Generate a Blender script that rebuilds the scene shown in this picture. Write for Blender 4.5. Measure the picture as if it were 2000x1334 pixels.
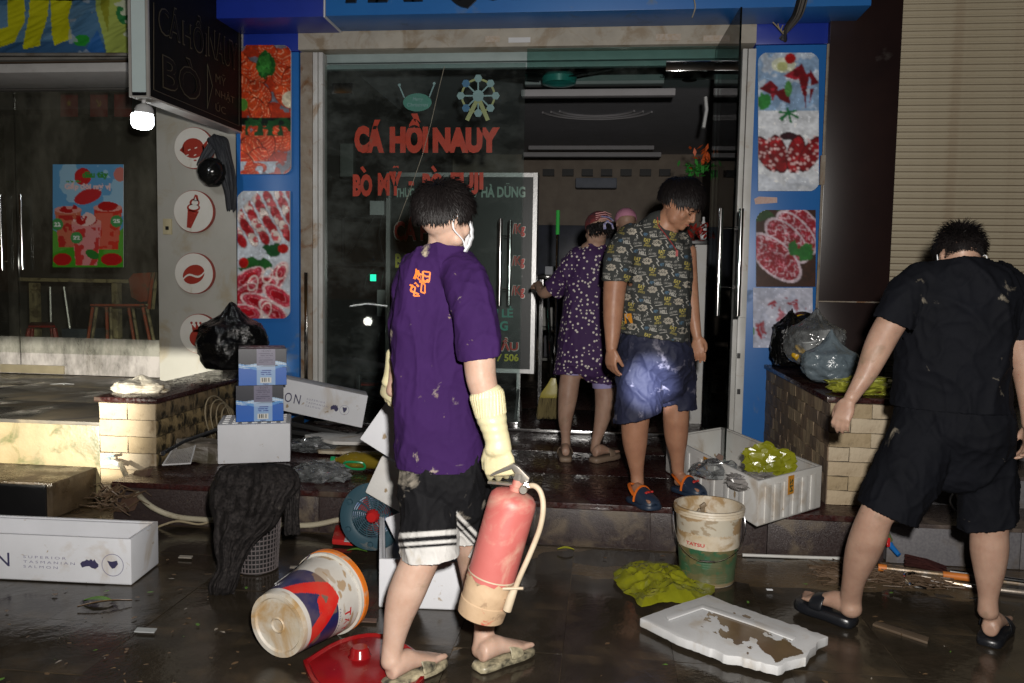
import bpy, bmesh, math, random
import numpy as np
from mathutils import Vector, Matrix, noise
from mathutils.bvhtree import BVHTree
SC = bpy.context.scene
for o in list(bpy.data.objects): bpy.data.objects.remove(o)
COL = SC.collection
rnd = random.Random(7)
V = Vector
# ------------------------------------------------------------------ camera, sky, lights, exposure
FPX, CAMZ = 1600.0, 1.35
def _basis(pitch, yaw, roll):
    p, y, r = map(math.radians, (pitch, yaw, roll))
    f = V((-math.sin(y)*math.cos(p), math.cos(y)*math.cos(p), -math.sin(p)))
    R0 = V((math.cos(y), math.sin(y), 0)); U0 = R0.cross(f)
    return math.cos(r)*R0+math.sin(r)*U0, math.cos(r)*U0-math.sin(r)*R0, f
CR, CU, CF = _basis(4.2, 6.4, 1.0)
def ray(u, v): return CF+CR*((u-1000)/FPX)-CU*((v-667)/FPX)
def P(u, v, Y):
    d = ray(u, v); return V((0, 0, CAMZ))+d*(Y/d.y)
def G(u, v, z):
    d = ray(u, v); return V((0, 0, CAMZ))+d*((z-CAMZ)/d.z)
def mpp(Y): return Y/FPX*1.0          # metres per photograph pixel at depth Y
cam = bpy.data.cameras.new('camera'); camo = bpy.data.objects.new('camera', cam); COL.objects.link(camo)
camo.matrix_world = Matrix(((CR.x, CU.x, -CF.x, 0), (CR.y, CU.y, -CF.y, 0), (CR.z, CU.z, -CF.z, CAMZ), (0, 0, 0, 1)))
cam.lens = 36*FPX/2000; cam.sensor_width = 36; cam.clip_end = 300; cam.clip_start = 0.02
SC.camera = camo
W = bpy.data.worlds.new('World'); SC.world = W; W.use_nodes = True
nt = W.node_tree; bg = nt.nodes['Background']
sky = nt.nodes.new('ShaderNodeTexSky'); sky.sky_type = 'NISHITA'; sky.sun_disc = False
sky.sun_elevation = math.radians(2); sky.sun_rotation = math.radians(200)
nt.links.new(sky.outputs[0], bg.inputs[0]); bg.inputs[1].default_value = 0.0012
def light(kind, name, loc, target, energy, color=(1, 1, 1), **kw):
    l = bpy.data.lights.new(name, kind); l.energy = energy; l.color = color
    for k, v in kw.items(): setattr(l, k, v)
    o = bpy.data.objects.new(name, l); COL.objects.link(o); o.location = loc
    o.rotation_euler = (V(target)-V(loc)).to_track_quat('-Z', 'Y').to_euler(); return o
light('SUN', 'moon', (0, -3, 8), (0.6, 3, 0), 0.012, (.75, .85, 1), angle=math.radians(3))
# the photographer's flash, the beam of the motorbike at the left, a hand torch: all three show in the photograph
light('SPOT', 'camera_flash', (.10, -.02, 1.52), (-.42, 5, 1.12), 640, (1, .955, .90), spot_size=math.radians(125), spot_blend=.6, shadow_soft_size=.035)
light('SPOT', 'hand_torch', (.22, .35, 1.62), P(1268, 752, 4.2), 4600, (.80, .84, 1), spot_size=math.radians(5.0), spot_blend=1.0, shadow_soft_size=.015)
light('SPOT', 'motorbike_beam', (-3.15, 1.42, .64), (-3.95, 6.0, .60), 1500, (1, .95, .82), spot_size=math.radians(41), spot_blend=.45, shadow_soft_size=.004)
SC.view_settings.view_transform = 'Standard'; SC.view_settings.look = 'None'
SC.view_settings.exposure = 0.0; SC.view_settings.gamma = 1; SC.view_settings.use_curve_mapping = False
SC.cycles.max_bounces = 8; SC.cycles.transparent_max_bounces = 24; SC.cycles.caustics_reflective = False
SC.cycles.caustics_refractive = False; SC.cycles.use_denoising = True; SC.cycles.sample_clamp_indirect = 4
# ------------------------------------------------------------------ materials
MATS = {}
def srgb(r, g, b):
    f = lambda c: (c/255/12.92 if c/255 < .04045 else ((c/255+.055)/1.055)**2.4)
    return (f(r), f(g), f(b), 1)
def c4(c): return tuple(c)+(1,) if len(c) == 3 else tuple(c)
def mat(name, base, base2=None, scale=6, rough=.6, rough2=None, bump=.15, bscale=60, metal=0, stain=None, sthr=.58, sscale=4,
        coat=0, sss=0, trans=0, alpha=1, emit=None, estr=0, attr=None, detail=6, bdist=.004, spec=.5, srough=.5, stretch=None, stain2=None, wet=None, sw=.11):
    """Principled material: two-tone noise colour, a stain layer of its own colour, fine relief, uneven gloss."""
    if name in MATS: return MATS[name]
    m = bpy.data.materials.new(name); m.use_nodes = True; MATS[name] = m
    n = m.node_tree.nodes; L = m.node_tree.links; b = n['Principled BSDF']
    tc = n.new('ShaderNodeTexCoord'); mp = n.new('ShaderNodeMapping'); L.new(tc.outputs['Object'], mp.inputs[0])
    if stretch: mp.inputs['Scale'].default_value = stretch
    def nz(sc, det=detail, dist=0.0):
        t = n.new('ShaderNodeTexNoise'); t.inputs['Scale'].default_value = sc; t.inputs['Detail'].default_value = det
        t.inputs['Roughness'].default_value = .6; t.inputs['Distortion'].default_value = dist
        L.new(mp.outputs[0], t.inputs['Vector']); return t.outputs['Fac']
    def ramp(src, a, z):
        r = n.new('ShaderNodeMapRange'); r.inputs['From Min'].default_value = a; r.inputs['From Max'].default_value = z
        L.new(src, r.inputs['Value']); return r.outputs[0]
    def mix(f, a, c):
        x = n.new('ShaderNodeMix'); x.data_type = 'RGBA'
        if hasattr(f, 'links'): L.new(f, x.inputs[0])
        else: x.inputs[0].default_value = f
        for s, k in ((a, 6), (c, 7)):
            if hasattr(s, 'links'): L.new(s, x.inputs[k])
            else: x.inputs[k].default_value = c4(s)
        return x.outputs[2]
    if attr:
        a = n.new('ShaderNodeAttribute'); a.attribute_name = attr; col = a.outputs['Color']
        if base2 is not None: col = mix(ramp(nz(scale), .35, .75), col, mix(.35, col, base2))
    else:
        col = mix(ramp(nz(scale), .32, .68), base, base2 if base2 is not None else tuple(x*.78 for x in c4(base)[:3]))
    rv = rough
    if stain:
        f = ramp(nz(sscale, 9, .6), sthr-.02, sthr+sw); col = mix(f, col, stain)
        x = n.new('ShaderNodeMix'); L.new(f, x.inputs[0]); x.inputs[2].default_value = rough; x.inputs[3].default_value = srough; rv = x.outputs[0]
    if stain2:
        c2, thr2, sc2 = stain2; col = mix(ramp(nz(sc2, 8, .3), thr2, thr2+.05), col, c2)
    if rough2 is not None:
        f2 = ramp(nz(wet or scale*.7, 4), .42, .58); x = n.new('ShaderNodeMix'); L.new(f2, x.inputs[0])
        if hasattr(rv, 'links'): L.new(rv, x.inputs[2])
        else: x.inputs[2].default_value = rv
        x.inputs[3].default_value = rough2; rv = x.outputs[0]
    L.new(col, b.inputs['Base Color'])
    if hasattr(rv, 'links'): L.new(rv, b.inputs['Roughness'])
    else: b.inputs['Roughness'].default_value = rv
    b.inputs['Metallic'].default_value = metal; b.inputs['Specular IOR Level'].default_value = spec
    b.inputs['Coat Weight'].default_value = coat; b.inputs['Coat Roughness'].default_value = .08
    b.inputs['Transmission Weight'].default_value = trans; b.inputs['Alpha'].default_value = alpha
    if sss:
        b.inputs['Subsurface Weight'].default_value = sss; b.inputs['Subsurface Radius'].default_value = (1, .35, .2); b.inputs['Subsurface Scale'].default_value = .008
    if bump:
        bp = n.new('ShaderNodeBump'); bp.inputs['Strength'].default_value = bump; bp.inputs['Distance'].default_value = bdist
        L.new(nz(bscale, 5), bp.inputs['Height']); L.new(bp.outputs[0], b.inputs['Normal'])
    if emit: b.inputs['Emission Color'].default_value = c4(emit); b.inputs['Emission Strength'].default_value = estr
    return m
def thin(name, tint, grime=None, gthr=.55, gscale=3, rough=.02, ior=1.5, gamt=.5, tr=1.0, body=0.0, bcol=(.5, .5, .5), bump=0, bscale=30, stretch=None):
    """Thin clear sheet (window glass, plastic film): see-through plus Fresnel gloss plus a dusty layer."""
    if name in MATS: return MATS[name]
    m = bpy.data.materials.new(name); m.use_nodes = True; MATS[name] = m
    n = m.node_tree.nodes; L = m.node_tree.links; n.remove(n['Principled BSDF']); out = n['Material Output']
    t = n.new('ShaderNodeBsdfTransparent'); t.inputs[0].default_value = c4(tint)
    g = n.new('ShaderNodeBsdfGlossy'); g.inputs['Roughness'].default_value = rough
    fr = n.new('ShaderNodeFresnel'); fr.inputs[0].default_value = ior
    mx = n.new('ShaderNodeMixShader'); L.new(fr.outputs[0], mx.inputs[0]); L.new(t.outputs[0], mx.inputs[1]); L.new(g.outputs[0], mx.inputs[2])
    tc = n.new('ShaderNodeTexCoord'); mp = n.new('ShaderNodeMapping'); L.new(tc.outputs['Object'], mp.inputs[0])
    if stretch: mp.inputs['Scale'].default_value = stretch
    last = mx.outputs[0]
    if bump:
        z = n.new('ShaderNodeTexNoise'); z.inputs['Scale'].default_value = bscale; L.new(mp.outputs[0], z.inputs['Vector'])
        bp = n.new('ShaderNodeBump'); bp.inputs['Strength'].default_value = bump; bp.inputs['Distance'].default_value = .01
        L.new(z.outputs['Fac'], bp.inputs['Height']); L.new(bp.outputs[0], g.inputs['Normal']); L.new(bp.outputs[0], fr.inputs['Normal'])
    if grime or body:
        d = n.new('ShaderNodeBsdfDiffuse'); d.inputs[0].default_value = c4(grime or bcol)
        z = n.new('ShaderNodeTexNoise'); z.inputs['Scale'].default_value = gscale; z.inputs['Detail'].default_value = 9; z.inputs['Roughness'].default_value = .7
        L.new(mp.outputs[0], z.inputs['Vector'])
        r = n.new('ShaderNodeMapRange'); r.inputs['From Min'].default_value = gthr; r.inputs['From Max'].default_value = gthr+.25
        r.inputs['To Min'].default_value = body; r.inputs['To Max'].default_value = gamt
        L.new(z.outputs['Fac'], r.inputs['Value'])
        m2 = n.new('ShaderNodeMixShader'); L.new(r.outputs[0], m2.inputs[0]); L.new(last, m2.inputs[1]); L.new(d.outputs[0], m2.inputs[2]); last = m2.outputs[0]
    L.new(last, out.inputs[0]); return m
# ------------------------------------------------------------------ mesh building
class MB:
    def __init__(s): s.v = []; s.f = []; s.c = None
    def add(s, vs, fs):
        k = len(s.v); s.v += [V(p) for p in vs]; s.f += [tuple(i+k for i in f) for f in fs]; return s
    def box(s, c, size, rot=None, taper=1.0):
        c = V(c); x, y, z = size[0]/2, size[1]/2, size[2]/2
        vs = [V((sx*x*(taper if sz > 0 else 1), sy*y*(taper if sz > 0 else 1), sz*z)) for sz in (-1, 1) for sx, sy in ((-1, -1), (1, -1), (1, 1), (-1, 1))]
        if rot is not None: vs = [rot @ p for p in vs]
        return s.add([c+p for p in vs], [(3, 2, 1, 0), (4, 5, 6, 7), (0, 1, 5, 4), (1, 2, 6, 5), (2, 3, 7, 6), (3, 0, 4, 7)])
    def aabb(s, a, b):
        a = V(a); b = V(b); return s.box((a+b)/2, (abs(b.x-a.x), abs(b.y-a.y), abs(b.z-a.z)))
    def rings(s, rs, cap=True, close=False):
        n = len(rs[0]); vs = [p for r in rs for p in r]; fs = []
        m = len(rs)
        for i in range(m-1 if not close else m):
            for j in range(n):
                a = i*n+j; b = i*n+(j+1) % n; c = ((i+1) % m)*n+(j+1) % n; d = ((i+1) % m)*n+j
                fs.append((a, b, c, d))
        if cap and not close: fs += [tuple(reversed(range(n))), tuple(range((m-1)*n, m*n))]
        return s.add(vs, fs)
    def tube(s, pts, r, seg=8, cap=True, flat=None):
        pts = [V(p) for p in pts]; rs = []
        up = None
        for i, p in enumerate(pts):
            t = (pts[min(i+1, len(pts)-1)]-pts[max(i-1, 0)]).normalized()
            if up is None: up = V((0, 0, 1)) if abs(t.z) < .9 else V((1, 0, 0))
            a = t.cross(up).normalized(); up = a.cross(t).normalized()
            rr = r[i] if isinstance(r, (list, tuple)) else r
            k = flat or 1
            rs.append([p+a*math.cos(q)*rr+up*math.sin(q)*rr*k for q in [2*math.pi*j/seg for j in range(seg)]])
        return s.rings(rs, cap)
    def lathe(s, prof, o=(0, 0, 0), axis=(0, 0, 1), seg=24, cap=True, xref=None):
        o = V(o); ax = V(axis).normalized(); a = V(xref) if xref else (V((1, 0, 0)) if abs(ax.x) < .9 else V((0, 1, 0)))
        a = (a-ax*a.dot(ax)).normalized(); b = ax.cross(a)
        return s.rings([[o+ax*h+(a*math.cos(q)+b*math.sin(q))*max(r, .0004) for q in [2*math.pi*j/seg for j in range(seg)]] for r, h in prof], cap)
    def quad(s, a, b, c, d): return s.add([a, b, c, d], [(0, 1, 2, 3)])
    def fan(s, pts):
        return s.add(pts, [tuple(range(len(pts)))])
    def slab(s, pts, thick):
        """closed prism from an outline and a thickness vector"""
        t = V(thick); n = len(pts); pts = [V(p) for p in pts]
        vs = pts+[p+t for p in pts]
        return s.add(vs, [tuple(reversed(range(n))), tuple(range(n, 2*n))]+[(i, (i+1) % n, n+(i+1) % n, n+i) for i in range(n)])
    def mesh(s, name, off=(0, 0, 0)):
        me = bpy.data.meshes.new(name); o = V(off); me.from_pydata([tuple(p-o) for p in s.v], [], s.f); me.validate(); me.update(); return me
    def build(s, name, m, parent=None, smooth=False, bevel=0, seg=2, off=None, fixn=True, angle=35):
        o = off if off is not None else (parent_loc(parent) if parent else V((0, 0, 0)))
        me = s.mesh(name, o)
        return fin(me, name, m, parent, smooth, bevel, seg, fixn, loc=None if off is None else V(off)-(parent_loc(parent) if parent else V((0, 0, 0))), angle=angle)
def parent_loc(p):
    l = V((0, 0, 0))
    while p is not None: l += p.location; p = p.parent
    return l
def fin(me, name, m, parent=None, smooth=False, bevel=0, seg=2, fixn=True, loc=None, angle=35):
    if fixn or bevel:
        bm = bmesh.new(); bm.from_mesh(me)
        if bevel:
            es = [e for e in bm.edges if len(e.link_faces) == 2 and e.calc_face_angle(0) > math.radians(30)]
            if es: bmesh.ops.bevel(bm, geom=es, offset=bevel, segments=seg, profile=.6, affect='EDGES', clamp_overlap=True)
        if fixn: bmesh.ops.recalc_face_normals(bm, faces=bm.faces)
        bm.to_mesh(me); bm.free()
    if smooth or bevel:
        me.polygons.foreach_set('use_smooth', [True]*len(me.polygons))
        if smooth != 'all': me.set_sharp_from_angle(angle=math.radians(angle))
    o = bpy.data.objects.new(name, me); COL.objects.link(o)
    if m is not None: me.materials.append(m)
    if parent is not None: o.parent = parent
    if loc is not None: o.location = loc
    return o
def tag(o, label=None, cat=None, group=None, kind=None):
    if label: o['label'] = label
    if cat: o['category'] = cat
    if group: o['group'] = group
    if kind: o['kind'] = kind
    return o
def thing(name, label, cat, loc=(0, 0, 0), group=None):
    o = bpy.data.objects.new(name, None); COL.objects.link(o); o.location = loc; o.empty_display_size = .1
    return tag(o, label, cat, group)
def struct(name, loc=(0, 0, 0)):
    o = bpy.data.objects.new(name, None); COL.objects.link(o); o.location = loc; o['kind'] = 'structure'; return o
def piece(me, name, parent, loc, rot=None, scale=None):
    o = bpy.data.objects.new(name, me); COL.objects.link(o); o.parent = parent; o.location = V(loc)-parent_loc(parent)
    if rot: o.rotation_euler = rot
    if scale: o.scale = scale
    return o
def rough_box(size, amp, cuts=2, seed=0):
    """a cheap stone: subdivided box with its faces knocked about"""
    bm = bmesh.new(); bmesh.ops.create_cube(bm, size=1)
    bmesh.ops.scale(bm, vec=size, verts=bm.verts)
    bmesh.ops.subdivide_edges(bm, edges=bm.edges[:], cuts=cuts, use_grid_fill=True)
    for v in bm.verts: v.co += V([amp*noise.noise(v.co*14+V((seed*7.3, k*3.1, 0))) for k in range(3)])
    me = bpy.data.meshes.new('stone'); bm.to_mesh(me); bm.free(); return me
def eval_mods(me, mods):
    o = bpy.data.objects.new('tmp', me); COL.objects.link(o)
    for t, kw in mods:
        md = o.modifiers.new(t, t)
        for k, v in kw.items(): setattr(md, k, v)
    dg = bpy.context.evaluated_depsgraph_get(); dg.update()
    r = bpy.data.meshes.new_from_object(o.evaluated_get(dg), depsgraph=dg)
    bpy.data.objects.remove(o); return r
def fuse(mb, voxel=.006, it=6, fac=.5, name='body'):
    me = mb.mesh(name); bm = bmesh.new(); bm.from_mesh(me); bmesh.ops.recalc_face_normals(bm, faces=bm.faces); bm.to_mesh(me); bm.free()
    return eval_mods(me, [('REMESH', dict(mode='VOXEL', voxel_size=voxel)), ('SMOOTH', dict(factor=fac, iterations=it))])
def coords(me):
    a = np.empty(len(me.vertices)*3); me.vertices.foreach_get('co', a); return a.reshape(-1, 3)
def setcoords(me, a): me.vertices.foreach_set('co', a.ravel()); me.update()
def normals(me):
    a = np.empty(len(me.vertices)*3); me.vertices.foreach_get('normal', a); return a.reshape(-1, 3)
def paint(me, cols, name='Col'):
    at = me.color_attributes.new(name, 'FLOAT_COLOR', 'POINT'); c = np.ones((len(me.vertices), 4)); c[:, :3] = cols
    at.data.foreach_set('color', c.ravel())
def uvpix(a):
    """world points -> photograph pixels, used to lay prints on cloth"""
    q = a-np.array([0, 0, CAMZ]); w = q@np.array(CF); return 1000+FPX*(q@np.array(CR))/w, 667-FPX*(q@np.array(CU))/w
# ------------------------------------------------------------------ lettering
def text_geo(s, bold=0, shear=0, res=3, spacing=1.0):
    cu = bpy.data.curves.new('txt', 'FONT'); cu.body = s; cu.offset = bold; cu.shear = shear; cu.resolution_u = res; cu.space_character = spacing
    cu.align_x = 'LEFT'; cu.size = 1
    o = bpy.data.objects.new('txt', cu); COL.objects.link(o); dg = bpy.context.evaluated_depsgraph_get(); dg.update()
    me = bpy.data.meshes.new_from_object(o.evaluated_get(dg), depsgraph=dg); bpy.data.objects.remove(o)
    vs = coords(me)[:, :2].copy(); fs = [tuple(p.vertices) for p in me.polygons]; bpy.data.meshes.remove(me)
    return vs, fs
def text_on(mb, s, o, ax, ay, bold=.02, shear=0, h=None, w=None, thick=0, spacing=1.0, base=False):
    """letters stretched over the parallelogram o, o+ax, o+ay (ay points to the top of the letters)"""
    vs, fs = text_geo(s, bold, shear, spacing=spacing)
    if len(vs) == 0: return
    lo = vs.min(0); hi = vs.max(0); n = (vs-lo)/(hi-lo+1e-9); o = V(o); ax = V(ax); ay = V(ay)
    pts = [o+ax*float(a)+ay*float(b) for a, b in n]
    if thick:
        t = ax.cross(ay).normalized()*thick; k = len(pts)
        from collections import Counter
        ec = Counter(); 
        for f in fs:
            for i in range(len(f)): e = (f[i], f[(i+1) % len(f)]); ec[e] += 1
        side = [(a, b, b+k, a+k) for (a, b) in ec if (b, a) not in ec]
        mb.add([p for p in pts]+[p+t for p in pts], [tuple(i+k for i in f) for f in fs]+side)
    else: mb.add(pts, fs)
def text_px(mb, s, box, Y, **kw):
    """letters filling a photograph-measured box on the vertical plane at depth Y"""
    u0, v0, u1, v1 = box; a = P(u0, v1, Y); text_on(mb, s, a, P(u1, v1, Y)-a, P(u0, v0, Y)-a, **kw)
# ------------------------------------------------------------------ prints (painted arrays carried by a fine grid)
class Ras:
    def __init__(s, w, h, base):
        s.w, s.h = w, h; s.a = np.ones((h, w, 3))*np.array(srgb(*base)[:3]); s.y, s.x = np.mgrid[0:h, 0:w].astype(float)
        s.x = (s.x+.5)/w; s.y = (s.y+.5)/h; s.asp = h/w; s.keep = np.ones((h, w), bool)
        s.seed = 0
    def n(s, sc, seed=0, oct=3):
        r = np.zeros((s.h, s.w)); g = np.random.RandomState(seed+11); amp = 1; tot = 0
        for k in range(oct):
            f = sc*2**k; gw, gh = int(f)+3, int(f*s.asp)+3; t = g.rand(gh, gw)
            X = s.x*f; Y = s.y*f*s.asp; i = X.astype(int); j = Y.astype(int); fx = X-i; fy = Y-j; fx = fx*fx*(3-2*fx); fy = fy*fy*(3-2*fy)
            r += amp*((t[j, i]*(1-fx)+t[j, i+1]*fx)*(1-fy)+(t[j+1, i]*(1-fx)+t[j+1, i+1]*fx)*fy); tot += amp; amp *= .5
        return r/tot
    def put(s, m, c, al=1.0):
        if isinstance(c, tuple): c = np.array(srgb(*c)[:3])
        m = np.asarray(m, float)[..., None]*al; s.a = s.a*(1-m)+c*m; return s
    def ell(s, cx, cy, rx, ry, ang=0):
        a = math.radians(ang); X = s.x-cx; Y = (s.y-cy)*s.asp; c, q = math.cos(a), math.sin(a)
        return ((X*c+Y*q)/rx)**2+((-X*q+Y*c)/ry)**2
    def poly(s, pts):
        m = np.zeros((s.h, s.w), bool); n = len(pts)
        for i in range(n):
            x0, y0 = pts[i]; x1, y1 = pts[(i+1) % n]
            if y0 == y1: continue
            c = ((s.y < y0) != (s.y < y1)) & (s.x < (x1-x0)*(s.y-y0)/(y1-y0)+x0); m ^= c
        return m
    def line(s, pts, w):
        d = np.full((s.h, s.w), 9.)
        for (x0, y0), (x1, y1) in zip(pts, pts[1:]):
            dx, dy = x1-x0, (y1-y0)*s.asp; t = np.clip(((s.x-x0)*dx+(s.y-y0)*s.asp*dy)/(dx*dx+dy*dy+1e-12), 0, 1)
            d = np.minimum(d, np.hypot(s.x-x0-t*dx, (s.y-y0)*s.asp-t*dy))
        return d < w
    def rround(s, r, corners='tl tr bl br'):
        R = r
        for k in corners.split():
            cx = R if 'l' in k else 1-R; cy = (R if 't' in k else s.asp-R)
            ox = (s.x < cx) if 'l' in k else (s.x > cx); oy = (s.y*s.asp < cy) if 't' in k else (s.y*s.asp > cy)
            s.keep &= ~(ox & oy & (np.hypot(s.x-cx, s.y*s.asp-cy) > R))
        return s
    def txt(s, string, box, c, bold=.02, shear=0):
        """letters straight into the array"""
        vs, fs = text_geo(string, bold, shear, res=2); lo = vs.min(0); hi = vs.max(0); q = (vs-lo)/(hi-lo+1e-9)
        x0, y0, x1, y1 = box; px = x0+(x1-x0)*q[:, 0]; py = y1-(y1-y0)*q[:, 1]; m = np.zeros((s.h, s.w), bool)
        for f in fs:
            xs = px[list(f)]; ys = py[list(f)]
            i0 = max(int(xs.min()*s.w-1), 0); i1 = min(int(xs.max()*s.w+2), s.w); j0 = max(int(ys.min()*s.h-1), 0); j1 = min(int(ys.max()*s.h+2), s.h)
            if i1 <= i0 or j1 <= j0: continue
            X = s.x[j0:j1, i0:i1]; Y = s.y[j0:j1, i0:i1]; mm = np.zeros(X.shape, bool); n = len(f)
            for i in range(n):
                a, b = i, (i+1) % n
                if ys[a] == ys[b]: continue
                mm ^= ((Y < ys[a]) != (Y < ys[b])) & (X < (xs[b]-xs[a])*(Y-ys[a])/(ys[b]-ys[a])+xs[a])
            m[j0:j1, i0:i1] |= mm
        return s.put(m, c)
    def grid(s, name, fn, m, parent, smooth=False):
        """fn(x,y in 0..1) -> world point; one coloured vertex per raster cell"""
        off = parent_loc(parent) if parent else V((0, 0, 0)); h, w = s.h, s.w
        vs = [tuple(V(fn(i/(w-1), j/(h-1)))-off) for j in range(h) for i in range(w)]
        fs = [(j*w+i, (j+1)*w+i, (j+1)*w+i+1, j*w+i+1) for j in range(h-1) for i in range(w-1) if s.keep[j, i] and s.keep[j+1, i+1] and s.keep[j, i+1] and s.keep[j+1, i]]
        me = bpy.data.meshes.new(name); me.from_pydata(vs, [], fs); me.update(); paint(me, s.a.reshape(-1, 3))
        return fin(me, name, m, parent, fixn=False, smooth='all' if smooth else False)
def plane_fn(box, Y, dy=0.0):
    u0, v0, u1, v1 = box; a = P(u0, v0, Y); b = P(u1, v0, Y); c = P(u0, v1, Y); d = P(u1, v1, Y)
    return lambda x, y: (a*(1-x)+b*x)*(1-y)+(c*(1-x)+d*x)*y+V((0, dy, 0))
def PB(mb, u0, v0, u1, v1, Y, depth):
    """upright box whose front face fills the measured rectangle on the plane at depth Y"""
    um, vm = (u0+u1)/2, (v0+v1)/2; x0, x1 = P(u0, vm, Y).x, P(u1, vm, Y).x; z1, z0 = P(um, v0, Y).z, P(um, v1, Y).z
    return mb.aabb((x0, Y, z0), (x1, Y+depth, z1))
# ------------------------------------------------------------------ palette
GRN = mat('dark_red_granite', (.045, .012, .010), (.02, .008, .008), scale=60, rough=.16, rough2=.42, bump=.10, bscale=40, stain=(.09, .07, .05), sthr=.6, sscale=3, srough=.6)
GRNG = mat('grey_granite', (.16, .155, .16), (.11, .105, .115), scale=90, rough=.45, bump=.06, bscale=80, stain=(.10, .08, .06), sthr=.57, sscale=3)
GRND = mat('dark_grey_granite', (.050, .036, .034), (.022, .015, .015), scale=120, rough=.28, rough2=.5, bump=.5, bscale=160, stain=(.10, .075, .05), sthr=.52, sscale=5)
PAVE = mat('wet_paving', (.040, .031, .022), (.020, .016, .011), scale=5, rough=.035, rough2=.24, bump=.22, bscale=26, stain=(.095, .066, .036), sthr=.53, sscale=1.8, srough=.34, sw=.2, wet=1.7, bdist=.006)
MUD = mat('wet_mud', (.10, .07, .04), (.05, .035, .02), scale=8, rough=.22, rough2=.55, bump=.7, bscale=22, bdist=.01)
BLUE = mat('blue_panel', (.018, .13, .42), (.022, .155, .46), scale=2, rough=.38, bump=.05, bscale=8, stain=(.12, .16, .20), sthr=.63, sscale=3.5, srough=.7)
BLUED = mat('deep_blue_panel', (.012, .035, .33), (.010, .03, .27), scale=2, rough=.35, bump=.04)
CREAM = mat('stained_render', (.46, .42, .35), (.34, .31, .26), scale=4, rough=.75, bump=.25, stain=(.28, .22, .15), sthr=.52, sscale=5)
WALU = mat('white_aluminium', (.62, .62, .60), (.50, .49, .46), scale=5, rough=.4, bump=.05, stain=(.34, .22, .12), sthr=.6, sscale=6)
RUST = mat('rusty_steel_strip', (.33, .29, .24), (.22, .17, .12), scale=9, rough=.7, bump=.3, stain=(.18, .09, .04), sthr=.54, sscale=7)
BRN = mat('brown_cladding', (.022, .011, .010), (.015, .008, .008), scale=3, rough=.30, bump=.03, stain=(.06, .05, .045), sthr=.68, sscale=3)
SHUT = mat('cream_shutter_paint', (.50, .44, .32), (.44, .38, .27), scale=3, rough=.5, bump=.06, stain=(.40, .33, .23), sthr=.60, sscale=4)
SHUTG = mat('shutter_groove', (.17, .10, .06), rough=.8)
CONC = mat('muddy_concrete', (.27, .215, .115), (.19, .145, .075), scale=5, rough=.6, rough2=.35, bump=.5, bscale=30, stain=(.10, .10, .04), sthr=.55, sscale=7)
CHR = mat('chrome', (.75, .75, .75), (.7, .7, .7), rough=.12, metal=1, bump=.02)
BLK = mat('black_plastic', (.012, .012, .013), rough=.4, bump=.05)
WPL = mat('white_plastic', (.68, .69, .70), (.62, .62, .62), rough=.4, bump=.04)
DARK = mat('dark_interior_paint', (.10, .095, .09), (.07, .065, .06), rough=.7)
CEIL = mat('ceiling_paint', (.42, .41, .43), (.38, .37, .38), rough=.7)
PRINT = mat('printed_film', (1, 1, 1), attr='Col', rough=.32, bump=.03)
PRINTR = mat('printed_matt', (1, 1, 1), attr='Col', rough=.6, bump=.08)
GLASS = thin('dirty_door_glass', (.86, .91, .90), grime=(.42, .46, .44), gthr=.46, gscale=1.8, gamt=.10, body=.010, stretch=(1, 1, 1.6))
GLASSG = thin('clean_edge_glass', (.74, .84, .82), grime=(.3, .32, .3), gthr=.5, gscale=2, gamt=.10)
FY = 6.0
# ------------------------------------------------------------------ ground
gm = MB(); N = 60
gs = [-30+i for i in range(61)]
gm.quad((-60, -40, -.012), (60, -40, -.012), (60, 60, -.012), (-60, 60, -.012))
g = gm.build('ground', MUD, fixn=False); g['kind'] = 'structure'
pav = struct('pavement')
tm = [rough_box((.3985, .3985, .03), .0012, 3, k) for k in range(3)]
for t in tm:
    t.materials.append(PAVE)
for ix in range(-10, 11):
    for iy in range(0, 9):
        x = ix*.4+.08; y = .72+iy*.4
        if y > 4.1: continue
        piece(tm[(ix*3+iy) % 3], 'tile', pav, (x, y-.03 if iy else y-.03, -.012+rnd.uniform(-.0015, .0015)), rot=(rnd.gauss(0, .0016), rnd.gauss(0, .0016), (ix+iy) % 2*math.pi))
def silt(name, label, x0, x1, y0, y1, step, z, amp, mm, seed, bias=None):
    nx, ny = int((x1-x0)/step), int((y1-y0)/step); vs = []
    for j in range(ny+1):
        for i in range(nx+1):
            x, y = x0+i*step, y0+j*step; q = V((x*1.1, y*1.7, seed)); h = noise.fractal(q*1.3, 1.0, 2.1, 5)*.6+noise.noise(q*.6)*.5+(bias(x, y) if bias else 0)
            ed = min((i, nx-i, j, ny-j)); vs.append((x, y, z+amp*h-(.02 if ed == 0 else 0)+.0012*noise.noise(V((x*40, y*40, 3)))))
    me = bpy.data.meshes.new(name); me.from_pydata(vs, [], [(j*(nx+1)+i, j*(nx+1)+i+1, (j+1)*(nx+1)+i+1, (j+1)*(nx+1)+i) for j in range(ny) for i in range(nx)]); me.update(); return tag(fin(me, name, mm, None, fixn=False, smooth='all'), label, 'mud', kind='stuff')
SILT = mat('wet_silt', (.135, .095, .055), (.075, .052, .030), scale=6, rough=.30, rough2=.12, bump=.5, bscale=45, bdist=.004, wet=3)
silt('mud_silt', 'brown wet silt lying in patches over the street paving', -3.6, 3.4, 1.7, 4.13, .025, -.002, .012, SILT, 3.0, lambda x, y: .38*max(0, (y-3.3)/.8)+.22*max(0, min(1, (x-.2)/1.2))-.12)
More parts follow.
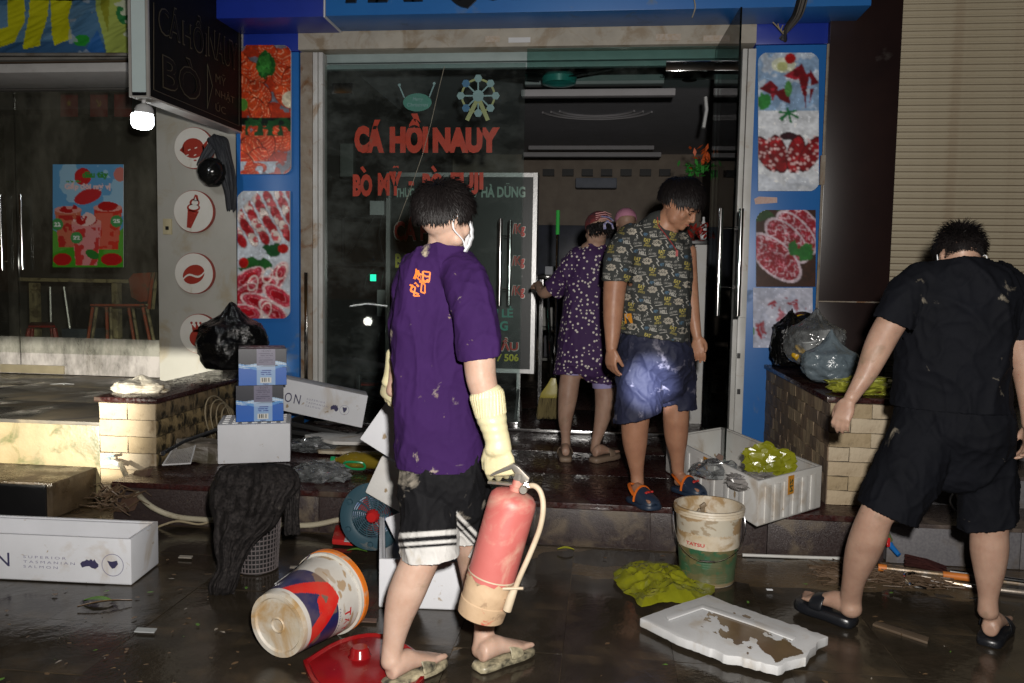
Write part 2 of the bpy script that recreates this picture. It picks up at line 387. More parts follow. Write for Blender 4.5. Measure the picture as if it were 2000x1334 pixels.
silt('mud_film', 'brown mud film tracked over the shop step', -2.5, 1.35, 4.16, 5.9, .03, .2235, .006, SILT, 8.0, lambda x, y: .15*max(0, (4.5-y)/.3)-.18)
# shop step of dark red granite slabs with a grey granite riser
EDGE = 4.14
st = struct('shop_step')
m = MB(); m.aabb((-2.66, EDGE+.02, -.01), (1.40, 9.2, .196)); m.build('step_core', GRND, st)
for k in range(7):
    a, b = -2.64+k*.58, -2.64+k*.58+.5755
    if k == 6: b = 1.40
    m = MB(); m.aabb((a, EDGE, .0), (b, EDGE+.03, .190)); m.build('riser_slab', GRND, st, bevel=.002)
    for j, (ya, yb) in enumerate([(EDGE-.018, 4.75), (4.755, 5.38), (5.385, 6.02), (6.025, 7.2), (7.205, 8.6)]):
        if j > 2 and (a < -2.2 or b > 1.2): continue
        m = MB(); m.aabb((a, ya-.002, .197), (b+.0035, yb+.002, .226+rnd.uniform(-.0003, .0003))); m.build('granite_slab', GRN, st, bevel=.0015)
# ------------------------------------------------------------------ left neighbour: ledge, platform, shop front
lf = struct('left_terrace')
m = MB(); m.aabb((-7, 4.52, 0), (-2.97, 6.56, .452)); m.build('terrace_core', CONC, lf, bevel=.006)
TILE = mat('terrace_tile', (.11, .10, .085), (.06, .055, .05), scale=2.5, rough=.14, rough2=.5, bump=.1, bscale=20, stain=(.22, .18, .12), sthr=.50, sscale=1.8, srough=.6)
for k in range(5):
    for j in range(3):
        m = MB(); m.aabb((-6.9+k*.8, 4.5+j*.69, .452), (-6.104+k*.8, 5.186+j*.69, .474)); m.build('tile', TILE, lf, bevel=.003)
lg = struct('left_lower_step')
PALE = mat('pale_wet_tile', (.26, .24, .21), (.16, .14, .12), scale=4, rough=.2, rough2=.45, stain=(.08, .06, .04), sthr=.5, sscale=4)
m = MB(); m.aabb((-7, 4.12, 0), (-2.99, 4.515, .20)); m.build('step_core', MUD, lg, bevel=.008)
for a, b, mm in ((-3.32, -3.02, BLK), (-3.62, -3.33, PALE), (-4.1, -3.68, BRN)):
    m = MB(); m.aabb((a, 4.105, .01), (b, 4.118, .188)); m.build('facing_tile', mm, lg, bevel=.003)
# planter walls faced with split stone
ST = [mat('split_stone_%s' % n, a, b, scale=9, rough=.75, bump=.8, bscale=45, bdist=.008, stain=s, sthr=.60, sscale=10) for n, a, b, s in
      (('pale', (.46, .37, .25), (.36, .28, .18), (.22, .16, .09)), ('tan', (.40, .31, .19), (.28, .21, .12), (.12, .09, .05)), ('buff', (.50, .42, .30), (.40, .32, .22), (.26, .19, .11)))]
STD = [mat('strip_stone_%s' % n, a, b, scale=7, rough=.7, bump=.9, bscale=60, bdist=.008, stretch=(1, 1, .25)) for n, a, b in
      (('brown', (.27, .19, .12), (.16, .11, .07)), ('umber', (.21, .155, .105), (.12, .085, .06)), ('sand', (.42, .31, .19), (.25, .19, .12)))]
ROT = [mat('mouldy_stone_%s' % n, a, b, scale=8, rough=.6, bump=.8, bscale=40, bdist=.008, stain=(.025, .02, .012), sthr=t, sscale=9) for n, a, b, t in
      (('ochre', (.34, .25, .12), (.22, .16, .08), .46), ('brown', (.24, .17, .09), (.15, .11, .06), .48))]
MORT = mat('mortar', (.08, .065, .05), rough=.9)
def brick_face(parent, a, b, z0, z1, nrm, rows, cols, mats, gap=.004, thick=.016, seed=0):
    """courses of separate stones on the upright face from a to b"""
    a = V(a); b = V(b); L = (b-a).length; d = (b-a).normalized(); ang = math.atan2(d.y, d.x); H = (z1-z0)/rows; w = L/cols
    full = [rough_box((w-gap, thick, H-gap), .0045, 3, seed+k) for k in range(3)]
    half = rough_box((w/2-gap, thick, H-gap), .0045, 3, seed+9); out = V((d.y, -d.x, 0))*(thick/2)
    for r in range(rows):
        off = .5 if r % 2 else 0
        c = -off
        while c < cols-.01:
            s0 = max(c, 0); s1 = min(c+1, cols); ln = s1-s0
            if ln > .05:
                key = (ln > .75, rnd.randrange(3)); me = full[key[1]] if ln > .75 else half
                mm = rnd.choice(mats); kk = (me.name, mm.name)
                if kk not in BRK: q = me.copy(); q.materials.append(mm); BRK[kk] = q
                piece(BRK[kk], 'stone', parent, a+d*(w*(s0+s1)/2)+out+V((0, 0, z0+H*(r+.5)))-V((0, 0, a.z))+out*rnd.uniform(-.2, .35), rot=(0, 0, ang))
            c += 1
BRK = {}
def planter(label, x0, x1, y0, y1, z0, z1, rows, capm, fm, sm, fcols, scols, side):
    t = thing('planter_wall', label, 'low wall', ((x0+x1)/2, y0, z0))
    m = MB(); m.aabb((x0+.012, y0+.014, z0), (x1-.012, y1, z1-.032)); m.build('wall_core', MORT, t)
    brick_face(t, (x0, y0+.014, 0), (x1, y0+.014, 0), z0, z1-.034, None, rows, fcols, fm)
    if side > 0: brick_face(t, (x1-.014, y0, 0), (x1-.014, y1, 0), z0, z1-.034, None, rows, scols, sm, seed=4)
    else: brick_face(t, (x0+.014, y1, 0), (x0+.014, y0, 0), z0, z1-.034, None, rows, scols, sm, seed=5)
    m = MB(); m.aabb((x0-.022, y0-.02, z1-.03), (x1+.02, y1, z1)); m.build('cap_slab', capm, t, bevel=.007)
    return t
planter('low stone wall capped in dark red granite at the left end of the step, lit by the beam', -2.955, -2.60, 4.5, 6.0, .0, .63, 6, GRN, ST+[ST[0]], ROT, 1, 5, 1)
planter('split stone planter wall on the right of the step with plastic bags on its cap', 1.165, 1.475, 4.33, 6.0, .226, .79, 7, GRN, ST, STD, 1.5, 11, -1)
# ------------------------------------------------------------------ the blue shop front
sf = thing('shop_front', 'bright blue shop front with glass doors, stained lintel and food pictures on its pillars', 'shop front', (-.8, FY, .226))
def part(name, m, boxes, parent=sf, bevel=.003, **kw):
    b = MB()
    for q in boxes: PB(b, *q)
    return b.build(name, m, parent, bevel=bevel, **kw)
xl0, xl1 = P(463, 450, FY).x, P(584, 450, FY).x; xr0, xr1 = P(1463, 450, FY).x, P(1606, 450, FY).x
m = MB(); m.aabb((xl0, FY, .22), (xl1, FY+.35, 3.02)); m.build('left_pillar', BLUE, sf, bevel=.003)
m = MB(); m.aabb((xr0, FY, .226), (xr1, FY+.35, 3.02)); m.build('right_pillar', BLUE, sf, bevel=.003)
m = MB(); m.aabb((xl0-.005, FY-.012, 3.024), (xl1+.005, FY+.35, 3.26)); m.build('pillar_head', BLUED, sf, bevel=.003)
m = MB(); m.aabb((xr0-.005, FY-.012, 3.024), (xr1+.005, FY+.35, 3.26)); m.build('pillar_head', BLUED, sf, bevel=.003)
for a, b in ((xl0, xl1), (xr0, xr1)):
    m = MB(); m.aabb((a-.01, FY-.02, 3.262), (b+.01, FY+.01, 3.274)); m.build('white_trim', WPL, sf)
zb = P(1000, 91, FY-.02).z; zt = zb+.27
m = MB(); m.aabb((xl1+.002, FY-.02, zb), (xr0-.002, FY+.2, zt)); m.build('lintel', CREAM, sf, bevel=.005)
m = MB(); m.aabb((xl1+.002, FY-.045, zt-.045), (xr0-.002, FY-.021, zt-.005)); m.build('lintel_rail', CREAM, sf, bevel=.004)
TAPE = mat('tape_remains', (.42, .32, .22), (.5, .45, .4), scale=40, rough=.6)
for u0, u1, v0, v1, mm in ((948, 976, 70, 82, TAPE), (993, 1036, 73, 83, WPL), (1281, 1330, 66, 79, TAPE), (1374, 1420, 69, 81, TAPE)):
    part('sticker_scrap', mm, [(u0, v0, u1, v1, FY-.026, .004)], bevel=0)
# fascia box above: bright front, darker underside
zs0 = P(1000, 24, 5.62).z-.0; xs0, xs1 = P(636, 8, 5.62).x, 1.65
m = MB(); m.aabb((xs0, 5.62, zs0), (xs1, FY-.03, zs0+1.2)); fas = m.build('fascia_box', BLUE, sf, bevel=.003)
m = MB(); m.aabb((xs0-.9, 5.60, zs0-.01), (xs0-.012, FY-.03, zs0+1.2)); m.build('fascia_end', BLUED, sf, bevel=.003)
m = MB(); m.aabb((xs0-.011, 5.61, zs0-.012), (xs0-.001, FY-.03, zs0+1.2)); m.build('white_trim', WPL, sf)
LET = mat('black_acrylic', (.012, .014, .018), rough=.3)
m = MB(); a = P(676, 6, 5.60); a.z = zs0+.022
text_on(m, 'HẢI QUẾ', a, V((1.45, 0, 0)), V((0, 0, .5)), bold=.06, shear=.25, thick=.02); m.build('fascia_lettering', LET, sf)
# door surround: rusty strips, white tracks, inner head frame
part('rusty_strip', RUST, [(587, 102, 610, 745, FY-.01, .1)])
part('side_track', WALU, [(611, 102, 620, 775, FY-.012, .1), (622, 102, 630, 775, FY-.02, .1)])
part('shutter_guide', CHR, [(594, 532, 601, 745, FY-.03, .02)])
part('side_track', WALU, [(1437, 95, 1446, 862, FY-.02, .1), (1448, 95, 1463, 862, FY-.012, .1)])
part('side_panel', WALU, [(1437, 620, 1452, 862, FY-.05, .03)])
for v in (690, 760): part('hinge', BLK, [(1440, v, 1446, v+10, FY-.06, .012)], bevel=0)
TEAL = mat('head_frame_paint', (.34, .42, .42), (.28, .35, .35), rough=.5)
part('head_frame', TEAL, [(632, 101, 1436, 118, FY+.12, .06), (632, 121, 1436, 131, FY+.08, .06)])
part('threshold', CHR, [(612, 838, 1440, 844, FY+.02, .06)], bevel=.002)
# pictures on the pillars
def soften(R):
    """print screen: tones run into each other a little and vary from place to place"""
    a = R.a; n1 = R.n(7, 77, 4); n2 = R.n(26, 78, 2); a = a**1.12*(.55+.76*n1)[..., None]*(.74+.52*n2)[..., None]
    for _ in range(1):
        p = np.pad(a, ((1, 1), (1, 1), (0, 0)), mode='edge'); a = .36*a+.16*(p[1:-1, :-2]+p[1:-1, 2:]+p[:-2, 1:-1]+p[2:, 1:-1])
    hl = (R.n(18, 90, 2) > .74)[..., None]; R.a = np.clip(a*(1+.35*hl), 0, 1)
def food_picture(label, ras, box, Y=FY-.03, th=.018, cor='tl tr bl br', r=.16):
    w = P(box[2], box[1], Y).x-P(box[0], box[1], Y).x; cx = (P(box[0], box[3], Y)+P(box[2], box[3], Y))/2
    t = thing('food_picture', label, 'food picture', (cx.x, Y, cx.z)); ras.rround(r, cor); soften(ras)
    fn = plane_fn(box, Y); ras.grid('print', lambda x, y: fn(x, y)+V((0, -.002, 0)), PRINT, t)
    n = 8; pts = []; asp = ras.asp
    for k, (cx_, cy_, a0, key) in enumerate(((r, r, 180, 'tl'), (1-r, r, 270, 'tr'), (1-r, asp-r, 0, 'br'), (r, asp-r, 90, 'bl'))):
        if key in cor: pts += [(cx_+r*math.cos(math.radians(a0+90*i/n)), (cy_+r*math.sin(math.radians(a0+90*i/n)))/asp) for i in range(n+1)]
        else: pts += [({'t': {'l': (0, 0), 'r': (1, 0)}, 'b': {'l': (0, 1), 'r': (1, 1)}})[key[0]][key[1]]]
    m = MB(); m.slab([fn(x, y) for x, y in pts], (0, th, 0)); m.build('board', WPL, t)
    return t
def slices(R, region, n, seed, ang, cA, cB, cL, big=.28):
    g = np.random.RandomState(seed); y0, y1 = region
    for k in range(n):
        cx, cy = g.uniform(-.05, 1.05), y0+(y1-y0)*(.1+.85*(k/n)); e = R.ell(cx, cy, big*g.uniform(.8, 1.2), big*g.uniform(.55, .8), ang+g.uniform(-40, 40))
        inr = (e < 1) & (R.y > y0) & (R.y < y1); a = math.radians(ang+g.uniform(-60, 60)); d = (R.x-cx)*math.cos(a)+(R.y-cy)*R.asp*math.sin(a)
        w = R.n(6, seed+k); R.put(inr & (e > .86), tuple(int(c*.55) for c in cA)); R.put(inr & (e <= .86), cA); R.put(inr & (w > .5), cB, .5)
        st_ = np.abs(((d+e*.10+w*.10)*15) % 1-.5) < .055; R.put(inr & st_ & (e < .82), cL, .8)
R = Ras(80, 200, (176, 62, 34)); R.put(R.n(6, 21) > .56, (120, 120, 130)); slices(R, (0, .62), 14, 3, 60, (196, 72, 36), (222, 98, 52), (240, 196, 160))
lf_ = R.n(9, 4); R.put(((R.ell(.5, .16, .22, .28) + lf_*1.2) < 1.3) & (R.y < .35), (38, 96, 44)); R.put(((R.ell(.5, .16, .22, .28) + R.n(16, 9)*1.6) < 1.25), (66, 136, 62))
R.put(R.ell(.98, .42, .16, .16) < 1, (225, 215, 190)); R.put(R.ell(.06, .46, .09, .12) < 1, (90, 140, 60)); slices(R, (.62, 1), 9, 8, 100, (205, 70, 32), (232, 96, 46), (244, 190, 150), .36)
R.put((R.y > .56) & (R.y < .64) & (R.y < .60+.05*R.n(8, 2)), (14, 30, 22)); R.put((R.y > .56) & (R.y < .7) & (R.n(10, 6) > .48) & (R.x > .1), (30, 84, 42)); R.put((R.y > .9) & (R.n(5, 3) > .56), (190, 200, 210))
food_picture('photo board of raw salmon slices with green leaves, upper left pillar', R, (470, 88, 568, 340), cor='tl tr br')
R = Ras(66, 160, (205, 212, 220)); g = np.random.RandomState(4)
for i in range(6):
    for j in range(6):
        cx = -.06+.215*j+.07*i-(.2 if i > 3 else 0); cy = .06+.060*i-.012*j
        e = R.ell(cx, cy+.03, .135, .080, 62); R.put(e < 1, (168, 34, 42) if (i+j) % 2 else (226, 214, 206)); R.put((e < 1) & (R.n(12, i*5+j) > .56), (206, 96, 100)); R.put((e < 1.25) & (e > 1), (120, 40, 44), .6)
R.put((R.y*2.4+R.x < .42) & (R.n(6, 2) > .2), (205, 212, 220)); R.put((R.ell(.68, .46, .22, .14)+R.n(14, 1)*1.3) < 1.35, (38, 92, 52)); R.put(R.ell(.87, .45, .1, .09) < 1, (186, 34, 30))
R.put((R.y > .38) & (R.y < .6) & (R.n(4, 5)+.5-R.y > .72) & (R.x > .4), (222, 226, 232)); R.put((R.ell(.33, .58, .34, .16)+R.n(14, 5)*1.4) < 1.5, (46, 102, 50)); R.put(R.ell(.12, .56, .09, .1) < 1, (178, 30, 28))
for k, (cx, cy, a) in enumerate(((.2, .68, -30), (.75, .68, -60), (.45, .74, -20), (.1, .82, -40), (.78, .82, 35), (.4, .87, 20), (.7, .95, 40), (.15, .95, 10))):
    e = R.ell(cx, cy, .34, .15, a); q = e+R.n(9, k)*.5; R.put(e < 1.1, (232, 205, 205)); R.put(q < 1.05, (196, 62, 84)); R.put(q < .6, (170, 24, 40)); R.put((q < 1.0) & (np.abs((q*3) % 1-.5) < .1), (226, 140, 150))
for cx, cy in ((.58, .66), (.84, .63), (.3, .72), (.55, .93)): e = R.ell(cx, cy, .1, .16, 20); R.put((e < 1) & (e > .6), (240, 222, 215))
food_picture('photo board of skewered beef cubes above rolled ham, lower left pillar', R, (464, 373, 566, 622), cor='tl br bl')
R = Ras(66, 158, (196, 208, 222)); R.put(R.n(5, 1) > .5, (150, 176, 205)); R.put((R.y > .3) & (R.y < .52), (150, 182, 216), .5); R.put((R.y > .42), (226, 230, 236))
R.put(R.ell(.42, .09, .2, .13) < 1, (228, 232, 210)); R.put(R.ell(.4, .1, .09, .08) < 1, (206, 210, 150)); R.put(R.ell(.53, .045, .09, .09) < 1, (172, 26, 24))
for pts in ([(.42, .17), (.72, .08), (.8, .16), (.62, .2)], [(.85, .12), (1, .22), (.86, .24)], [(.66, .18), (.86, .14), (.8, .26), (.74, .31)], [(.02, .26), (.2, .2), (.26, .26), (.2, .3)], [(.22, .2), (.34, .25), (.24, .35), (.2, .28)], [(.26, .28), (.5, .25), (.53, .37), (.36, .34)], [(.74, .28), (.8, .28), (.78, .4)], [(.85, .26), (.92, .26), (.84, .36)]):
    mk = R.poly(pts); R.put(mk, (124, 20, 32)); R.put(mk & (R.n(8, 3) > .55), (170, 44, 60))
for a in range(7): R.put(R.line([(.5, .43), (.5+.16*math.cos(a*1.0+2.6), .43+.05*math.sin(a*1.0+2.6)+.02)], .018), (40, 128, 74))
R.put((R.ell(.1, .35, .14, .16)+R.n(16, 2)*1.4 < 1.4), (60, 142, 70)); R.put((R.ell(.5, .26, .06, .14) < 1), (90, 150, 84))
for cx, ang in ((.14, 62), (.34, 78), (.62, 100), (.86, 118)):
    e = R.ell(cx, .73, .34, .15, ang); R.put(e < 1, (140, 16, 26)); R.put((e < 1) & (e > .82), (90, 10, 20)); R.put((e < .8) & (R.n(6, 7) > .56), (176, 34, 44))
g = np.random.RandomState(5)
for k in range(80):
    cx, cy = g.uniform(0, 1), g.uniform(.6, .86)
    if abs(cx-.5) < .1 and cy < .68: continue
    r_ = g.uniform(.012, .026); R.put(R.ell(cx, cy, r_*1.1, r_*1.1) < 1, (226, 190, 190))
R.put(R.ell(.5, .6, .14, .07) < 1, (60, 22, 34)); R.put((R.y > .86) & (R.n(9, 2)+(R.y-.86)*4 > .7), (214, 220, 230))
food_picture('photo board of red surf clams above a spotted octopus, upper right pillar', R, (1481, 103, 1599, 373), cor='tl tr br')
R = Ras(68, 88, (70, 40, 24)); R.put(R.poly([(0, .42), (.5, .05), (.6, .1), (.05, .5)]), (150, 104, 48)); R.put((R.y < .16) & (R.x < .4) & (R.n(8, 1) > .5), (50, 84, 40))
for k, (cx, cy, rx, ry, a) in enumerate(((.82, .22, .42, .2, 50), (.68, .3, .44, .2, 48), (.52, .4, .46, .22, 46), (.32, .62, .52, .26, 42))):
    e = R.ell(cx, cy, rx, ry, a); mb_ = R.n(10, k, 4); R.put(e < 1.1, (218, 200, 210)); R.put(e < .88, (158, 26, 46)); R.put((e < .88) & (np.abs(mb_-.5) < .035), (226, 196, 206)); R.put((e < .88) & (np.abs(R.n(22, k+4, 2)-.5) < .03), (206, 120, 140))
R.put((R.ell(.62, .5, .1, .14)+R.n(14, 3)*1.3 < 1.4) | (R.ell(.82, .55, .14, .16)+R.n(12, 8)*1.4 < 1.45), (48, 122, 52))
food_picture('photo board of marbled steak slices with parsley, right pillar', R, (1477, 410, 1593, 560), cor='tl', r=.2)
R = Ras(64, 66, (192, 196, 214)); R.put(R.n(3, 2) > .55, (206, 208, 224)); ring = np.abs(R.ell(.5, .55, .46, .36, -30)-.8); sp = R.n(11, 6, 4)
R.put((ring < .28) & (sp > .60), (168, 36, 52)); R.put((R.ell(.5, .55, .42, .3, -30) < .8) & (sp > .66), (190, 120, 134)); R.put((ring < .03), (170, 176, 196)); R.put(R.ell(.0, .72, .03, .08) < 1, (70, 130, 80))
food_picture('pale peeling photo sheet with red specks, lowest on the right pillar', R, (1471, 562, 1587, 679), th=.004, cor='', r=.02)
m = MB(); fn = plane_fn((1473, 384, 1518, 399), FY-.004); m.slab([fn(0, .3), (fn(.2, 0)), fn(1, .1), fn(1, .8), fn(.05, 1)], (0, .002, 0)); tag(m.build('torn_sticker', mat('pinkish_paper', (.55, .34, .28), (.6, .45, .4), scale=60)), 'torn pinkish sticker between two pictures on the right blue pillar', 'sticker')
# ------------------------------------------------------------------ glass doors
def pane(name, pts, m, parent, th=.010):
    b = MB(); n = (V(pts[1])-V(pts[0])).cross(V(pts[3])-V(pts[0])).normalized()*th; b.slab(pts, n); return b.build(name, m, parent, fixn=True)
def disc(mb, u, v, r, Y, n=24, ry=None, a0=0):
    c = P(u, v, Y); k = (P(u+1, v, Y)-c).length; mb.fan([c+V((math.cos(a)*r*k, 0, math.sin(a)*(ry or r)*k)) for a in [a0+2*math.pi*i/n for i in range(n)]])
def stroke(mb, u0, v0, u1, v1, w, Y):
    a = P(u0, v0, Y); b = P(u1, v1, Y); k = (P(u0+1, v0, Y)-a).length; d = (b-a).normalized(); n = V((d.z, 0, -d.x))*w*k/2; mb.quad(a-n, b-n, b+n, a+n)
gd = thing('glass_door', 'closed glass door leaf with red lettering and chrome bar handle', 'glass door', (-1.3, FY+.04, .226))
gx0, gx1 = P(633, 450, FY+.04).x, P(1021, 450, FY+.04).x
pane('pane', [(gx0, FY+.04, .235), (gx1, FY+.04, .235), (gx1, FY+.04, 2.93), (gx0, FY+.04, 2.93)], GLASS, gd)
RED = mat('red_vinyl', (.66, .055, .022), (.55, .045, .02), scale=12, rough=.5, stain=(.3, .16, .10), sthr=.62, sscale=9)
m = MB(); Yd = FY+.036
text_px(m, 'CÁ', (692, 234, 750, 299), Yd, bold=.075); text_px(m, 'HỒI', (761, 222, 836, 299), Yd, bold=.075); text_px(m, 'NAUY', (845, 249, 976, 299), Yd, bold=.075)
m.build('lettering', RED, gd, fixn=False)
m = MB(); text_px(m, 'BO', (689, 340, 727, 384), Yd, bold=.06); stroke(m, 706, 326, 713, 336, 6, Yd); text_px(m, 'MỸ', (738, 324, 785, 382), Yd, bold=.05); text_px(m, '-', (798, 354, 808, 362), Yd, bold=.05); text_px(m, 'BO', (825, 338, 866, 380), Yd, bold=.06); stroke(m, 844, 325, 851, 335, 6, Yd); text_px(m, 'FUJI', (880, 337, 944, 380), Yd, bold=.05)
m.build('lettering', RED, gd, fixn=False)
STK = mat('pale_blue_sticker', (.34, .50, .52), (.28, .42, .46), rough=.5); STY = mat('pale_yellow_sticker', (.48, .50, .22), (.40, .42, .2), rough=.5); STT = mat('teal_sticker', (.10, .33, .27), (.08, .26, .22), rough=.5); STB = mat('sky_blue_sticker', (.10, .26, .48), rough=.5)
wc = (934, 187); wy = MB(); wb = MB(); wk = MB(); ws = MB()
for i in range(24):
    a, b = 2*math.pi*i/24, 2*math.pi*(i+1)/24; stroke(wy, wc[0]+32*math.cos(a), wc[1]+32*math.sin(a), wc[0]+32*math.cos(b), wc[1]+32*math.sin(b), 4, Yd)
for i in range(8):
    a = math.pi*i/4; stroke(wk, wc[0]+9*math.cos(a), wc[1]+9*math.sin(a), wc[0]+31*math.cos(a), wc[1]+31*math.sin(a), 3, Yd+.001)
    if i in (0, 2, 3, 5, 6): disc(wb if i % 2 else ws, wc[0]+34*math.cos(a), wc[1]+34*math.sin(a), 8, Yd-.001, 6)
    else: disc(ws, wc[0]+34*math.cos(a), wc[1]+34*math.sin(a), 8, Yd-.001, 6)
stroke(wy, 932, 195, 912, 235, 8, Yd-.0015); stroke(wy, 936, 195, 953, 235, 8, Yd-.0015); disc(wk, wc[0], wc[1], 11, Yd-.002, 16)
w_ = wy.build('ferris_wheel_sticker', STY, gd, fixn=False); wb.build('gondola', STB, w_, fixn=False, off=V((0, 0, 0))+parent_loc(w_)); ws.build('gondola', STK, w_, fixn=False, off=parent_loc(w_)); wk.build('spokes', STK, w_, fixn=False, off=parent_loc(w_))
m = MB(); disc(m, 815, 200, 28, Yd, 28, ry=17); ov = m.build('oval_sticker', STT, gd, fixn=False)
m = MB(); stroke(m, 790, 191, 780, 168, 2.5, Yd); stroke(m, 838, 191, 848, 165, 2.5, Yd); disc(m, 780, 166, 3, Yd, 8); disc(m, 848, 163, 3, Yd, 8)
text_px(m, 'Merry', (806, 190, 826, 199), Yd-.002, bold=.0, shear=.3); text_px(m, 'Christmas', (795, 201, 836, 208), Yd-.002, bold=.0, shear=.3); m.build('sticker_print', STK, ov, fixn=False, off=parent_loc(ov))
hx = P(983, 500, FY)
m = MB()
za, zb_ = P(980, 597, FY).z, P(980, 428, FY).z
m.tube([(hx.x-.02, FY-.03, za), (hx.x-.02, FY-.03, zb_)], .016, 14); m.tube([(hx.x+.035, FY+.11, za), (hx.x+.035, FY+.11, zb_)], .014, 12)
for z in (za+.12, zb_-.12): m.tube([(hx.x-.02, FY-.03, z), (hx.x+.035, FY+.11, z)], .006, 8)
m.build('pull_handle', CHR, gd, smooth=True)
m = MB(); m.aabb((gx0+.06, FY+.03, 2.72), (gx0+.22, FY+.06, 2.80)); m.aabb((gx1-.1, FY+.025, .235), (gx1-.01, FY+.065, .30)); m.build('patch_fitting', CHR, gd, bevel=.003)
dr = thing('glass_door', 'glass door leaf swung open towards the street beside the right pillar', 'glass door', (.78, 5.5, .226))
a = P(1388, 450, 6.02); b = P(1434, 450, 5.12)
pane('pane', [(a.x, a.y, .24), (b.x, b.y, .24), (b.x, b.y, 3.00), (a.x, a.y, 3.00)], GLASSG, dr, .012)
m = MB(); d = (b-a).normalized(); nn = V((d.y, -d.x, 0))
hp = a+d*.78
for s_ in (-1, 1):
    q = hp+nn*s_*.062; z0, z1 = P(1420, 617, q.y).z, P(1420, 407, q.y).z; m.tube([(q.x, q.y, z0), (q.x, q.y, z1)], .016, 14)
for z in (z0+.18, z1-.12): m.tube([hp+nn*.062+V((0, 0, z-hp.z)), hp-nn*.062+V((0, 0, z-hp.z))], .007, 8)
m.build('pull_handle', CHR, dr, smooth=True)
m = MB(); m.box((a.x+.02, a.y-.05, 2.95), (.05, .16, .09)); m.box((a.x+.02, a.y-.05, .27), (.05, .16, .07)); m.build('patch_fitting', CHR, dr, bevel=.004)
m = MB(); m.aabb((a.x-.35, FY+.03, 2.86), (a.x+.05, FY+.06, 2.93)); m.build('top_fitting', CHR, dr, bevel=.003)
fx = thing('fixed_glass', 'fixed dusty glass pane above the doorway', 'glass pane', (.2, FY+.05, 2.95))
pane('pane', [(gx1+.01, FY+.045, 2.80), (P(1436, 450, FY).x, FY+.045, 2.80), (P(1436, 450, FY).x, FY+.045, 3.03), (gx1+.01, FY+.045, 3.03)], GLASSG, fx)
m = MB(); pts = [P(868, 130, FY-.01), P(858, 170, FY-.02), P(842, 240, FY-.03), P(826, 300, FY-.04), P(805, 360, FY-.03), P(775, 440, FY-.02)]
m.tube(pts, .002, 5); tag(m.build('string', mat('pale_string', (.4, .36, .28)), smooth=True), 'thin pale string hanging across the lettered glass door', 'string')
# ------------------------------------------------------------------ brown column, shutter, right steps
xc0, xc1 = P(1611, 300, 5.93).x, P(1750, 300, 5.93).x
bc = thing('clad_column', 'dark brown clad column between the blue pillar and the cream shutter', 'column', ((xc0+xc1)/2, 5.93, 0))
zj = P(1680, 590, 5.93).z
m = MB(); m.aabb((xc0, 5.93, .2), (xc1, 6.5, zj-.004)); m.build('lower_panel', BRN, bc, bevel=.004)
m = MB(); m.aabb((xc0, 5.93, zj+.004), (xc1, 6.5, 4.2)); m.build('upper_panel', BRN, bc, bevel=.004)
m = MB(); m.aabb((xc0+.004, 5.935, zj-.004), (xc1-.004, 6.4, zj+.004)); m.build('joint_bead', RUST, bc)
m = MB(); m.tube([(xc0-.01, 5.92, 1.2), (xc0-.012, 5.92, 3.0)], .009, 6); m.aabb((xc0-.03, 5.9, 2.05), (xc0+.0, 5.93, 2.25)); m.build('side_conduit', RUST, bc)
SY = 6.05
rs = thing('roller_shutter', 'closed cream roller shutter on the far right', 'roller shutter', (2.6, SY, .63))
zsh = P(1740, 778, SY).z; pitch = .0455; n = int((3.95-zsh)/pitch)
m = MB(); m.aabb((xc1+.002, SY+.012, zsh), (xc1+2.2, SY+.03, 3.98)); m.build('shutter_backing', SHUTG, rs)
prof = [(0, 0), (-.006, .003), (-.008, .010), (-.004, .016), (-.004, .019), (-.0085, .023), (-.009, pitch-.006), (-.004, pitch-.0035), (.003, pitch-.0035), (.003, 0)]
m = MB(); m.rings([[V((x, y, z)) for y, z in prof] for x in (0, 2.2)]); sl = m.mesh('slat'); sl.materials.append(SHUT)
for k in range(n): piece(sl, 'slat', rs, (xc1+.004, SY, zsh+k*pitch))
m = MB(); m.aabb((xc1+.002, SY-.02, zsh-.05), (xc1+2.2, SY+.02, zsh-.001)); m.build('bottom_bar', SHUT, rs, bevel=.004)
m = MB(); text_px(m, 'SỬA CỬA', (1745, 734, 1762, 740), SY-.0105, bold=.02); text_px(m, '09', (1745, 743, 1760, 748), SY-.0105, bold=.02); m.build('small_stencil', BLK, rs, fixn=False)
rr = struct('right_steps')
xs = 1.41
for (y0, y1, z0, z1, nm) in ((4.13, 4.52, 0, .205, 0), (4.52, 4.94, .2, .372, 0), (4.94, 5.6, .37, .548, 0), (5.6, 6.6, .54, zsh-.052, 0)):
    xa = xs if y0 < 4.3 else 1.50
    if y0 > 5.5: xa = xc1+.01
    m = MB(); m.aabb((xa+.01, y0+.012, z0), (4.6, 6.7, z1-.022)); m.build('step_core', GRNG, rr)
    for k in range(6):
        a, b = xa+k*.62, xa+k*.62+.615
        if a > 4.5: break
        m = MB(); m.aabb((a, y0, z0+.001), (b, y0+.012, z1-.022)); m.build('riser_slab', GRNG, rr, bevel=.002)
        m = MB(); m.aabb((a, y0-.012, z1-.02), (b, y1-.002, z1)); m.build('tread_slab', mat('brown_granite', (.07, .055, .05), (.045, .035, .033), scale=70, rough=.25, rough2=.5, stain=(.13, .10, .08), sthr=.55, sscale=4), rr, bevel=.003)
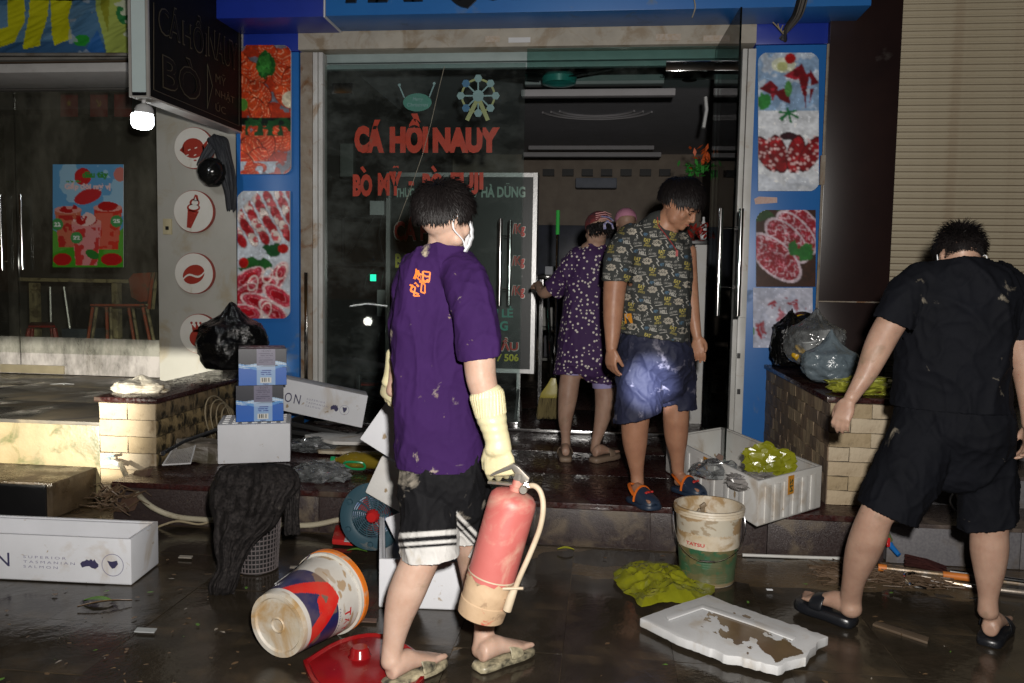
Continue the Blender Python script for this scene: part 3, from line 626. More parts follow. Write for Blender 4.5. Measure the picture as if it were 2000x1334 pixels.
# ------------------------------------------------------------------ room behind the doors
rm = struct('shop_interior')
WALLI = mat('back_wall_tile', (.36, .29, .22), (.26, .20, .15), scale=4, rough=.5)
m = MB(); m.aabb((-2.6, 6.4, -.02), (2.2, 14, .205)); m.build('floor', mat('wet_interior_floor', (.10, .085, .075), (.06, .05, .045), scale=3, rough=.10, rough2=.3, bump=.1), rm)
m = MB(); m.aabb((-2.7, 13.5, 0), (2.3, 13.6, 3.6)); m.build('back_wall', WALLI, rm)
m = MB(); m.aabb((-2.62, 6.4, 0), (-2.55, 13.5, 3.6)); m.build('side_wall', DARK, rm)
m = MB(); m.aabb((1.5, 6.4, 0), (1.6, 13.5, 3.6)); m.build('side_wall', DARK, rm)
m = MB(); m.aabb((-2.7, 6.25, 3.42), (2.3, 13.6, 3.5)); m.build('ceiling', mat('ceiling_grey', (.50, .50, .54), (.44, .44, .47), rough=.8), rm)
def coveat(v0, v1, u0, u1, Y, hz, dp):
    m = MB(); um = (u0+u1)/2; x0, x1 = P(u0, v0, Y).x, P(u1, v0, Y).x; z1 = P(um, v0, Y).z; z0 = P(um, v1, Y).z
    m.aabb((x0, Y, z0), (x1, Y+dp, z1)); m.build('ceiling_cove', CEIL, rm, bevel=.01)
coveat(146, 164, 1025, 1298, 7.6, 0, .12); coveat(173, 187, 1018, 1320, 7.2, 0, .1); coveat(284, 292, 1032, 1278, 11.4, 0, .1); coveat(297, 306, 1022, 1292, 11, 0, .12)
coveat(146, 150, 1290, 1300, 7.55, 0, .05)
for k, r_ in enumerate((.85, 1.05, 1.25)):
    m = MB(); c = P(1165, 240, 10.0); z = 3.40; m.tube([(c.x+r_*.55*math.cos(a), 9.9+r_*.5*math.sin(a), z) for a in [math.pi*(.1+.8*i/20) for i in range(21)]], .014, 6); m.build('ceiling_ring', CEIL, rm, smooth=True)
for u, v, Y in ((1366, 168, 7.2), (1124, 207, 8.2), (1226, 207, 8.2), (1344, 236, 8.6)):
    c = P(u, v, Y); m = MB(); m.lathe([(.0, .0), (.07, 0), (.075, -.012), (.05, -.02), (.0, -.022)], (c.x, Y, 3.42), seg=16); m.build('downlight', BLK, rm, smooth=True)
fan = thing('ceiling_fan', 'teal ceiling fan hanging inside the shop behind the glass', 'fan', tuple(P(1092, 135, 7.9)))
c = P(1092, 152, 7.0); c.z = min(c.z, 3.2); FT = mat('teal_fan_paint', (.05, .42, .38), rough=.35)
m = MB(); m.lathe([(.02, .12), (.10, .05), (.15, .0), (.14, -.05), (.05, -.07), (.01, -.072)], c, seg=20); m.build('motor', FT, fan, smooth=True)
m = MB(); m.tube([c+V((0, 0, .05)), (c.x, c.y, 3.42)], .012, 8); m.build('rod', BLK, fan)
for a in (-35, 85, 205):
    m = MB(); r3 = Matrix.Rotation(math.radians(a), 3, 'Z') @ Matrix.Rotation(math.radians(10), 3, 'X'); m.box(c+r3 @ V((.40, 0, -.01)), (.5, .14, .008), r3); m.build('blade', BLK, fan, bevel=.003)
for k in range(7):
    m = MB(); PB(m, 1060+k*38, 330, 1082+k*38, 343, 13.2, .1); m.build('wall_vent', BLK, rm)
m = MB(); PB(m, 1124, 347, 1205, 367, 12.8, .2); tag(m.build('air_conditioner', mat('dim_grey_casing', (.3, .33, .4)), bevel=.02), 'pale air conditioner high on the dark back wall', 'air conditioner')
m = MB(); PB(m, 1045, 440, 1215, 560, 12.6, .5); tag(m.build('display_fridge', mat('grey_fridge', (.10, .11, .15), (.07, .08, .1), rough=.3), bevel=.01), 'dark grey fridge against the back wall behind the woman', 'fridge')
ct = thing('counter_table', 'steel work table in the shop left of the woman', 'table', (-.5, 7.4, .226))
m = MB(); PB(m, 1045, 537, 1125, 545, 7.2, .8); m.build('table_top', CHR, ct, bevel=.004)
for u in (1052, 1118):
    m = MB(); PB(m, u, 546, u+7, 790, 7.2, .04); m.build('leg', CHR, ct)
for v in (585, 640, 700): 
    m = MB(); PB(m, 1052, v, 1125, v+5, 7.25, .6); m.build('shelf', mat('grimy_shelf', (.10, .10, .09)), ct)
for k, (u, v, w, h, cc) in enumerate(((1060, 600, 24, 38, (.3, .3, .28)), (1090, 560, 22, 25, (.12, .1, .08)), (1062, 655, 30, 44, (.05, .05, .06)), (1096, 660, 18, 38, (.35, .33, .3)), (1064, 520, 30, 17, (.4, .42, .46)))):
    m = MB(); PB(m, u, v, u+w, v+h, 7.3+.05*k, .2); tag(m.build('storage_box', mat('box_paint_%d' % k, cc), bevel=.012), ('grey box on the upper shelf of the steel table', 'brown box tucked under the steel table top', 'black box on the middle shelf of the steel table', 'pale carton beside the black box on the steel table shelf', 'light grey tray lying on the steel work table')[k], 'box')
# price board stand
pb = thing('price_board', 'tall black price board in an aluminium frame behind the glass door', 'sign', tuple(P(905, 760, 6.9)))
BY = 6.75
ALU = mat('aluminium', (.5, .5, .5), (.42, .42, .42), rough=.35, metal=.8)
x0, x1 = P(758, 500, BY).x, P(1044, 500, BY).x; z1, z0 = P(900, 341, BY).z, P(900, 722, BY).z
m = MB(); m.aabb((x0, BY, z0), (x1, BY+.14, z1)); m.build('panel', mat('black_board', (.006, .010, .010), (.009, .014, .014), scale=3, rough=.4, stain=(.03, .038, .036), sthr=.6, sscale=2.5), pb)
m = MB()
for q in (((x0-.015, BY-.015, z0-.015), (x0+.02, BY+.15, z1+.015)), ((x1-.02, BY-.015, z0-.015), (x1+.015, BY+.15, z1+.015)), ((x0+.021, BY-.014, z1-.02), (x1-.021, BY+.149, z1+.014)), ((x0+.021, BY-.014, z0-.014), (x1-.021, BY+.149, z0+.02))): m.aabb(*q)
m.build('frame', ALU, pb)
for xx in (x0+.12, x1-.12):
    m = MB(); m.aabb((xx-.015, BY+.05, .21), (xx+.015, BY+.08, z0-.02)); m.build('leg', ALU, pb)
    m = MB(); m.tube([(xx, BY-.15, .22), (xx, BY+.06, .45), (xx, BY+.3, .22)], .012, 6); m.build('foot', ALU, pb)
TG = mat('pale_green_letters', (.40, .56, .48), rough=.5); TR = mat('red_letters', (.72, .05, .035), rough=.5); TY = mat('yellow_letters', (.78, .72, .06), rough=.5); TW = mat('outline_letters', (.85, .8, .75), rough=.5); TGR = mat('green_letters', (.08, .52, .40), rough=.5)
def words(lst, m_, Y=BY-.018):
    b = MB()
    for s_, box in lst: text_px(b, s_, box, Y, bold=.035)
    return b.build('lettering', m_, pb, fixn=False)
words([('THỰC PHẨM NHẬP KHẨU', (772, 358, 931, 390)), ('HÀ DŨNG', (940, 358, 1026, 386))], TG)
for s_, bx, mm in (('CÁ HỒI', (770, 412, 872, 470), TR), ('/Kg', (1001, 437, 1025, 462), TR), ('BA CHỈ', (772, 486, 850, 523), TY), ('/Kg', (1000, 500, 1024, 524), TR), ('BÒ MỸ', (770, 543, 850, 580), TR), ('/Kg', (999, 558, 1024, 582), TR), ('BÁN LẺ', (932, 598, 1002, 620), TGR), ('CHUNG', (910, 627, 992, 646), TGR), ('NHU CẦU', (900, 660, 1012, 685), TR), ('7 506', (970, 691, 1013, 706), TY)):
    g2 = 1.5 if mm is TR else 0
    if g2: words([(s_, (bx[0]-g2, bx[1]-g2, bx[2]+g2, bx[3]+g2))], TW, BY-.0165)
    words([(s_, bx)], mm)
# broom and mop standing in the doorway
GRNP = mat('green_plastic', (.03, .42, .06), rough=.4)
mp_ = thing('mop', 'upright mop with green grip and steel pole beside the woman', 'mop', tuple(G(1082, 800, .226)))
m = MB(); m.tube([P(1089, 455, 6.0), P(1084, 735, 6.0)], .011, 10); m.build('pole', CHR, mp_, smooth=True)
m = MB(); m.tube([P(1090, 411, 6.0), P(1089, 458, 6.0)], .014, 10); m.build('grip', GRNP, mp_, smooth=True)
br = thing('broom', 'yellow broom with its bristles down in the doorway', 'broom', tuple(P(1072, 815, 5.95)))
YB = mat('yellow_translucent_plastic', (.42, .36, .05), (.34, .28, .05), rough=.35, trans=.2); BRS = mat('straw_bristles', (.33, .27, .12), (.2, .16, .08), rough=.6)
m = MB(); m.rings([[P(u, v, 5.95+dy) for u, dy in ((a, -.02), (b, -.02), (b, .02), (a, .02))] for a, b, v in ((1076, 1086, 738), (1068, 1088, 752), (1056, 1092, 768), (1054, 1093, 778))]); m.build('head', YB, br, bevel=.006)
m = MB()
for k in range(110):
    u = 1053+41*rnd.random(); y = 5.95+rnd.uniform(-.025, .025); m.tube([P(u, 776, y), P(u+rnd.uniform(-3, 3)-3, 817+rnd.uniform(-4, 2), y)], .0018, 3)
m.build('bristles', BRS, br)
m = MB(); m.tube([P(1078, 742, 5.96), P(1070, 560, 6.1)], .011, 8); m.build('pole', CHR, br, smooth=True)
# right side of the room: white cabinet, flowers
cb = thing('white_cabinet', 'narrow white cabinet just inside the open door', 'cabinet', tuple(G(1368, 850, .226)))
m = MB(); PB(m, 1352, 478, 1384, 836, 6.7, .4); m.build('body', mat('stained_white_panel', (.6, .6, .6), (.55, .54, .5), stain=(.35, .24, .14), sthr=.6, sscale=5), cb, bevel=.004)
m = MB(); PB(m, 1350, 468, 1386, 477, 6.68, .44); m.build('top', BLK, cb, bevel=.004)
bt = MB(); c = P(1373, 468, 6.75); bt.lathe([(.02, 0), (.028, .01), (.028, .11), (.01, .15), (.01, .18), (0, .18)], c, seg=12); tag(bt.build('spray_bottle', WPL, smooth=True), 'small pale bottle standing on the white cabinet', 'bottle')
fl = thing('hanging_flowers', 'green and orange plastic flowers hanging by the right of the doorway', 'decoration', tuple(P(1362, 330, 6.6)))
for mm, (u, v), n_, nm in ((mat('leaf_green', (.05, .30, .05), rough=.4), (1360, 328), 60, 'leaves'), (mat('orange_petals', (.6, .10, .02), rough=.5), (1376, 307), 30, 'petals'), (mat('red_petals', (.4, .03, .02), rough=.5), (1362, 450), 50, 'petals')):
    m = MB(); c = P(u, v, 6.6)
    for k in range(n_):
        q = c+V((rnd.gauss(0, .05), rnd.gauss(0, .05), rnd.gauss(0, .03 if nm == 'leaves' else .04))); a = V([rnd.gauss(0, 1) for _ in range(3)]).normalized()*.035; b = a.cross(V((0, .3, 1))).normalized()*.014; m.add([q-a, q+b, q+a, q-b], [(0, 1, 2, 3)])
    m.build(nm, mm, fl, fixn=False)['kind'] = 'stuff'
m = MB(); m.tube([P(1378, 190, 6.6), P(1380, 215, 6.6), P(1374, 250, 6.6)], .03, 10, flat=.5); tag(m.build('wall_fan_bracket', WPL, smooth=True), 'white bracket hanging high inside by the open door', 'bracket')
# clutter seen through the left glass leaf
sh = thing('wall_shelf', 'black wall shelf with wires and small devices behind the left glass', 'shelf', tuple(P(700, 520, 7.2)))
m = MB(); PB(m, 636, 512, 752, 520, 7.2, .4); m.build('board', BLK, sh)
m = MB(); PB(m, 668, 405, 672, 512, 7.2, .03); PB(m, 645, 420, 752, 426, 7.2, .3); m.build('upright', BLK, sh)
for k, (u0, v0, u1, v1, cc, lb) in enumerate(((742-6, 566, 754, 618, (.4, .41, .4), 'grey wall box with a vent grille beside the price board'), (722, 392, 750, 420, (.5, .52, .52), 'small white junction box on the shelf behind the glass'), (664, 280, 690, 345, (.10, .11, .10), 'tall grey panel behind the red letters'), (738, 650, 756, 705, (.3, .31, .3), 'lower pale box at the foot of the price board'))):
    m = MB(); PB(m, u0, v0, u1, v1, 7.0, .1); tag(m.build('wall_box', mat('wall_box_%d' % k, cc), bevel=.006), lb, 'box')
m = MB(); PB(m, 723, 536, 734, 549, 7.0, .01); tag(m.build('green_display', mat('green_led', (.0, .3, .2), emit=(.02, 1, .55), estr=1.6)), 'small glowing green display on the dark wall', 'display')
for k, pts in enumerate(([(736, 388), (728, 430), (700, 470), (678, 500)], [(752, 380), (740, 460), (752, 520), (742, 570)], [(730, 525), (716, 540), (712, 560), (726, 575), (742, 565)])):
    m = MB(); m.tube([P(u, v, 7.05) for u, v in pts], .006, 6); tag(m.build('cable', BLK, smooth=True), ('black cable slanting down from the junction box', 'black cable running down beside the price board frame', 'thin cable looped under the green display')[k], 'cable', )
pc = thing('plastic_chair', 'black plastic chair just behind the left glass leaf', 'chair', tuple(G(735, 800, .226)))
m = MB(); PB(m, 695, 727, 765, 734, 6.7, .03); PB(m, 695, 727, 703, 800, 6.7, .03); PB(m, 757, 727, 765, 800, 6.7, .03)
for v in (742, 754): PB(m, 704, v, 756, v+5, 6.71, .02)
m.build('backrest', BLK, pc, bevel=.004); m = MB(); PB(m, 695, 775, 765, 781, 6.5, .35); m.build('seat', BLK, pc, bevel=.005)
m = MB(); c = P(717, 748, 6.9); m.lathe([(.0, -.03), (.09, -.03), (.1, 0), (.0, .01)], c, seg=16); tag(m.build('red_basin', mat('red_plastic_dull', (.35, .03, .02)), smooth=True), 'dull red basin behind the black plastic chair', 'basin')
# ------------------------------------------------------------------ left shop: white wall panel, round signs, glass, room
PANEL = mat('dusty_white_wall', (.42, .41, .37), (.36, .35, .31), scale=2, rough=.6, bump=.12, bscale=14, stain=(.34, .29, .20), sthr=.56, sscale=2.5)
wp = thing('wall_panel', 'dusty white wall panel carrying the row of round red and white signs', 'wall', (-3.2, 6.05, .2))
wx0, wx1 = P(308, 450, 6.05).x, xl0-.004
m = MB(); m.aabb((wx0, 6.05, .2), (wx1, 6.3, 3.3)); m.build('panel', PANEL, wp, bevel=.003)
m = MB(); m.aabb((wx1-.018, 6.035, .64), (wx1-.001, 6.049, 3.1)); m.build('edge_trim', BLK, wp)
SWI = mat('ivory_plastic', (.50, .44, .28), rough=.4)
m = MB(); PB(m, 318, 427, 335, 458, 6.035, .014); sw = tag(m.build('wall_switch', SWI, bevel=.003), 'ivory wall switch plate at the left edge of the white wall panel', 'switch')
m = MB(); PB(m, 323, 442, 329, 449, 6.031, .004); m.build('rocker', BLK, sw, off=V((0, 0, 0))); 
SGW = mat('sign_white_acrylic', (.68, .66, .62), (.6, .58, .52), scale=3, rough=.35, stain=(.45, .38, .26), sthr=.62, sscale=5)
SGR = mat('sign_red_acrylic', (.33, .035, .02), (.28, .03, .02), rough=.4)
def sign(label, u, v, r, draw):
    Y = 6.012; c = P(u, v, Y); k = (P(u+1, v, Y)-c).length; t = thing('round_sign', label, 'sign', tuple(c), 'round signs down the white wall panel')
    m = MB(); m.lathe([(0, 0), (r*k, 0), (r*k, -.004), (0, -.004)], c, (0, 1, 0), 40); m.build('face', SGW, t, smooth=True)
    m = MB(); m.lathe([(0, 0), (r*k*1.03, 0), (r*k*1.03, .03), (0, .03)], c+V((0, .004, 0)), (0, 1, 0), 40); m.build('rim', SGR, t, smooth=True)
    m = MB(); w = MB(); draw(m, w, lambda x, y: c+V((x*r*k, -.0065, -y*r*k)))
    m.build('red_icon', SGR, t, fixn=False)
    if w.v: w.v = [p+V((0, -.001, 0)) for p in w.v]; w.build('white_icon', SGW, t, fixn=False)
def fanp(mb, f, pts): mb.fan([f(x, y) for x, y in pts])
def ellp(cx, cy, rx, ry, a0=0, a1=360, n=20, rot=0):
    q = math.radians(rot); return [(cx+rx*math.cos(t)*math.cos(q)-ry*math.sin(t)*math.sin(q), cy+rx*math.cos(t)*math.sin(q)+ry*math.sin(t)*math.cos(q)) for t in [math.radians(a0+(a1-a0)*i/n) for i in range(n+(a1-a0 < 360))]]
def d_lemon(m, w, f):
    fanp(m, f, ellp(0, .02, .58, .5)); fanp(m, f, [(-.72, .12), (-.5, -.12), (-.5, .28)]); fanp(m, f, [(.48, -.1), (.78, -.42), (.72, -.05), (.5, .2)]); fanp(m, f, ellp(.1, .62, .08, .04))
    for x, y in ((-.2, .1), (.15, 0), (-.3, .36), (.1, .36)): fanp(w, f, [(x-.07, y), (x+.06, y-.05), (x+.07, y), (x-.06, y+.05)])
def d_cone(m, w, f):
    fanp(m, f, [(-.28, -.08), (.3, 0), (-.12, .82), (-.34, .78)]); fanp(m, f, ellp(.02, -.18, .34, .2)); fanp(m, f, ellp(.08, -.42, .26, .2)); fanp(m, f, [(-.02, -.5), (.1, -.82), (.24, -.78), (.3, -.5)])
    fanp(w, f, ellp(.03, -.2, .25, .12)); fanp(w, f, ellp(.1, -.42, .17, .12)); fanp(w, f, [(.06, -.48), (.13, -.72), (.2, -.5)])
def d_bean(m, w, f):
    fanp(m, f, ellp(0, .05, .6, .46, rot=-25))
    for i in range(12):
        x0, x1 = -.66+.11*i, -.66+.11*(i+1); g = lambda x: .12-.42*x+.16*math.sin(x*5); fanp(w, f, [(x0, g(x0)-.05), (x1, g(x1)-.05), (x1, g(x1)+.05), (x0, g(x0)+.05)])
def d_fruit(m, w, f):
    fanp(m, f, ellp(0, .22, .48, .46)); fanp(m, f, [(-.3, -.1), (-.36, -.5), (-.15, -.3), (-.1, -.58), (.06, -.32), (.12, -.58), (.2, -.3), (.4, -.48), (.3, -.1)])
    for x in (-.36, -.1, .12, .4): fanp(m, f, ellp(x, -.56, .07, .07, n=8))
sign('topmost round sign, a red lemon on white, half behind the hanging helmet', 378, 289, 37, d_lemon)
sign('round white sign with a red ice cream cone', 378, 413, 38, d_cone)
sign('round white sign with a red coffee bean', 379, 534, 37, d_bean)
sign('lowest round sign with a red fruit, half hidden by the black bin bag', 388, 652, 36, d_fruit)
ls = thing('left_shop_window', 'muddy floor to ceiling glass of the neighbouring shop at the left edge', 'shop window', (-4.2, 6.56, .474))
DG = thin('muddy_shop_glass', (.88, .90, .86), grime=(.46, .44, .36), gthr=.46, gscale=1.6, gamt=.20, body=.035, stretch=(1, 1, .5))
MG = thin('mud_smeared_glass', (.7, .7, .66), grime=(.62, .58, .56), gthr=.36, gscale=4, gamt=.75, body=.16, stretch=(1, 1, .45))
for a, b in ((-7.0, P(35, 500, 6.56).x), (P(37, 500, 6.56).x, wx0-.0)):
    pane('pane', [(a, 6.56, .66), (b, 6.56, .66), (b, 6.56, 2.95), (a, 6.56, 2.95)], DG, ls)
    pane('muddy_pane_foot', [(a, 6.56, .48), (b, 6.56, .48), (b, 6.56, .80), (a, 6.56, .80)], MG, ls, .004)
m = MB()
for u in (42, 2):
    x = P(u, 450, 6.5).x; m.tube([(x, 6.5, P(u, 527, 6.5).z), (x, 6.5, P(u, 380, 6.5).z)], .015, 12)
    for v in (400, 510): z = P(u, v, 6.5).z; m.tube([(x, 6.5, z), (x, 6.56, z)], .006, 6)
m.build('pull_handle', CHR, ls, smooth=True)
m = MB(); PB(m, 0, 713, 124, 729, 6.54, .05); m.build('bottom_rail', mat('brass_rail', (.42, .36, .24), rough=.4, metal=.4), ls, bevel=.004)
m = MB(); m.aabb((wx0-.001, 6.3, .474), (wx0+.05, 6.62, 3.3)); m.build('jamb', PANEL, ls)
lr = struct('left_room')
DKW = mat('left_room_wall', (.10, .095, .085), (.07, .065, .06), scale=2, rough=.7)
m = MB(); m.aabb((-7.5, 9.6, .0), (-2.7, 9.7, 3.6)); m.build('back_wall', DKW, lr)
m = MB(); m.aabb((-2.74, 6.4, .0), (-2.70, 9.6, 3.6)); m.build('side_wall', mat('pale_room_wall', (.26, .26, .25), rough=.7), lr)
m = MB(); m.aabb((-7.5, 6.62, .2), (-2.75, 9.6, .45)); m.build('floor', PALE, lr)
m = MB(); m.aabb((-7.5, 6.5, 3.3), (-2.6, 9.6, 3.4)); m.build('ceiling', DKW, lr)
GRYB = mat('grey_beam', (.20, .19, .17), (.15, .14, .125), scale=5, rough=.7, stain=(.1, .08, .06), sthr=.55)
WHB = mat('white_beam', (.5, .49, .48), (.42, .41, .4), scale=5, rough=.6, stain=(.25, .22, .2), sthr=.6)
lb = thing('window_header', 'stained white and grey beams above the left shop window', 'beam', (-4.2, 6.3, 2.95))
def beam(name, mm, v0, v1, Y, d): 
    m = MB(); z1 = P(125, v0, Y).z; z0 = P(125, v1, Y).z; m.aabb((-7.2, Y, z0), (wx0-.002, Y+d, z1)); m.build(name, mm, lb, bevel=.008)
beam('grey_beam', GRYB, 106, 116, 5.95, .5); beam('brown_strip', mat('brown_strip', (.08, .05, .03)), 117, 122, 6.0, .4); beam('white_beam', WHB, 123, 141, 5.9, .5); beam('dark_header', DKW, 150, 176, 6.5, .1)
# banner
R = Ras(126, 56, (70, 108, 140)); R.put((R.n(4, 2) > .5) & (R.y > .1), (96, 132, 160), .6); R.put(R.y > .78, (50, 84, 120))
YL = (176, 176, 24)
R.put(R.poly([(0, .55), (.07, .5), (.07, 0), (.205, 0), (.2, .4), (.12, .78), (0, .88)]), YL); R.put(R.poly([(.245, 0), (.39, 0), (.33, .86), (.19, .92)]), YL)
R.put(R.poly([(.4, 0), (.56, 0), (.53, .3), (.575, .72), (.44, .86), (.4, .4)]), YL); R.put(R.poly([(.74, 0), (1, 0), (1, 1), (.82, 1), (.78, .5)]), (150, 164, 80))
R.put(R.poly([(.78, 0), (.86, .0), (.83, .6)]), (130, 134, 40)); R.put(R.ell(.96, .25, .06, .09) < 1, (40, 110, 60)); R.put(R.ell(.64, .76, .06, .045, -20) < 1, (36, 130, 46)); R.put(R.poly([(.65, .98), (.76, .56), (.81, .98)]), (40, 90, 150))
R.put((R.n(7, 8) > .56) & (R.x > .8), (176, 184, 160)); R.put((R.n(9, 5) > .6) & (R.x > .55) & (R.x < .75), (150, 160, 170), .6)
bn = thing('banner', 'creased blue advertising banner with big yellow letters at the top left', 'banner', tuple(P(125, 100, 5.7)))
BF = plane_fn((-60, -40, 253, 104), 5.7); BNM = mat('banner_vinyl', (1, 1, 1), attr='Col', rough=.35, bump=.1, bscale=20)
R2 = Ras(126, 56, (0, 0, 0)); R2.a = R.a
def bnf(x, y):
    p = BF(.19+.81*x, .28+.72*y); n_ = noise.noise(V((x*5, y*2.2, 1)))+.5*abs(noise.noise(V((x*11+y*9, y*4, 4)))); return p+V((0, -.022*n_-.010*math.sin(x*9+y*5), .012*noise.noise(V((x*6, 0, 3)))*(y > .9)))
R.grid('printed_sheet', bnf, BNM, bn, smooth=True)
m = MB(); a = BF(-.3, 1.015); b = BF(1, 1.015); m.tube([a+V((0, 0, 0)), b], .012, 8); m.build('bottom_rod', GRYB, bn)
# little flags in the dark room
for u, lb_ in ((135, 'star'), (193, 'sickle'), (240, 'plain')):
    Y = 7.4; f_ = plane_fn((u-17, 176, u+17, 228), Y); m = MB(); m.slab([f_(0, 0), f_(1, 0), f_(1, 1), f_(0, 1)], (0, .003, 0))
    o = tag(m.build('pennant', mat('red_flag', (.22, .012, .010), rough=.7)), {'star': 'small red flag with a yellow star hanging in the dark left shop', 'sickle': 'small red flag with a yellow hammer and sickle in the dark left shop', 'plain': 'small red flag nearest the projecting sign in the dark left shop'}[lb_], 'flag', 'small red flags in the left shop')
    m = MB(); fy = lambda x, y: f_(.5+x*.5, .5+y*.5)+V((0, -.002, 0))
    if lb_ == 'star': m.fan([fy(.35*(1 if i % 2 == 0 else .4)*math.sin(i*math.pi/5), -.3*(1 if i % 2 == 0 else .4)*math.cos(i*math.pi/5)) for i in range(10)])
    elif lb_ == 'sickle':
        for i in range(8):
            a, b = math.radians(-60+25*i), math.radians(-35+25*i); m.quad(*[fy(x, y) for x, y in ((.3*math.cos(a), .25*math.sin(a)), (.3*math.cos(b), .25*math.sin(b)), (.2*math.cos(b), .17*math.sin(b)), (.2*math.cos(a), .17*math.sin(a)))])
        m.quad(fy(-.3, -.25), fy(-.2, -.3), fy(.2, .2), fy(.13, .26))
    if m.v: m.build('emblem', mat('yellow_flag_print', (.4, .25, .01)), o, fixn=False, off=V((0, 0, 0)))
# drinks poster
R = Ras(92, 136, (96, 156, 200)); R.put((R.n(4, 1) > .52) & (R.y < .5), (150, 190, 214)); R.put(R.y > .78, (70, 150, 40)); R.put(R.poly([(0, .62), (.3, .8), (0, .86)]), (92, 160, 60)); R.put(R.poly([(1, .6), (.7, .86), (1, .9)]), (92, 160, 60))
R.put(R.ell(.43, .12, .12, .12) < 1, (186, 44, 44)); R.put(R.ell(.5, .31, .2, .1, -20) < 1, (186, 48, 52)); R.put(R.ell(.95, .1, .09, .1) < 1, (196, 120, 110)); R.put(R.ell(.79, .47, .15, .15) < 1, (214, 176, 50))
def cup(cx, y0, y1, w0, w1, c1, c2):
    R.put(R.poly([(cx-w0, y0), (cx+w0, y0), (cx+w1, y1), (cx-w1, y1)]), c1); R.put(R.poly([(cx-w0*.9, y0+.05), (cx+w0*.9, y0+.05), (cx+w1, y1), (cx-w1, y1)]) & (R.n(8, int(cx*90)) > .48), c2)
    R.put((R.ell(cx, y0, w0, w0*.28) < 1), (214, 150, 140)); R.put((R.ell(cx, y0-.015, w0*.7, w0*.35) < 1) & (R.n(12, 3) > .42), (176, 34, 34))
cup(.22, .44, .8, .19, .13, (196, 110, 84), (180, 50, 44)); cup(.78, .42, .82, .2, .14, (200, 60, 44), (206, 100, 80)); cup(.48, .56, .98, .21, .15, (214, 140, 140), (196, 60, 56)); R.put((R.ell(.45, .53, .16, .1) < 1) & (R.n(8, 9) > .45), (226, 190, 184))
for cx, cy in ((.07, .58), (.9, .55), (.34, .71)): R.put(R.ell(cx, cy, .085, .085) < 1, (72, 148, 84))
for s_, bx in (('22', (.02, .56, .12, .6)), ('25', (.85, .53, .95, .57)), ('22', (.29, .69, .39, .73))): R.txt(s_, bx, (225, 235, 225), bold=.04)
R.put((R.ell(.56, .87, .1, .06, 30) < 1), (50, 120, 50)); R.put(R.ell(.14, .92, .13, .09) < 1, (178, 34, 34)); R.put(R.ell(.83, .92, .15, .09) < 1, (178, 34, 34))
R.txt('dâu tây', (.42, .07, .79, .15), (64, 140, 60), bold=.06); R.txt('mùa dâu', (.2, .155, .4, .18), (90, 150, 70), bold=.03); R.txt('Gấp đôi mỹ vị', (.17, .17, .82, .26), (222, 190, 190), bold=.06)
dp_ = thing('drinks_poster', 'bright strawberry drinks poster on the left shop glass', 'poster', tuple(P(172, 523, 6.53))); fn = plane_fn((103, 321, 241, 522), 6.53)
R.grid('print', fn, PRINT, dp_); m = MB(); m.slab([fn(0, 0)+V((0, .002, 0)), fn(1, 0)+V((0, .002, 0)), fn(1, 1)+V((0, .002, 0)), fn(0, 1)+V((0, .002, 0))], (0, .003, 0)); m.build('backing', WPL, dp_)
# furniture in the left shop
ORG = mat('orange_plastic', (.62, .11, .04), (.5, .09, .03), rough=.45, stain=(.25, .18, .1), sthr=.55, sscale=9); BGE = mat('beige_plastic', (.60, .50, .28), rough=.5, stain=(.2, .15, .08), sthr=.5, sscale=9); REDP = mat('red_plastic', (.50, .025, .02), rough=.4, stain=(.2, .12, .07), sthr=.58, sscale=9)
def chair(label, u0, mm, Y, du=0, s=1.0):
    q = lambda u, v, dy=0: P(u0+(u)*s, v, Y+dy); t = thing('dining_chair', label, 'chair', tuple(q(50, 690)), 'chairs behind the left glass')
    m = MB(); m.slab([q(0, 598, -.15), q(105, 598, -.15), q(118, 602, .25), q(12, 602, .25)], (0, 0, .02)); m.build('seat', mm, t, bevel=.004)
    for a, b, dy in ((5, -8, -.14), (32, 35, -.13), (103, 122, -.1), (75, 90, .2)):
        m = MB(); m.tube([q(a, 600, dy), q(b, 690, dy)], .014, 8); m.build('leg', mm, t, smooth=True)
    m = MB(); m.rings([[q(u, v, .02), q(u+2, v, .06)] for u, v in ()] or [[q(112, 604, .0), q(118, 604, .03), q(118, 604, .05), q(110, 604, .03)], [q(116, 560, .05), q(122, 560, .08), q(122, 560, .1), q(114, 560, .08)], [q(122, 532, .08), q(127, 532, .1), q(127, 532, .12), q(119, 532, .1)]]); m.build('rear_upright', mm, t)
    m = MB(); m.slab([q(75, 545, .15), q(84, 534, .15), q(118, 532, .1), q(114, 588, .05), q(98, 590, .1), q(80, 580, .15)], (0, .015, 0)); m.build('backrest', mm, t, bevel=.004)
    return t
chair('orange plastic chair behind the left shop glass beside the wall panel', 176, ORG, 7.0)
chair('beige plastic chair stacked into the orange one behind the left glass', 184, BGE, 7.15)
ta = thing('cafe_table', 'pale pedestal table in the left shop below the poster', 'table', tuple(P(65, 720, 7.3)))
m = MB(); PB(m, 36, 544, 250, 551, 7.3, .5); m.build('tabletop', BGE, ta, bevel=.004); m = MB(); PB(m, 57, 552, 71, 690, 7.5, .08); m.build('pedestal', BGE, ta, bevel=.01); m = MB(); PB(m, 218, 552, 230, 690, 7.5, .08); m.build('pedestal', BGE, ta, bevel=.01)
sl_ = thing('stool', 'low red plastic stool behind the left shop glass', 'stool', tuple(P(85, 690, 6.9)))
m = MB(); m.slab([P(55, 640, 6.85), P(108, 640, 6.85), P(104, 633, 7.1), P(60, 633, 7.1)], (0, 0, .02)); m.build('seat', REDP, sl_, bevel=.004)
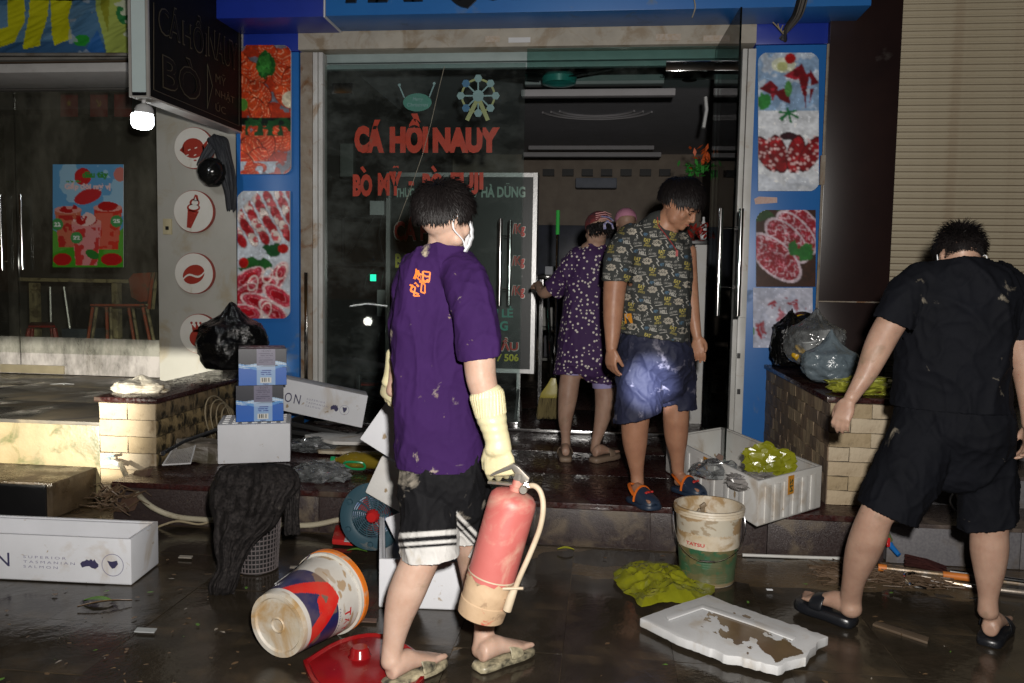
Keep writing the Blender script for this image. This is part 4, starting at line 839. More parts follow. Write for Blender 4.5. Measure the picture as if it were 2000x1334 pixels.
for a, b, y in ((57, 50, 6.86), (106, 115, 6.86), (62, 60, 7.08), (102, 108, 7.08)): m = MB(); m.tube([P(a, 641, y), P(b, 692, y)], [.02, .026], 6); m.build('leg', REDP, sl_)
m = MB(); c = P(183, 690, 6.85); m.lathe([(.07, 0), (.085, .16), (.09, .165), (.08, .168), (.07, .02)], (c.x, 6.85, .47), seg=20); tag(m.build('mud_bucket', BGE, smooth=True), 'small mud coated tub under the orange chair', 'tub')
m = MB(); PB(m, 120, 642, 170, 690, 7.4, .3); tag(m.build('storage_crate', mat('dull_blue_crate', (.10, .13, .17)), bevel=.01), 'dull blue crate on the floor of the left shop', 'crate')
m = MB(); PB(m, 140, 560, 215, 640, 8.2, .5); tag(m.build('dark_cabinet', BLK, bevel=.01), 'black cabinet deep in the left shop behind the table', 'cabinet')
for k, (u0_, v0_, u1_, v1_) in enumerate(((98, 560, 100, 640), (125, 560, 140, 665))):
    m = MB(); m.tube([P(u0_, v0_, 7.45), P(u1_, v1_, 7.45)], .012, 6); tag(m.build('table_strut', ALU, smooth=True), ('thin upright strut under the pale table', 'slanting strut behind the pale table')[k], 'strut')
# projecting sign with LED outlines
sg = thing('projecting_sign', 'black projecting light box sign with dotted letter outlines, lamp at its foot', 'sign', (-2.8, 4.9, 2.4))
zsb = P(473, 262, 6.0).z; near = G(290, 190, zsb); nl = P(256, 190, near.y); far = P(474, 262, 5.98); ztop = zsb+1.35
nv = (near-nl); 
m = MB(); fl_ = far-(near-nl); a4 = [V((nl.x, nl.y, zsb+.012)), V((near.x, near.y, zsb+.012)), V((far.x, far.y, zsb+.012)), V((fl_.x, fl_.y, zsb+.012))]
m.slab(a4, (0, 0, ztop-zsb)); m.build('case', mat('sign_case_black', (.004, .004, .005), rough=.55, spec=.15), sg, bevel=.002)
ENDM = mat('pale_sign_end', (.50, .60, .60), (.46, .55, .56), rough=.4)
o_ = V((0, -.006, 0)); m = MB(); m.slab([nl+V((.012, -.003, .03)), near+V((-.012, -.003, .03)), near+V((-.012, -.003, 1.34)), nl+V((.012, -.003, 1.34))], (0, -.004, 0)); m.build('end_panel', ENDM, sg)
SILV = mat('brushed_trim', (.5, .49, .47), (.4, .38, .35), rough=.35, metal=.3)
m = MB(); m.slab([V((p.x, p.y, zsb)) for p in a4], (0, 0, .011)); m.build('bottom_tray', SILV, sg)
for p in (near, far, nl): m = MB(); m.aabb((p.x-.008, p.y-.008, zsb), (p.x+.008, p.y+.008, ztop)); m.build('corner_trim', SILV, sg)
dd = (V((far.x, far.y, 0))-V((near.x, near.y, 0))); L_ = dd.length; dd.normalize(); nrm = V((dd.y, -dd.x, 0)); base = V((near.x, near.y, zsb))
LED = mat('unlit_led_dots', (.075, .062, .036), rough=.5); BLK2 = mat('sign_black', (.004, .004, .005), rough=.55, spec=.15)
def sidebox(u0, v0, u1, v1):
    """measured points on the sign's side face"""
    def hit(u, v):
        r = ray(u, v); t = (base-V((0, 0, CAMZ))).dot(nrm)/r.dot(nrm); return V((0, 0, CAMZ))+r*t
    return hit(u0, v0), hit(u1, v1)
hit = lambda u, v: sidebox(u, v, u, v)[0]
m1 = MB(); m2 = MB()
for s_, (a, b, c) in (('CÁ', ((310, 62), (350, 78), (310, 0))), ('HỒI', ((357, 86), (402, 104), (357, 15))), ('NAUY', ((407, 108), (462, 137), (408, 55))), ('BÒ', ((318, 170), (390, 195), (318, 92)))):
    A, B, C_ = hit(*a), hit(*b), hit(*c); C_ = V((A.x, A.y, C_.z)); B = V((B.x, B.y, A.z+(B.z-A.z)*.2)); e = .008
    text_on(m1, s_, A+nrm*.004-dd*e-V((0, 0, e)), B-A+dd*2*e, C_-A+V((0, 0, 2*e)), bold=.02); text_on(m2, s_, A+nrm*.0055, B-A, C_-A, bold=.008)
for s_, (a, b, c) in (('MỸ', ((420, 160), (440, 166), (420, 138))), ('NHẬT', ((420, 190), (457, 205), (420, 168))), ('ÚC', ((420, 216), (440, 224), (420, 198)))):
    A, B, C_ = hit(*a), hit(*b), hit(*c); C_ = V((A.x, A.y, C_.z)); text_on(m1, s_, A+nrm*.004, V((B.x, B.y, A.z))-A, C_-A, bold=0)
m1.build('led_lettering', LED, sg, fixn=False)['kind'] = 'stuff'; m2.build('letter_infill', BLK2, sg, fixn=False)['kind'] = 'stuff'
m = MB()
for a, b in (((404, 125), (404, 212)), ((404, 125), (414, 168)), ((414, 168), (404, 212)), ((299, 5), (299, 175)), ((299, 175), (466, 246)), ((466, 246), (466, 60))): m.tube([hit(*a)+nrm*.004, hit(*b)+nrm*.004], .0022, 4)
m.build('led_border', LED, sg)
m = MB(); A, B = hit(428, 262), hit(470, 0)
lp = thing('bulb_lamp', 'lit white bulb hanging from the near end of the projecting sign', 'lamp', tuple(P(279, 200, near.y+.04)))
c = P(281, 190, near.y+.08); k = (P(282, 190, c.y)-c).length
zz = lambda v: P(281, v, c.y).z
m = MB(); m.lathe([(4*k, zz(192)), (4*k, zz(202)), (13*k, zz(207)), (16*k, zz(213)), (17*k, zz(222)), (16*k, zz(223))], (c.x, c.y, 0), seg=24); m.build('socket', mat('lamp_socket_grey', (.5, .5, .5), rough=.4), lp, smooth=True)
bp_ = P(278, 236, c.y); k2 = 19.5*k
m = MB(); m.lathe([(k2*.9, zz(223)), (k2, zz(226)), (k2, zz(243)), (k2*.8, zz(250)), (k2*.4, zz(252.5)), (0, zz(253))], (bp_.x, c.y, 0), seg=24); m.build('bulb', mat('lit_bulb', (1, 1, 1), emit=(.93, .97, 1), estr=14, bump=0), lp, smooth=True)
light('POINT', 'bulb_light', (bp_.x, c.y, zz(262)), (0, 0, 0), 5.5, (.93, .97, 1), shadow_soft_size=.04)
# ------------------------------------------------------------------ the motorbike whose lamp lights the left side (stands behind, seen mirrored in the glass)
mbk = thing('motorbike', 'motorbike with its headlamp on, seen only as a reflection in the glass door', 'motorbike', (-3.15, 1.0, 0))
m = MB(); m.rings([[V((-3.15+x*s_, y, .78+z*s_)) for x, z in [(math.cos(a)*.13, math.sin(a)*.085) for a in [2*math.pi*i/14 for i in range(14)]]] for y, s_ in ((1.0, .7), (1.2, 1.15), (1.34, 1.1), (1.36, 1.0))]); m.build('headlamp_shell', BLK, mbk, smooth=True)
m = MB(); m.lathe([(.0, .0), (.055, .0), (.06, -.01), (0, -.012)], (-3.15, 1.385, .78), (0, 1, 0), 20); m.build('lens', mat('lit_lens', (1, 1, 1), emit=(1, .96, .86), estr=26, bump=0), mbk)
m = MB(); m.slab([V((-3.45, 1.40, .648)), V((-3.45, 1.75, .648)), V((-2.85, 1.75, .648)), V((-2.85, 1.40, .648))], (0, 0, .012)); m.build('added_cutoff_plate', BLK, mbk)  # unseen plate added over the beam to give it a level upper cutoff
m = MB(); m.slab([V((-3.45, 1.45, .574)), V((-3.45, 1.75, .574)), V((-2.85, 1.75, .574)), V((-2.85, 1.45, .574))], (0, 0, .012)); m.build('added_lower_plate', BLK, mbk)  # second added plate, below the beam, limits how far down it spreads
m = MB(); m.tube([(-3.42, 1.3, .98), (-3.15, 1.4, 1.02), (-2.9, 1.3, .99)], .008, 6); m.build('light_strip', mat('lit_strip', (1, 1, 1), emit=(1, 1, .95), estr=9, bump=0), mbk)
m = MB(); m.lathe([(.22, -.04), (.29, -.03), (.30, 0), (.29, .03), (.22, .04), (.2, 0)], (-3.15, 1.15, .30), (1, 0, 0), 28, cap=False); m.build('front_wheel', BLK, mbk, smooth=True)
m = MB(); m.tube([(-3.15, 1.15, .30), (-3.15, .85, .98)], .035, 10); m.tube([(-3.5, .8, 1.0), (-3.15, .86, .98), (-2.8, .8, 1.0)], .016, 8); m.build('fork_and_bar', CHR, mbk, smooth=True)
m = MB(); m.rings([[V((-3.15+x, y, z+zz_)) for x, zz_ in ((-w, 0), (w, 0), (w*.8, .16), (-w*.8, .16))] for y, w, z in ((.9, .08, .45), (.5, .16, .4), (-.2, .17, .5), (-.9, .12, .6))]); m.build('body', REDP, mbk, bevel=.02)
m = MB(); m.lathe([(.22, -.05), (.29, -.04), (.30, 0), (.29, .04), (.22, .05), (.2, 0)], (-3.15, -.3, .30), (1, 0, 0), 28, cap=False); m.build('rear_wheel', BLK, mbk, smooth=True)
# ------------------------------------------------------------------ foam boxes, cartons, buckets and litter
FOAM = mat('foam_white', (.70, .71, .75), (.62, .63, .66), scale=3, rough=.62, bump=.25, bscale=160, bdist=.002, stain=(.42, .33, .22), sthr=.60, sscale=4, sw=.22, stain2=((.34, .26, .17), .65, 14))
FOAMD = mat('foam_dirty', (.66, .66, .65), (.56, .54, .50), scale=3, rough=.6, bump=.35, bscale=140, bdist=.003, stain=(.36, .27, .17), sthr=.57, sscale=5, sw=.22, stain2=((.3, .22, .13), .66, 16))
PURP = mat('dark_violet_ink', (.05, .045, .11), rough=.6); PURL = mat('pale_violet_ink', (.26, .25, .36), rough=.6)
def open_box(name, label, cat, o, ax, ay, az, t, mm, group=None, lip=True, nw=1):
    """open-topped box: o front left foot, ax along the front, ay to the back, az up"""
    o = V(o); ax = V(ax); ay = V(ay); az = V(az); T = thing(name, label, cat, tuple(o+(ax+ay)/2), group)
    ux, uy, uz = ax.normalized(), ay.normalized(), az.normalized(); m = MB()
    bm = bmesh.new()
    def ring(i, z): return [o+ux*i+uy*i+az*z, o+ax-ux*i+uy*i+az*z, o+ax+ay-ux*i-uy*i+az*z, o+ay+ux*i-uy*i+az*z]
    zt = t/az.length
    rs = [ring(t*.15, 0), ring(0, .03), ring(0, 1)]
    if lip: rs += [ring(t*.55, 1), ring(t*.6, 1-.25*zt), ring(t, 1-.25*zt)]
    else: rs += [ring(t, 1)]
    rs += [ring(t*1.2, zt)]
    m.rings(rs, cap=True); b = m.build('body', mm, T, bevel=.006, seg=2); bm.free(); return T, b
def jag(me_obj, amp, sc):
    me = me_obj.data
    for v in me.vertices: v.co += V([noise.noise(v.co*sc+V((k*5, 0, 0))) for k in range(3)])*amp
def salmon_print(T, o, ax, az, n, fx0=0.0):
    """o lower left of the face, ax along it, az up, n outward"""
    o = V(o)+V(n)*.002; q = lambda x, z: o+ax*x+az*z
    m = MB(); text_on(m, 'ON', q(fx0, .30), ax*.085*2, az*.30, bold=.0, spacing=1.3); m.build('lettering', PURP, T, fixn=False)
    m = MB()
    for k, s_ in enumerate(('SUPERIOR', 'TASMANIAN', 'SALMON')): text_on(m, s_, q(fx0+.235, .50-.105*k), ax*(.20 if k == 0 else .24 if k == 1 else .16), az*.055, bold=.0, spacing=1.5)
    m.build('small_lettering', PURL, T, fixn=False)
    m = MB(); au = [(0, .5), (.1, .72), (.25, .8), (.35, .95), (.5, .85), (.55, .98), (.66, .95), (.68, .78), (.78, 1), (.86, .75), (1, .5), (.98, .25), (.8, .05), (.62, .12), (.5, .3), (.3, .25), (.1, .12), (.05, .3)]
    A = q(fx0+.50, .32); m.fan([A+ax*x*.085+az*y*.22 for x, y in au]); ta_ = [(0, .95), (.4, .85), (.9, 1), (1, .6), (.7, .1), (.45, 0), (.2, .4)]
    A = q(fx0+.625, .35); m.fan([A+ax*x*.05+az*y*.18 for x, y in ta_]); m.build('map_emblem', PURP, T, fixn=False)
    m = MB(); A = q(fx0+.65, .43); asp = ax.length/az.length
    for i in range(24):
        a, b = 2*math.pi*i/24, 2*math.pi*(i+1)/24; f = lambda t_, r_: A+ax*math.cos(t_)*r_+az*math.sin(t_)*r_*asp
        m.quad(f(a, .048), f(b, .048), f(b, .051), f(a, .051))
    m.build('emblem_ring', PURL, T, fixn=False)
def reach(O, d, u):
    """distance from O along d to the measured image column u"""
    lo, hi = .01, 3.0
    for _ in range(40):
        mid = (lo+hi)/2; q = O+d*mid-V((0, 0, CAMZ)); x = 1000+FPX*q.dot(CR)/q.dot(CF)
        if x < u: lo = mid
        else: hi = mid
    return lo
# big open salmon box on the street at the left
a = G(257, 1144, 0.006); b = G(310, 1102, .006); d1 = (b-a); d1.z = 0; fr = V((-1, -.035, 0)).normalized()
hz = P(253, 1056, a.y).z; Lb = .98; o_ = a+fr*Lb
T, _ = open_box('foam_box', 'long open white foam box printed SUPERIOR TASMANIAN SALMON, on the wet street at the left', 'foam box', o_, -fr*Lb, d1, V((0, 0, hz)), .028, FOAM, 'white foam boxes')
W_ = (P(5, 1120, a.y).x-o_.x)/Lb
salmon_print(T, o_, -fr*Lb, V((0, 0, hz)), V((0, -1, 0)), fx0=(P(-42, 1110, a.y).x-o_.x)/Lb)
# foam box under the blue cartons (upside down, vent marks on top)
a = P(428, 903, 4.62); b = P(566, 907, 4.62); z1 = P(430, 829, 4.62).z; z0 = .229; dep = G(0, 0, 1)*0
T = thing('foam_box', 'closed white foam box on the step with two blue cartons standing on it', 'foam box', ((a.x+b.x)/2, 4.8, z0), 'white foam boxes')
fd = V((math.cos(.36), math.sin(.36), 0)); bd = V((-fd.y, fd.x, 0))*.36; O4 = V((a.x, 4.60, 0)); X4 = fd*reach(V((a.x, 4.60, z1)), fd, 567); m = MB(); m.rings([[O4+V((0, 0, z)), O4+X4+V((0, 0, z)), O4+X4+bd+V((0, 0, z)), O4+bd+V((0, 0, z))] for z in (z0, z1)]); m.build('body', FOAM, T, bevel=.008)
m = MB()
for i in range(7):
    for j in range(5):
        if 2 <= i <= 4 and j in (1, 2): pass
        m.box(O4+X4*(.10+i*.133)+bd*(.1+j*.19)+V((0, 0, z1+.003)), (.034, .010, .008), Matrix.Rotation(.6, 3, 'Z'))
m.build('vent_ridges', WPL, T, bevel=.002)['kind'] = 'stuff'
# blue cartons
def carton(label, bx, Y, z0, tilt, group='blue wave cartons'):
    u0, v0, u1, v1 = bx; a = P(u0, v1, Y); b = P(u1, v1, Y); h = P(u0, v0, Y).z-P(u0, v1, Y).z; w = b.x-a.x; R = Ras(96, 74, (20, 96, 190))
    T = thing('carton', label, 'carton', ((a.x+b.x)/2, Y+.1, z0), group)
    R.put(R.y < .52, (22, 26, 42)); wv = .44+.05*np.sin(R.x*6.3+.4); R.put((R.y > wv-.06) & (R.y < wv+.05), (166, 196, 226)); wv2 = .5-.06*np.sin(R.x*6.3+1.4); R.put((R.y > wv2-.02) & (R.y < wv2+.05), (86, 150, 214)); R.put((R.y > wv-.02) & (R.y < wv+.0), (214, 228, 240))
    st_ = (R.x > .37) & (R.x < .76); R.put(st_ & (R.y < .46), (112, 108, 132)); R.put(st_ & (R.y >= .5), (138, 172, 214)); R.put(st_ & (R.y >= .46) & (R.y < .58), (176, 196, 222), .6)
    for k in range(5): R.put(st_ & (np.abs(R.y-(.13+.06*k)) < .012) & (R.x > .42) & (R.x < .71) & (R.n(30, k) > .42), (70, 68, 96))
    for k in range(3): R.put((np.abs(R.y-(.60+.05*k)) < .013) & (R.x > .46) & (R.x < .68) & (R.n(30, k+6) > .4), (30, 60, 150))
    bc_ = (R.x > .45) & (R.x < .68) & (R.y > .78) & (R.y < .93); R.put(bc_, (214, 214, 208)); R.put(bc_ & (R.x > .48) & (R.x < .65) & (R.y > .80) & (R.y < .90) & (np.sin(R.x*240+np.sin(R.x*90)*2) > 0), (30, 30, 30))
    R.txt('AUO', (.50, .94, .62, .985), (30, 50, 120), bold=.04); R.txt('AKVAO', (.47, .03, .67, .09), (60, 58, 84), bold=.02)
    yw = tilt; c_, s_ = math.cos(yw), math.sin(yw); O = V((a.x, Y, z0)); w = reach(O, V((c_, s_, 0)), u1); X = V((c_*w, s_*w, 0)); D = V((-s_, c_, 0))*.26
    m = MB(); m.slab([O, O+X, O+X+D, O+D], (0, 0, h)); m.build('body', mat('carton_navy', (.012, .016, .035), rough=.35), T, bevel=.003)
    R.grid('printed_face', lambda x, y: O+X*(.004+x*.992)+V((s_, -c_, 0))*.0015+V((0, 0, h*(1-y)*.99+.002)), PRINT, T)
    R3 = Ras(30, 40, (24, 44, 120)); R3.put(R3.y < .5, (22, 24, 48)); R3.put(np.abs(R3.y-.5+.06*np.sin(R3.x*5)) < .08, (150, 180, 220))
    R3.grid('printed_side', lambda x, y: O-V((c_, s_, 0))*.0015+D*(1-x)+V((0, 0, h*(1-y))), PRINT, T)
    m = MB(); m.slab([O+X*.02+D*.46+V((0, 0, h)), O+X*.98+D*.46+V((0, 0, h)), O+X*.98+D*.54+V((0, 0, h)), O+X*.02+D*.54+V((0, 0, h))], (0, 0, .001)); m.build('tape', mat('clear_tape', (.05, .05, .07), rough=.15), T)
    return h
h = carton('lower of the two blue wave patterned cartons on the foam box', (461, 755, 554, 826), 4.66, z1+.009, .40)
carton('upper of the two blue wave patterned cartons on the foam box', (466, 683, 560, 755), 4.65, z1+.011+h, .43)
# tilted salmon box behind on a black crate
Y = 5.25; c0, c1, c2, c3 = P(528, 797, Y), P(707, 836, Y), P(719, 773, Y), P(540, 736, Y); D = V((-.075, .21, .0))
T = thing('foam_box', 'closed white foam salmon box lying tilted behind the blue cartons', 'foam box', tuple(c0), 'white foam boxes')
m = MB(); m.slab([c0, c1, c2, c3], D); m.build('body', FOAM, T, bevel=.006)
salmon_print(T, c0, c1-c0, c3-c0, V((0, -1, 0)), fx0=.13)
CRT = mat('black_crate_plastic', (.018, .018, .018), rough=.45)
cr = thing('crate', 'black slatted plastic crate under the tilted salmon box', 'crate', tuple(P(640, 870, 5.3)))
for k in range(3):
    m = MB(); q = [P(560, 822+k*16, Y+.03), P(700, 850+k*10, Y+.03)]; m.slab([q[0], q[1], q[1]+V((0, 0, -.03)), q[0]+V((0, 0, -.03))], (0, .03, 0)); m.build('slat', CRT, cr, bevel=.003)
m = MB(); m.slab([P(556, 822, Y+.02), P(563, 822, Y+.02), P(563, 868, Y+.02), P(556, 868, Y+.02)], (0, .3, 0)); m.build('side', CRT, cr, bevel=.003); m = MB(); m.slab([P(694, 846, Y+.02), P(702, 848, Y+.02), P(702, 872, Y+.02), P(694, 872, Y+.02)], (0, .3, 0)); m.build('side', CRT, cr, bevel=.003)
# flat foam boards
def board(label, pts, z, th, mm, amp=.004, name='foam_board', grp='loose foam boards'):
    q = [G(u, v, zz) for (u, v), zz in zip(pts, z)]; T = thing(name, label, 'foam board', tuple(q[0]), grp); m = MB(); m.slab(q, (0, 0, -th)); b = m.build('board', mm, T, bevel=.004); return T, b, q
board('upper of two flat foam boards lying behind the purple shirted man', [(595, 849), (640, 842), (775, 846), (790, 866), (650, 862)], [.315]*5, .022, FOAMD)
board('lower foam board, thinner and yellowed, on the step', [(614, 872), (650, 865), (770, 868), (775, 884), (640, 881), (622, 880)], [.262]*6, .02, mat('foam_yellowed', (.5, .45, .35), (.4, .35, .25), rough=.6, stain=(.25, .17, .09), sthr=.5, sscale=8))
# crumpled plastic
def blob(name, label, cat, c, r, mm, amp=.2, freq=4, ridges=1.0, flat=.0, sub=5, seed=0, knot=None, kind=None, group=None, parent=None, part=None, facet=0):
    bm = bmesh.new(); bmesh.ops.create_icosphere(bm, subdivisions=sub, radius=1); c = V(c)
    for v in bm.verts:
        d = v.co.normalized(); q = d*freq+V((seed*3.1, seed*1.7, seed)); n1 = noise.noise(q*.5); n2 = 1-abs(noise.noise(q))*2; n3 = 1-abs(noise.noise(q*2.3+V((9, 9, 9))))*2; n4 = 1-abs(noise.noise(q*5+V((3, 3, 3))))*2
        f = 1+amp*(n1*1.0+ridges*(n2*.35+n3*.22+n4*.1))
        p = V((d.x*r[0], d.y*r[1], d.z*r[2]))*f
        if knot and d.z > .55: k = (d.z-.55)/.45; p.x *= 1-.75*k**.7; p.y *= 1-.75*k**.7; p.z += knot*k*k
        if facet: hh = V([noise.cell(V((d.x*9, d.y*9, d.z*9+k)))-.5 for k in range(3)]); p += V((hh.x*r[0], hh.y*r[1], hh.z*r[2]))*facet
        if p.z < -r[2]*(1-flat): p.z = -r[2]*(1-flat)+(p.z+r[2]*(1-flat))*.1
        v.co = p
    me = bpy.data.meshes.new(name); bm.to_mesh(me); bm.free()
    if parent is not None: me.transform(Matrix.Translation(c-parent_loc(parent))); return fin(me, part or name, mm, parent, smooth=True if facet else 'all', angle=16)
    o = fin(me, name, mm, None, smooth=True if facet else 'all', angle=16); o.location = c; return tag(o, label, cat, group, kind)
def sheet(name, label, cat, pts, zf, mm, n=36, amp=.03, freq=9, seed=0, parent=None, group=None, th=.0015):
    """crumpled film: outline in photograph pixels on the ground, filled and puckered"""
    g = [G(u, v, zf) for u, v in pts]; cx = sum((p for p in g), V())/len(g); rad = []
    N = 72; angs = sorted((math.atan2(p.y-cx.y, p.x-cx.x), (p-cx).length) for p in g)
    def R_(a):
        A = [(x-2*math.pi, r) for x, r in angs[-1:]]+angs+[(x+2*math.pi, r) for x, r in angs[:1]]
        for (a0, r0), (a1, r1) in zip(A, A[1:]):
            if a0 <= a <= a1: t = (a-a0)/(a1-a0+1e-9); return 1/((1-t)/r0+t/r1) if r0 and r1 else r0
        return angs[0][1]
    vs = [cx.copy()]; fs = []
    for i in range(1, n+1):
        for j in range(N):
            a = -math.pi+2*math.pi*j/N; r = R_(a)*i/n*(1+.05*noise.noise(V((math.cos(a)*6, math.sin(a)*6, seed)))*(i/n)); x, y = cx.x+math.cos(a)*r, cx.y+math.sin(a)*r; q = V((x, y, seed))*freq
            h = amp*(max(0, .5+noise.noise(q*.45))*1.2+(1-2*abs(noise.noise(q)))*.5+(1-2*abs(noise.noise(q*2.1)))*.3)*(1-(i/n)**4*.8); vs.append(V((x, y, cx.z+max(h, .001))))
    for j in range(N): fs.append((0, 1+j, 1+(j+1) % N))
    for i in range(n-1):
        for j in range(N): a = 1+i*N+j; b = 1+i*N+(j+1) % N; fs.append((a, a+N, b+N, b))
    off = parent_loc(parent) if parent else cx; me = bpy.data.meshes.new(name); me.from_pydata([tuple(v-off) for v in vs], [], fs); me.update(); o = fin(me, name, mm, parent, smooth=True, fixn=True, angle=22)
    if parent is None: o.location = cx; tag(o, label, cat, group)
    return o
BAGB = mat('black_bag_film', (.003, .003, .004), (.005, .005, .005), rough=.2, bump=.7, bscale=14, bdist=.02, spec=.7, stretch=(1, 1, 2.2))
YFILM = mat('yellow_green_film', (.25, .25, .012), (.17, .18, .01), scale=5, rough=.22, bump=.25, bscale=22, bdist=.01, alpha=.88, spec=.6)
CFILM = thin('clear_film', (.80, .82, .82), body=.10, bcol=(.5, .52, .52), grime=(.55, .57, .58), gthr=.45, gscale=6, gamt=.32, rough=.12, ior=1.6, bump=1.0, bscale=16)
SFILM = mat('silvery_film', (.20, .25, .28), (.13, .17, .20), scale=4, rough=.16, bump=.8, bscale=14, bdist=.02, alpha=.82, spec=1.0)
gb = thing('garbage_bag', 'full black garbage bag on the left planter wall', 'bag', tuple(P(452, 722, 5.6)))
c = P(452, 668, 5.6); k = 5.9/FPX
blob('', '', '', c, (58*k, .19, 58*k), BAGB, amp=.26, freq=2.6, ridges=.8, flat=.12, seed=3, knot=.06, parent=gb, part='sack')
mb_ = blob('cloth_bundle', 'muddy pale cloth bundle on the front corner of the left planter wall', 'bundle', P(274, 755, 4.75)+V((0, 0, .0)), (52*4.9/FPX, .11, 17*4.9/FPX), mat('muddy_cloth', (.50, .47, .40), (.38, .34, .27), scale=8, rough=.8, bump=.7, bscale=50, stain=(.22, .17, .1), sthr=.58, sscale=8), amp=.3, freq=3, flat=.3, seed=5, knot=.012)
# scrap on the terrace
m = MB(); q = G(125, 752, .474)
for a, l in ((.2, .08), (2.6, .06), (3.6, .10), (5.2, .05)): m.tube([q+V((0, 0, .012)), q+V((math.cos(a)*l, math.sin(a)*l*.8, .008))], [.011, .004], 6, flat=.4)
tag(m.build('plastic_scrap', WPL, smooth=True), 'white plastic scrap alone on the left terrace floor', 'scrap')
# concrete lump with a net beside the left planter
lump = rough_box((.30, .16, .12), .02, 4, 3); q = G(408, 906, .226); o = bpy.data.objects.new('concrete_lump', lump); COL.objects.link(o); o.location = q+V((-.06, .08, .06)); o.rotation_euler = (0, .1, .15); lump.materials.append(mat('wet_lump', (.17, .15, .12), (.10, .085, .07), rough=.4, bump=.6, bscale=40, stain=(.06, .05, .03), sthr=.5)); tag(o, 'rough wet concrete lump between the left planter and the foam box', 'stone')
nb = thing('wire_net_tray', 'upturned pale net tray leaning on the concrete lump', 'tray', tuple(G(345, 908, .226)))
A, B, C_, D_ = P(318, 908, 4.42), P(372, 905, 4.42), P(382, 868, 4.62), P(338, 876, 4.62); m = MB()
for i in range(15):
    t = i/14; m.tube([A.lerp(B, t), D_.lerp(C_, t)], .0016, 4); m.tube([A.lerp(D_, t), B.lerp(C_, t)], .0016, 4)
m.build('mesh', mat('pale_net', (.5, .48, .46), rough=.5), nb)
m = MB(); m.tube([A, B, C_, D_, A], .005, 6); m.build('rim', WPL, nb)
m = MB(); m.tube([P(318, 885, 4.45), P(360, 862, 4.6), P(425, 838, 4.75)], .011, 8); tag(m.build('black_pipe', BLK, smooth=True), 'thin black pipe leaning on the left planter wall', 'pipe')
m = MB(); m.lathe([(.004, -.004), (.014, -.004), (.014, .004), (.004, .004)], P(318, 885, 4.44), (.6, -.6, .2), 14); m.build('pipe_ring', CHR, None); bpy.data.objects['pipe_ring'].parent = bpy.data.objects['black_pipe']
# coiled pale cables on the left planter's side
for k in range(4):
    m = MB(); cx, cy = 398+k*7, 822+3*k; pts = []
    for i in range(26):
        a = 2*math.pi*i/25*1.0; uu = cx+(30-3*k)*math.cos(a)-.25*(48-3*k)*math.sin(a); vv = cy-(50-4*k)*math.sin(a); y0 = max(4.9, 4.9+(uu-345)*.006); pt = P(uu, vv, y0); pts.append(V((-2.565+.008*k, pt.y, pt.z)))
    m.tube(pts, .0045, 6); tag(m.build('cable_loop', mat('pale_cable', (.34, .28, .18), rough=.6), smooth=True), ('outermost', 'second', 'third', 'innermost')[k]+' loop of pale cable hung on the left planter side', 'cable', 'pale cable loops')
# tap and hose
HOSE = mat('pale_hose', (.40, .37, .28), (.32, .28, .2), rough=.45, stain=(.2, .15, .09), sthr=.58, sscale=12)
tp = thing('tap', 'muddy white tap low on the left planter pillar', 'tap', tuple(P(215, 902, 4.46)))
m = MB(); m.tube([P(200, 903, 4.45), P(222, 902, 4.44), P(234, 908, 4.42)], .016, 10); m.build('spout', WPL, tp, smooth=True); m = MB(); m.tube([P(216, 900, 4.44), P(212, 893, 4.43)], .008, 8); m.tube([P(205, 892, 4.43), P(224, 890, 4.43)], .008, 8); m.build('handle', mat('pale_blue_plastic', (.3, .38, .42)), tp, smooth=True)
def crv(pts, n=6):
    pts = [V(p) for p in pts]; out = []
    for i in range(len(pts)-1):
        p0, p1, p2, p3 = pts[max(i-1, 0)], pts[i], pts[i+1], pts[min(i+2, len(pts)-1)]
        for j in range(n):
            t = j/n; out.append(.5*((2*p1)+(p2-p0)*t+(2*p0-5*p1+4*p2-p3)*t*t+(3*p1-p0-3*p2+p3)*t**3))
    return out+[pts[-1]]
m = MB(); m.tube(crv([P(236, 905, 4.42), P(250, 935, 4.28), P(286, 982, 4.07), P(340, 1008, 4.07), P(415, 1016, 4.07), P(500, 1022, 4.07), P(600, 1026, 4.08), P(668, 1014, 4.1), P(720, 1008, 4.1)], 8), .0145, 10); tag(m.build('hose', HOSE, smooth=True), 'pale hose running from the tap along the foot of the step', 'hose')
m = MB(); m.tube(crv([P(306, 1030, 4.06), P(345, 1018, 4.06), P(390, 1024, 4.06), P(420, 1014, 4.06)]), .006, 6); tag(m.build('cable', mat('pale_cable', (1, 1, 1)), smooth=True), 'thin pale cable beside the hose behind the left foam box', 'cable')
# roots and rubble at the corner left of the step
dbr = MB()
for k in range(46):
    u = rnd.uniform(190, 262); v = rnd.uniform(958, 1002); q = P(u, v, rnd.uniform(4.0, 4.1)); a = rnd.uniform(0, 6.3); dbr.tube([q, q+V((math.cos(a)*.06, math.sin(a)*.05, rnd.uniform(.0, .05))), q+V((math.cos(a)*.12, math.sin(a)*.04, rnd.uniform(-.03, .05)))], [.006, .004, .002], 5)
tag(dbr.build('rubble_and_twigs', mat('wet_twigs', (.13, .08, .045), (.06, .04, .025), rough=.5)), 'brown twigs and rubble in the corner left of the step', 'debris', kind='stuff')
m = MB(); m.slab([P(262, 920, 4.3), P(290, 916, 4.3), P(252, 1000, 4.05), P(226, 1000, 4.05)], (.01, .04, 0)); tag(m.build('broken_plank', mat('dark_plank', (.12, .07, .045), (.07, .04, .03), rough=.5, bump=.5), bevel=.004), 'dark broken plank leaning at the left corner of the step', 'plank')
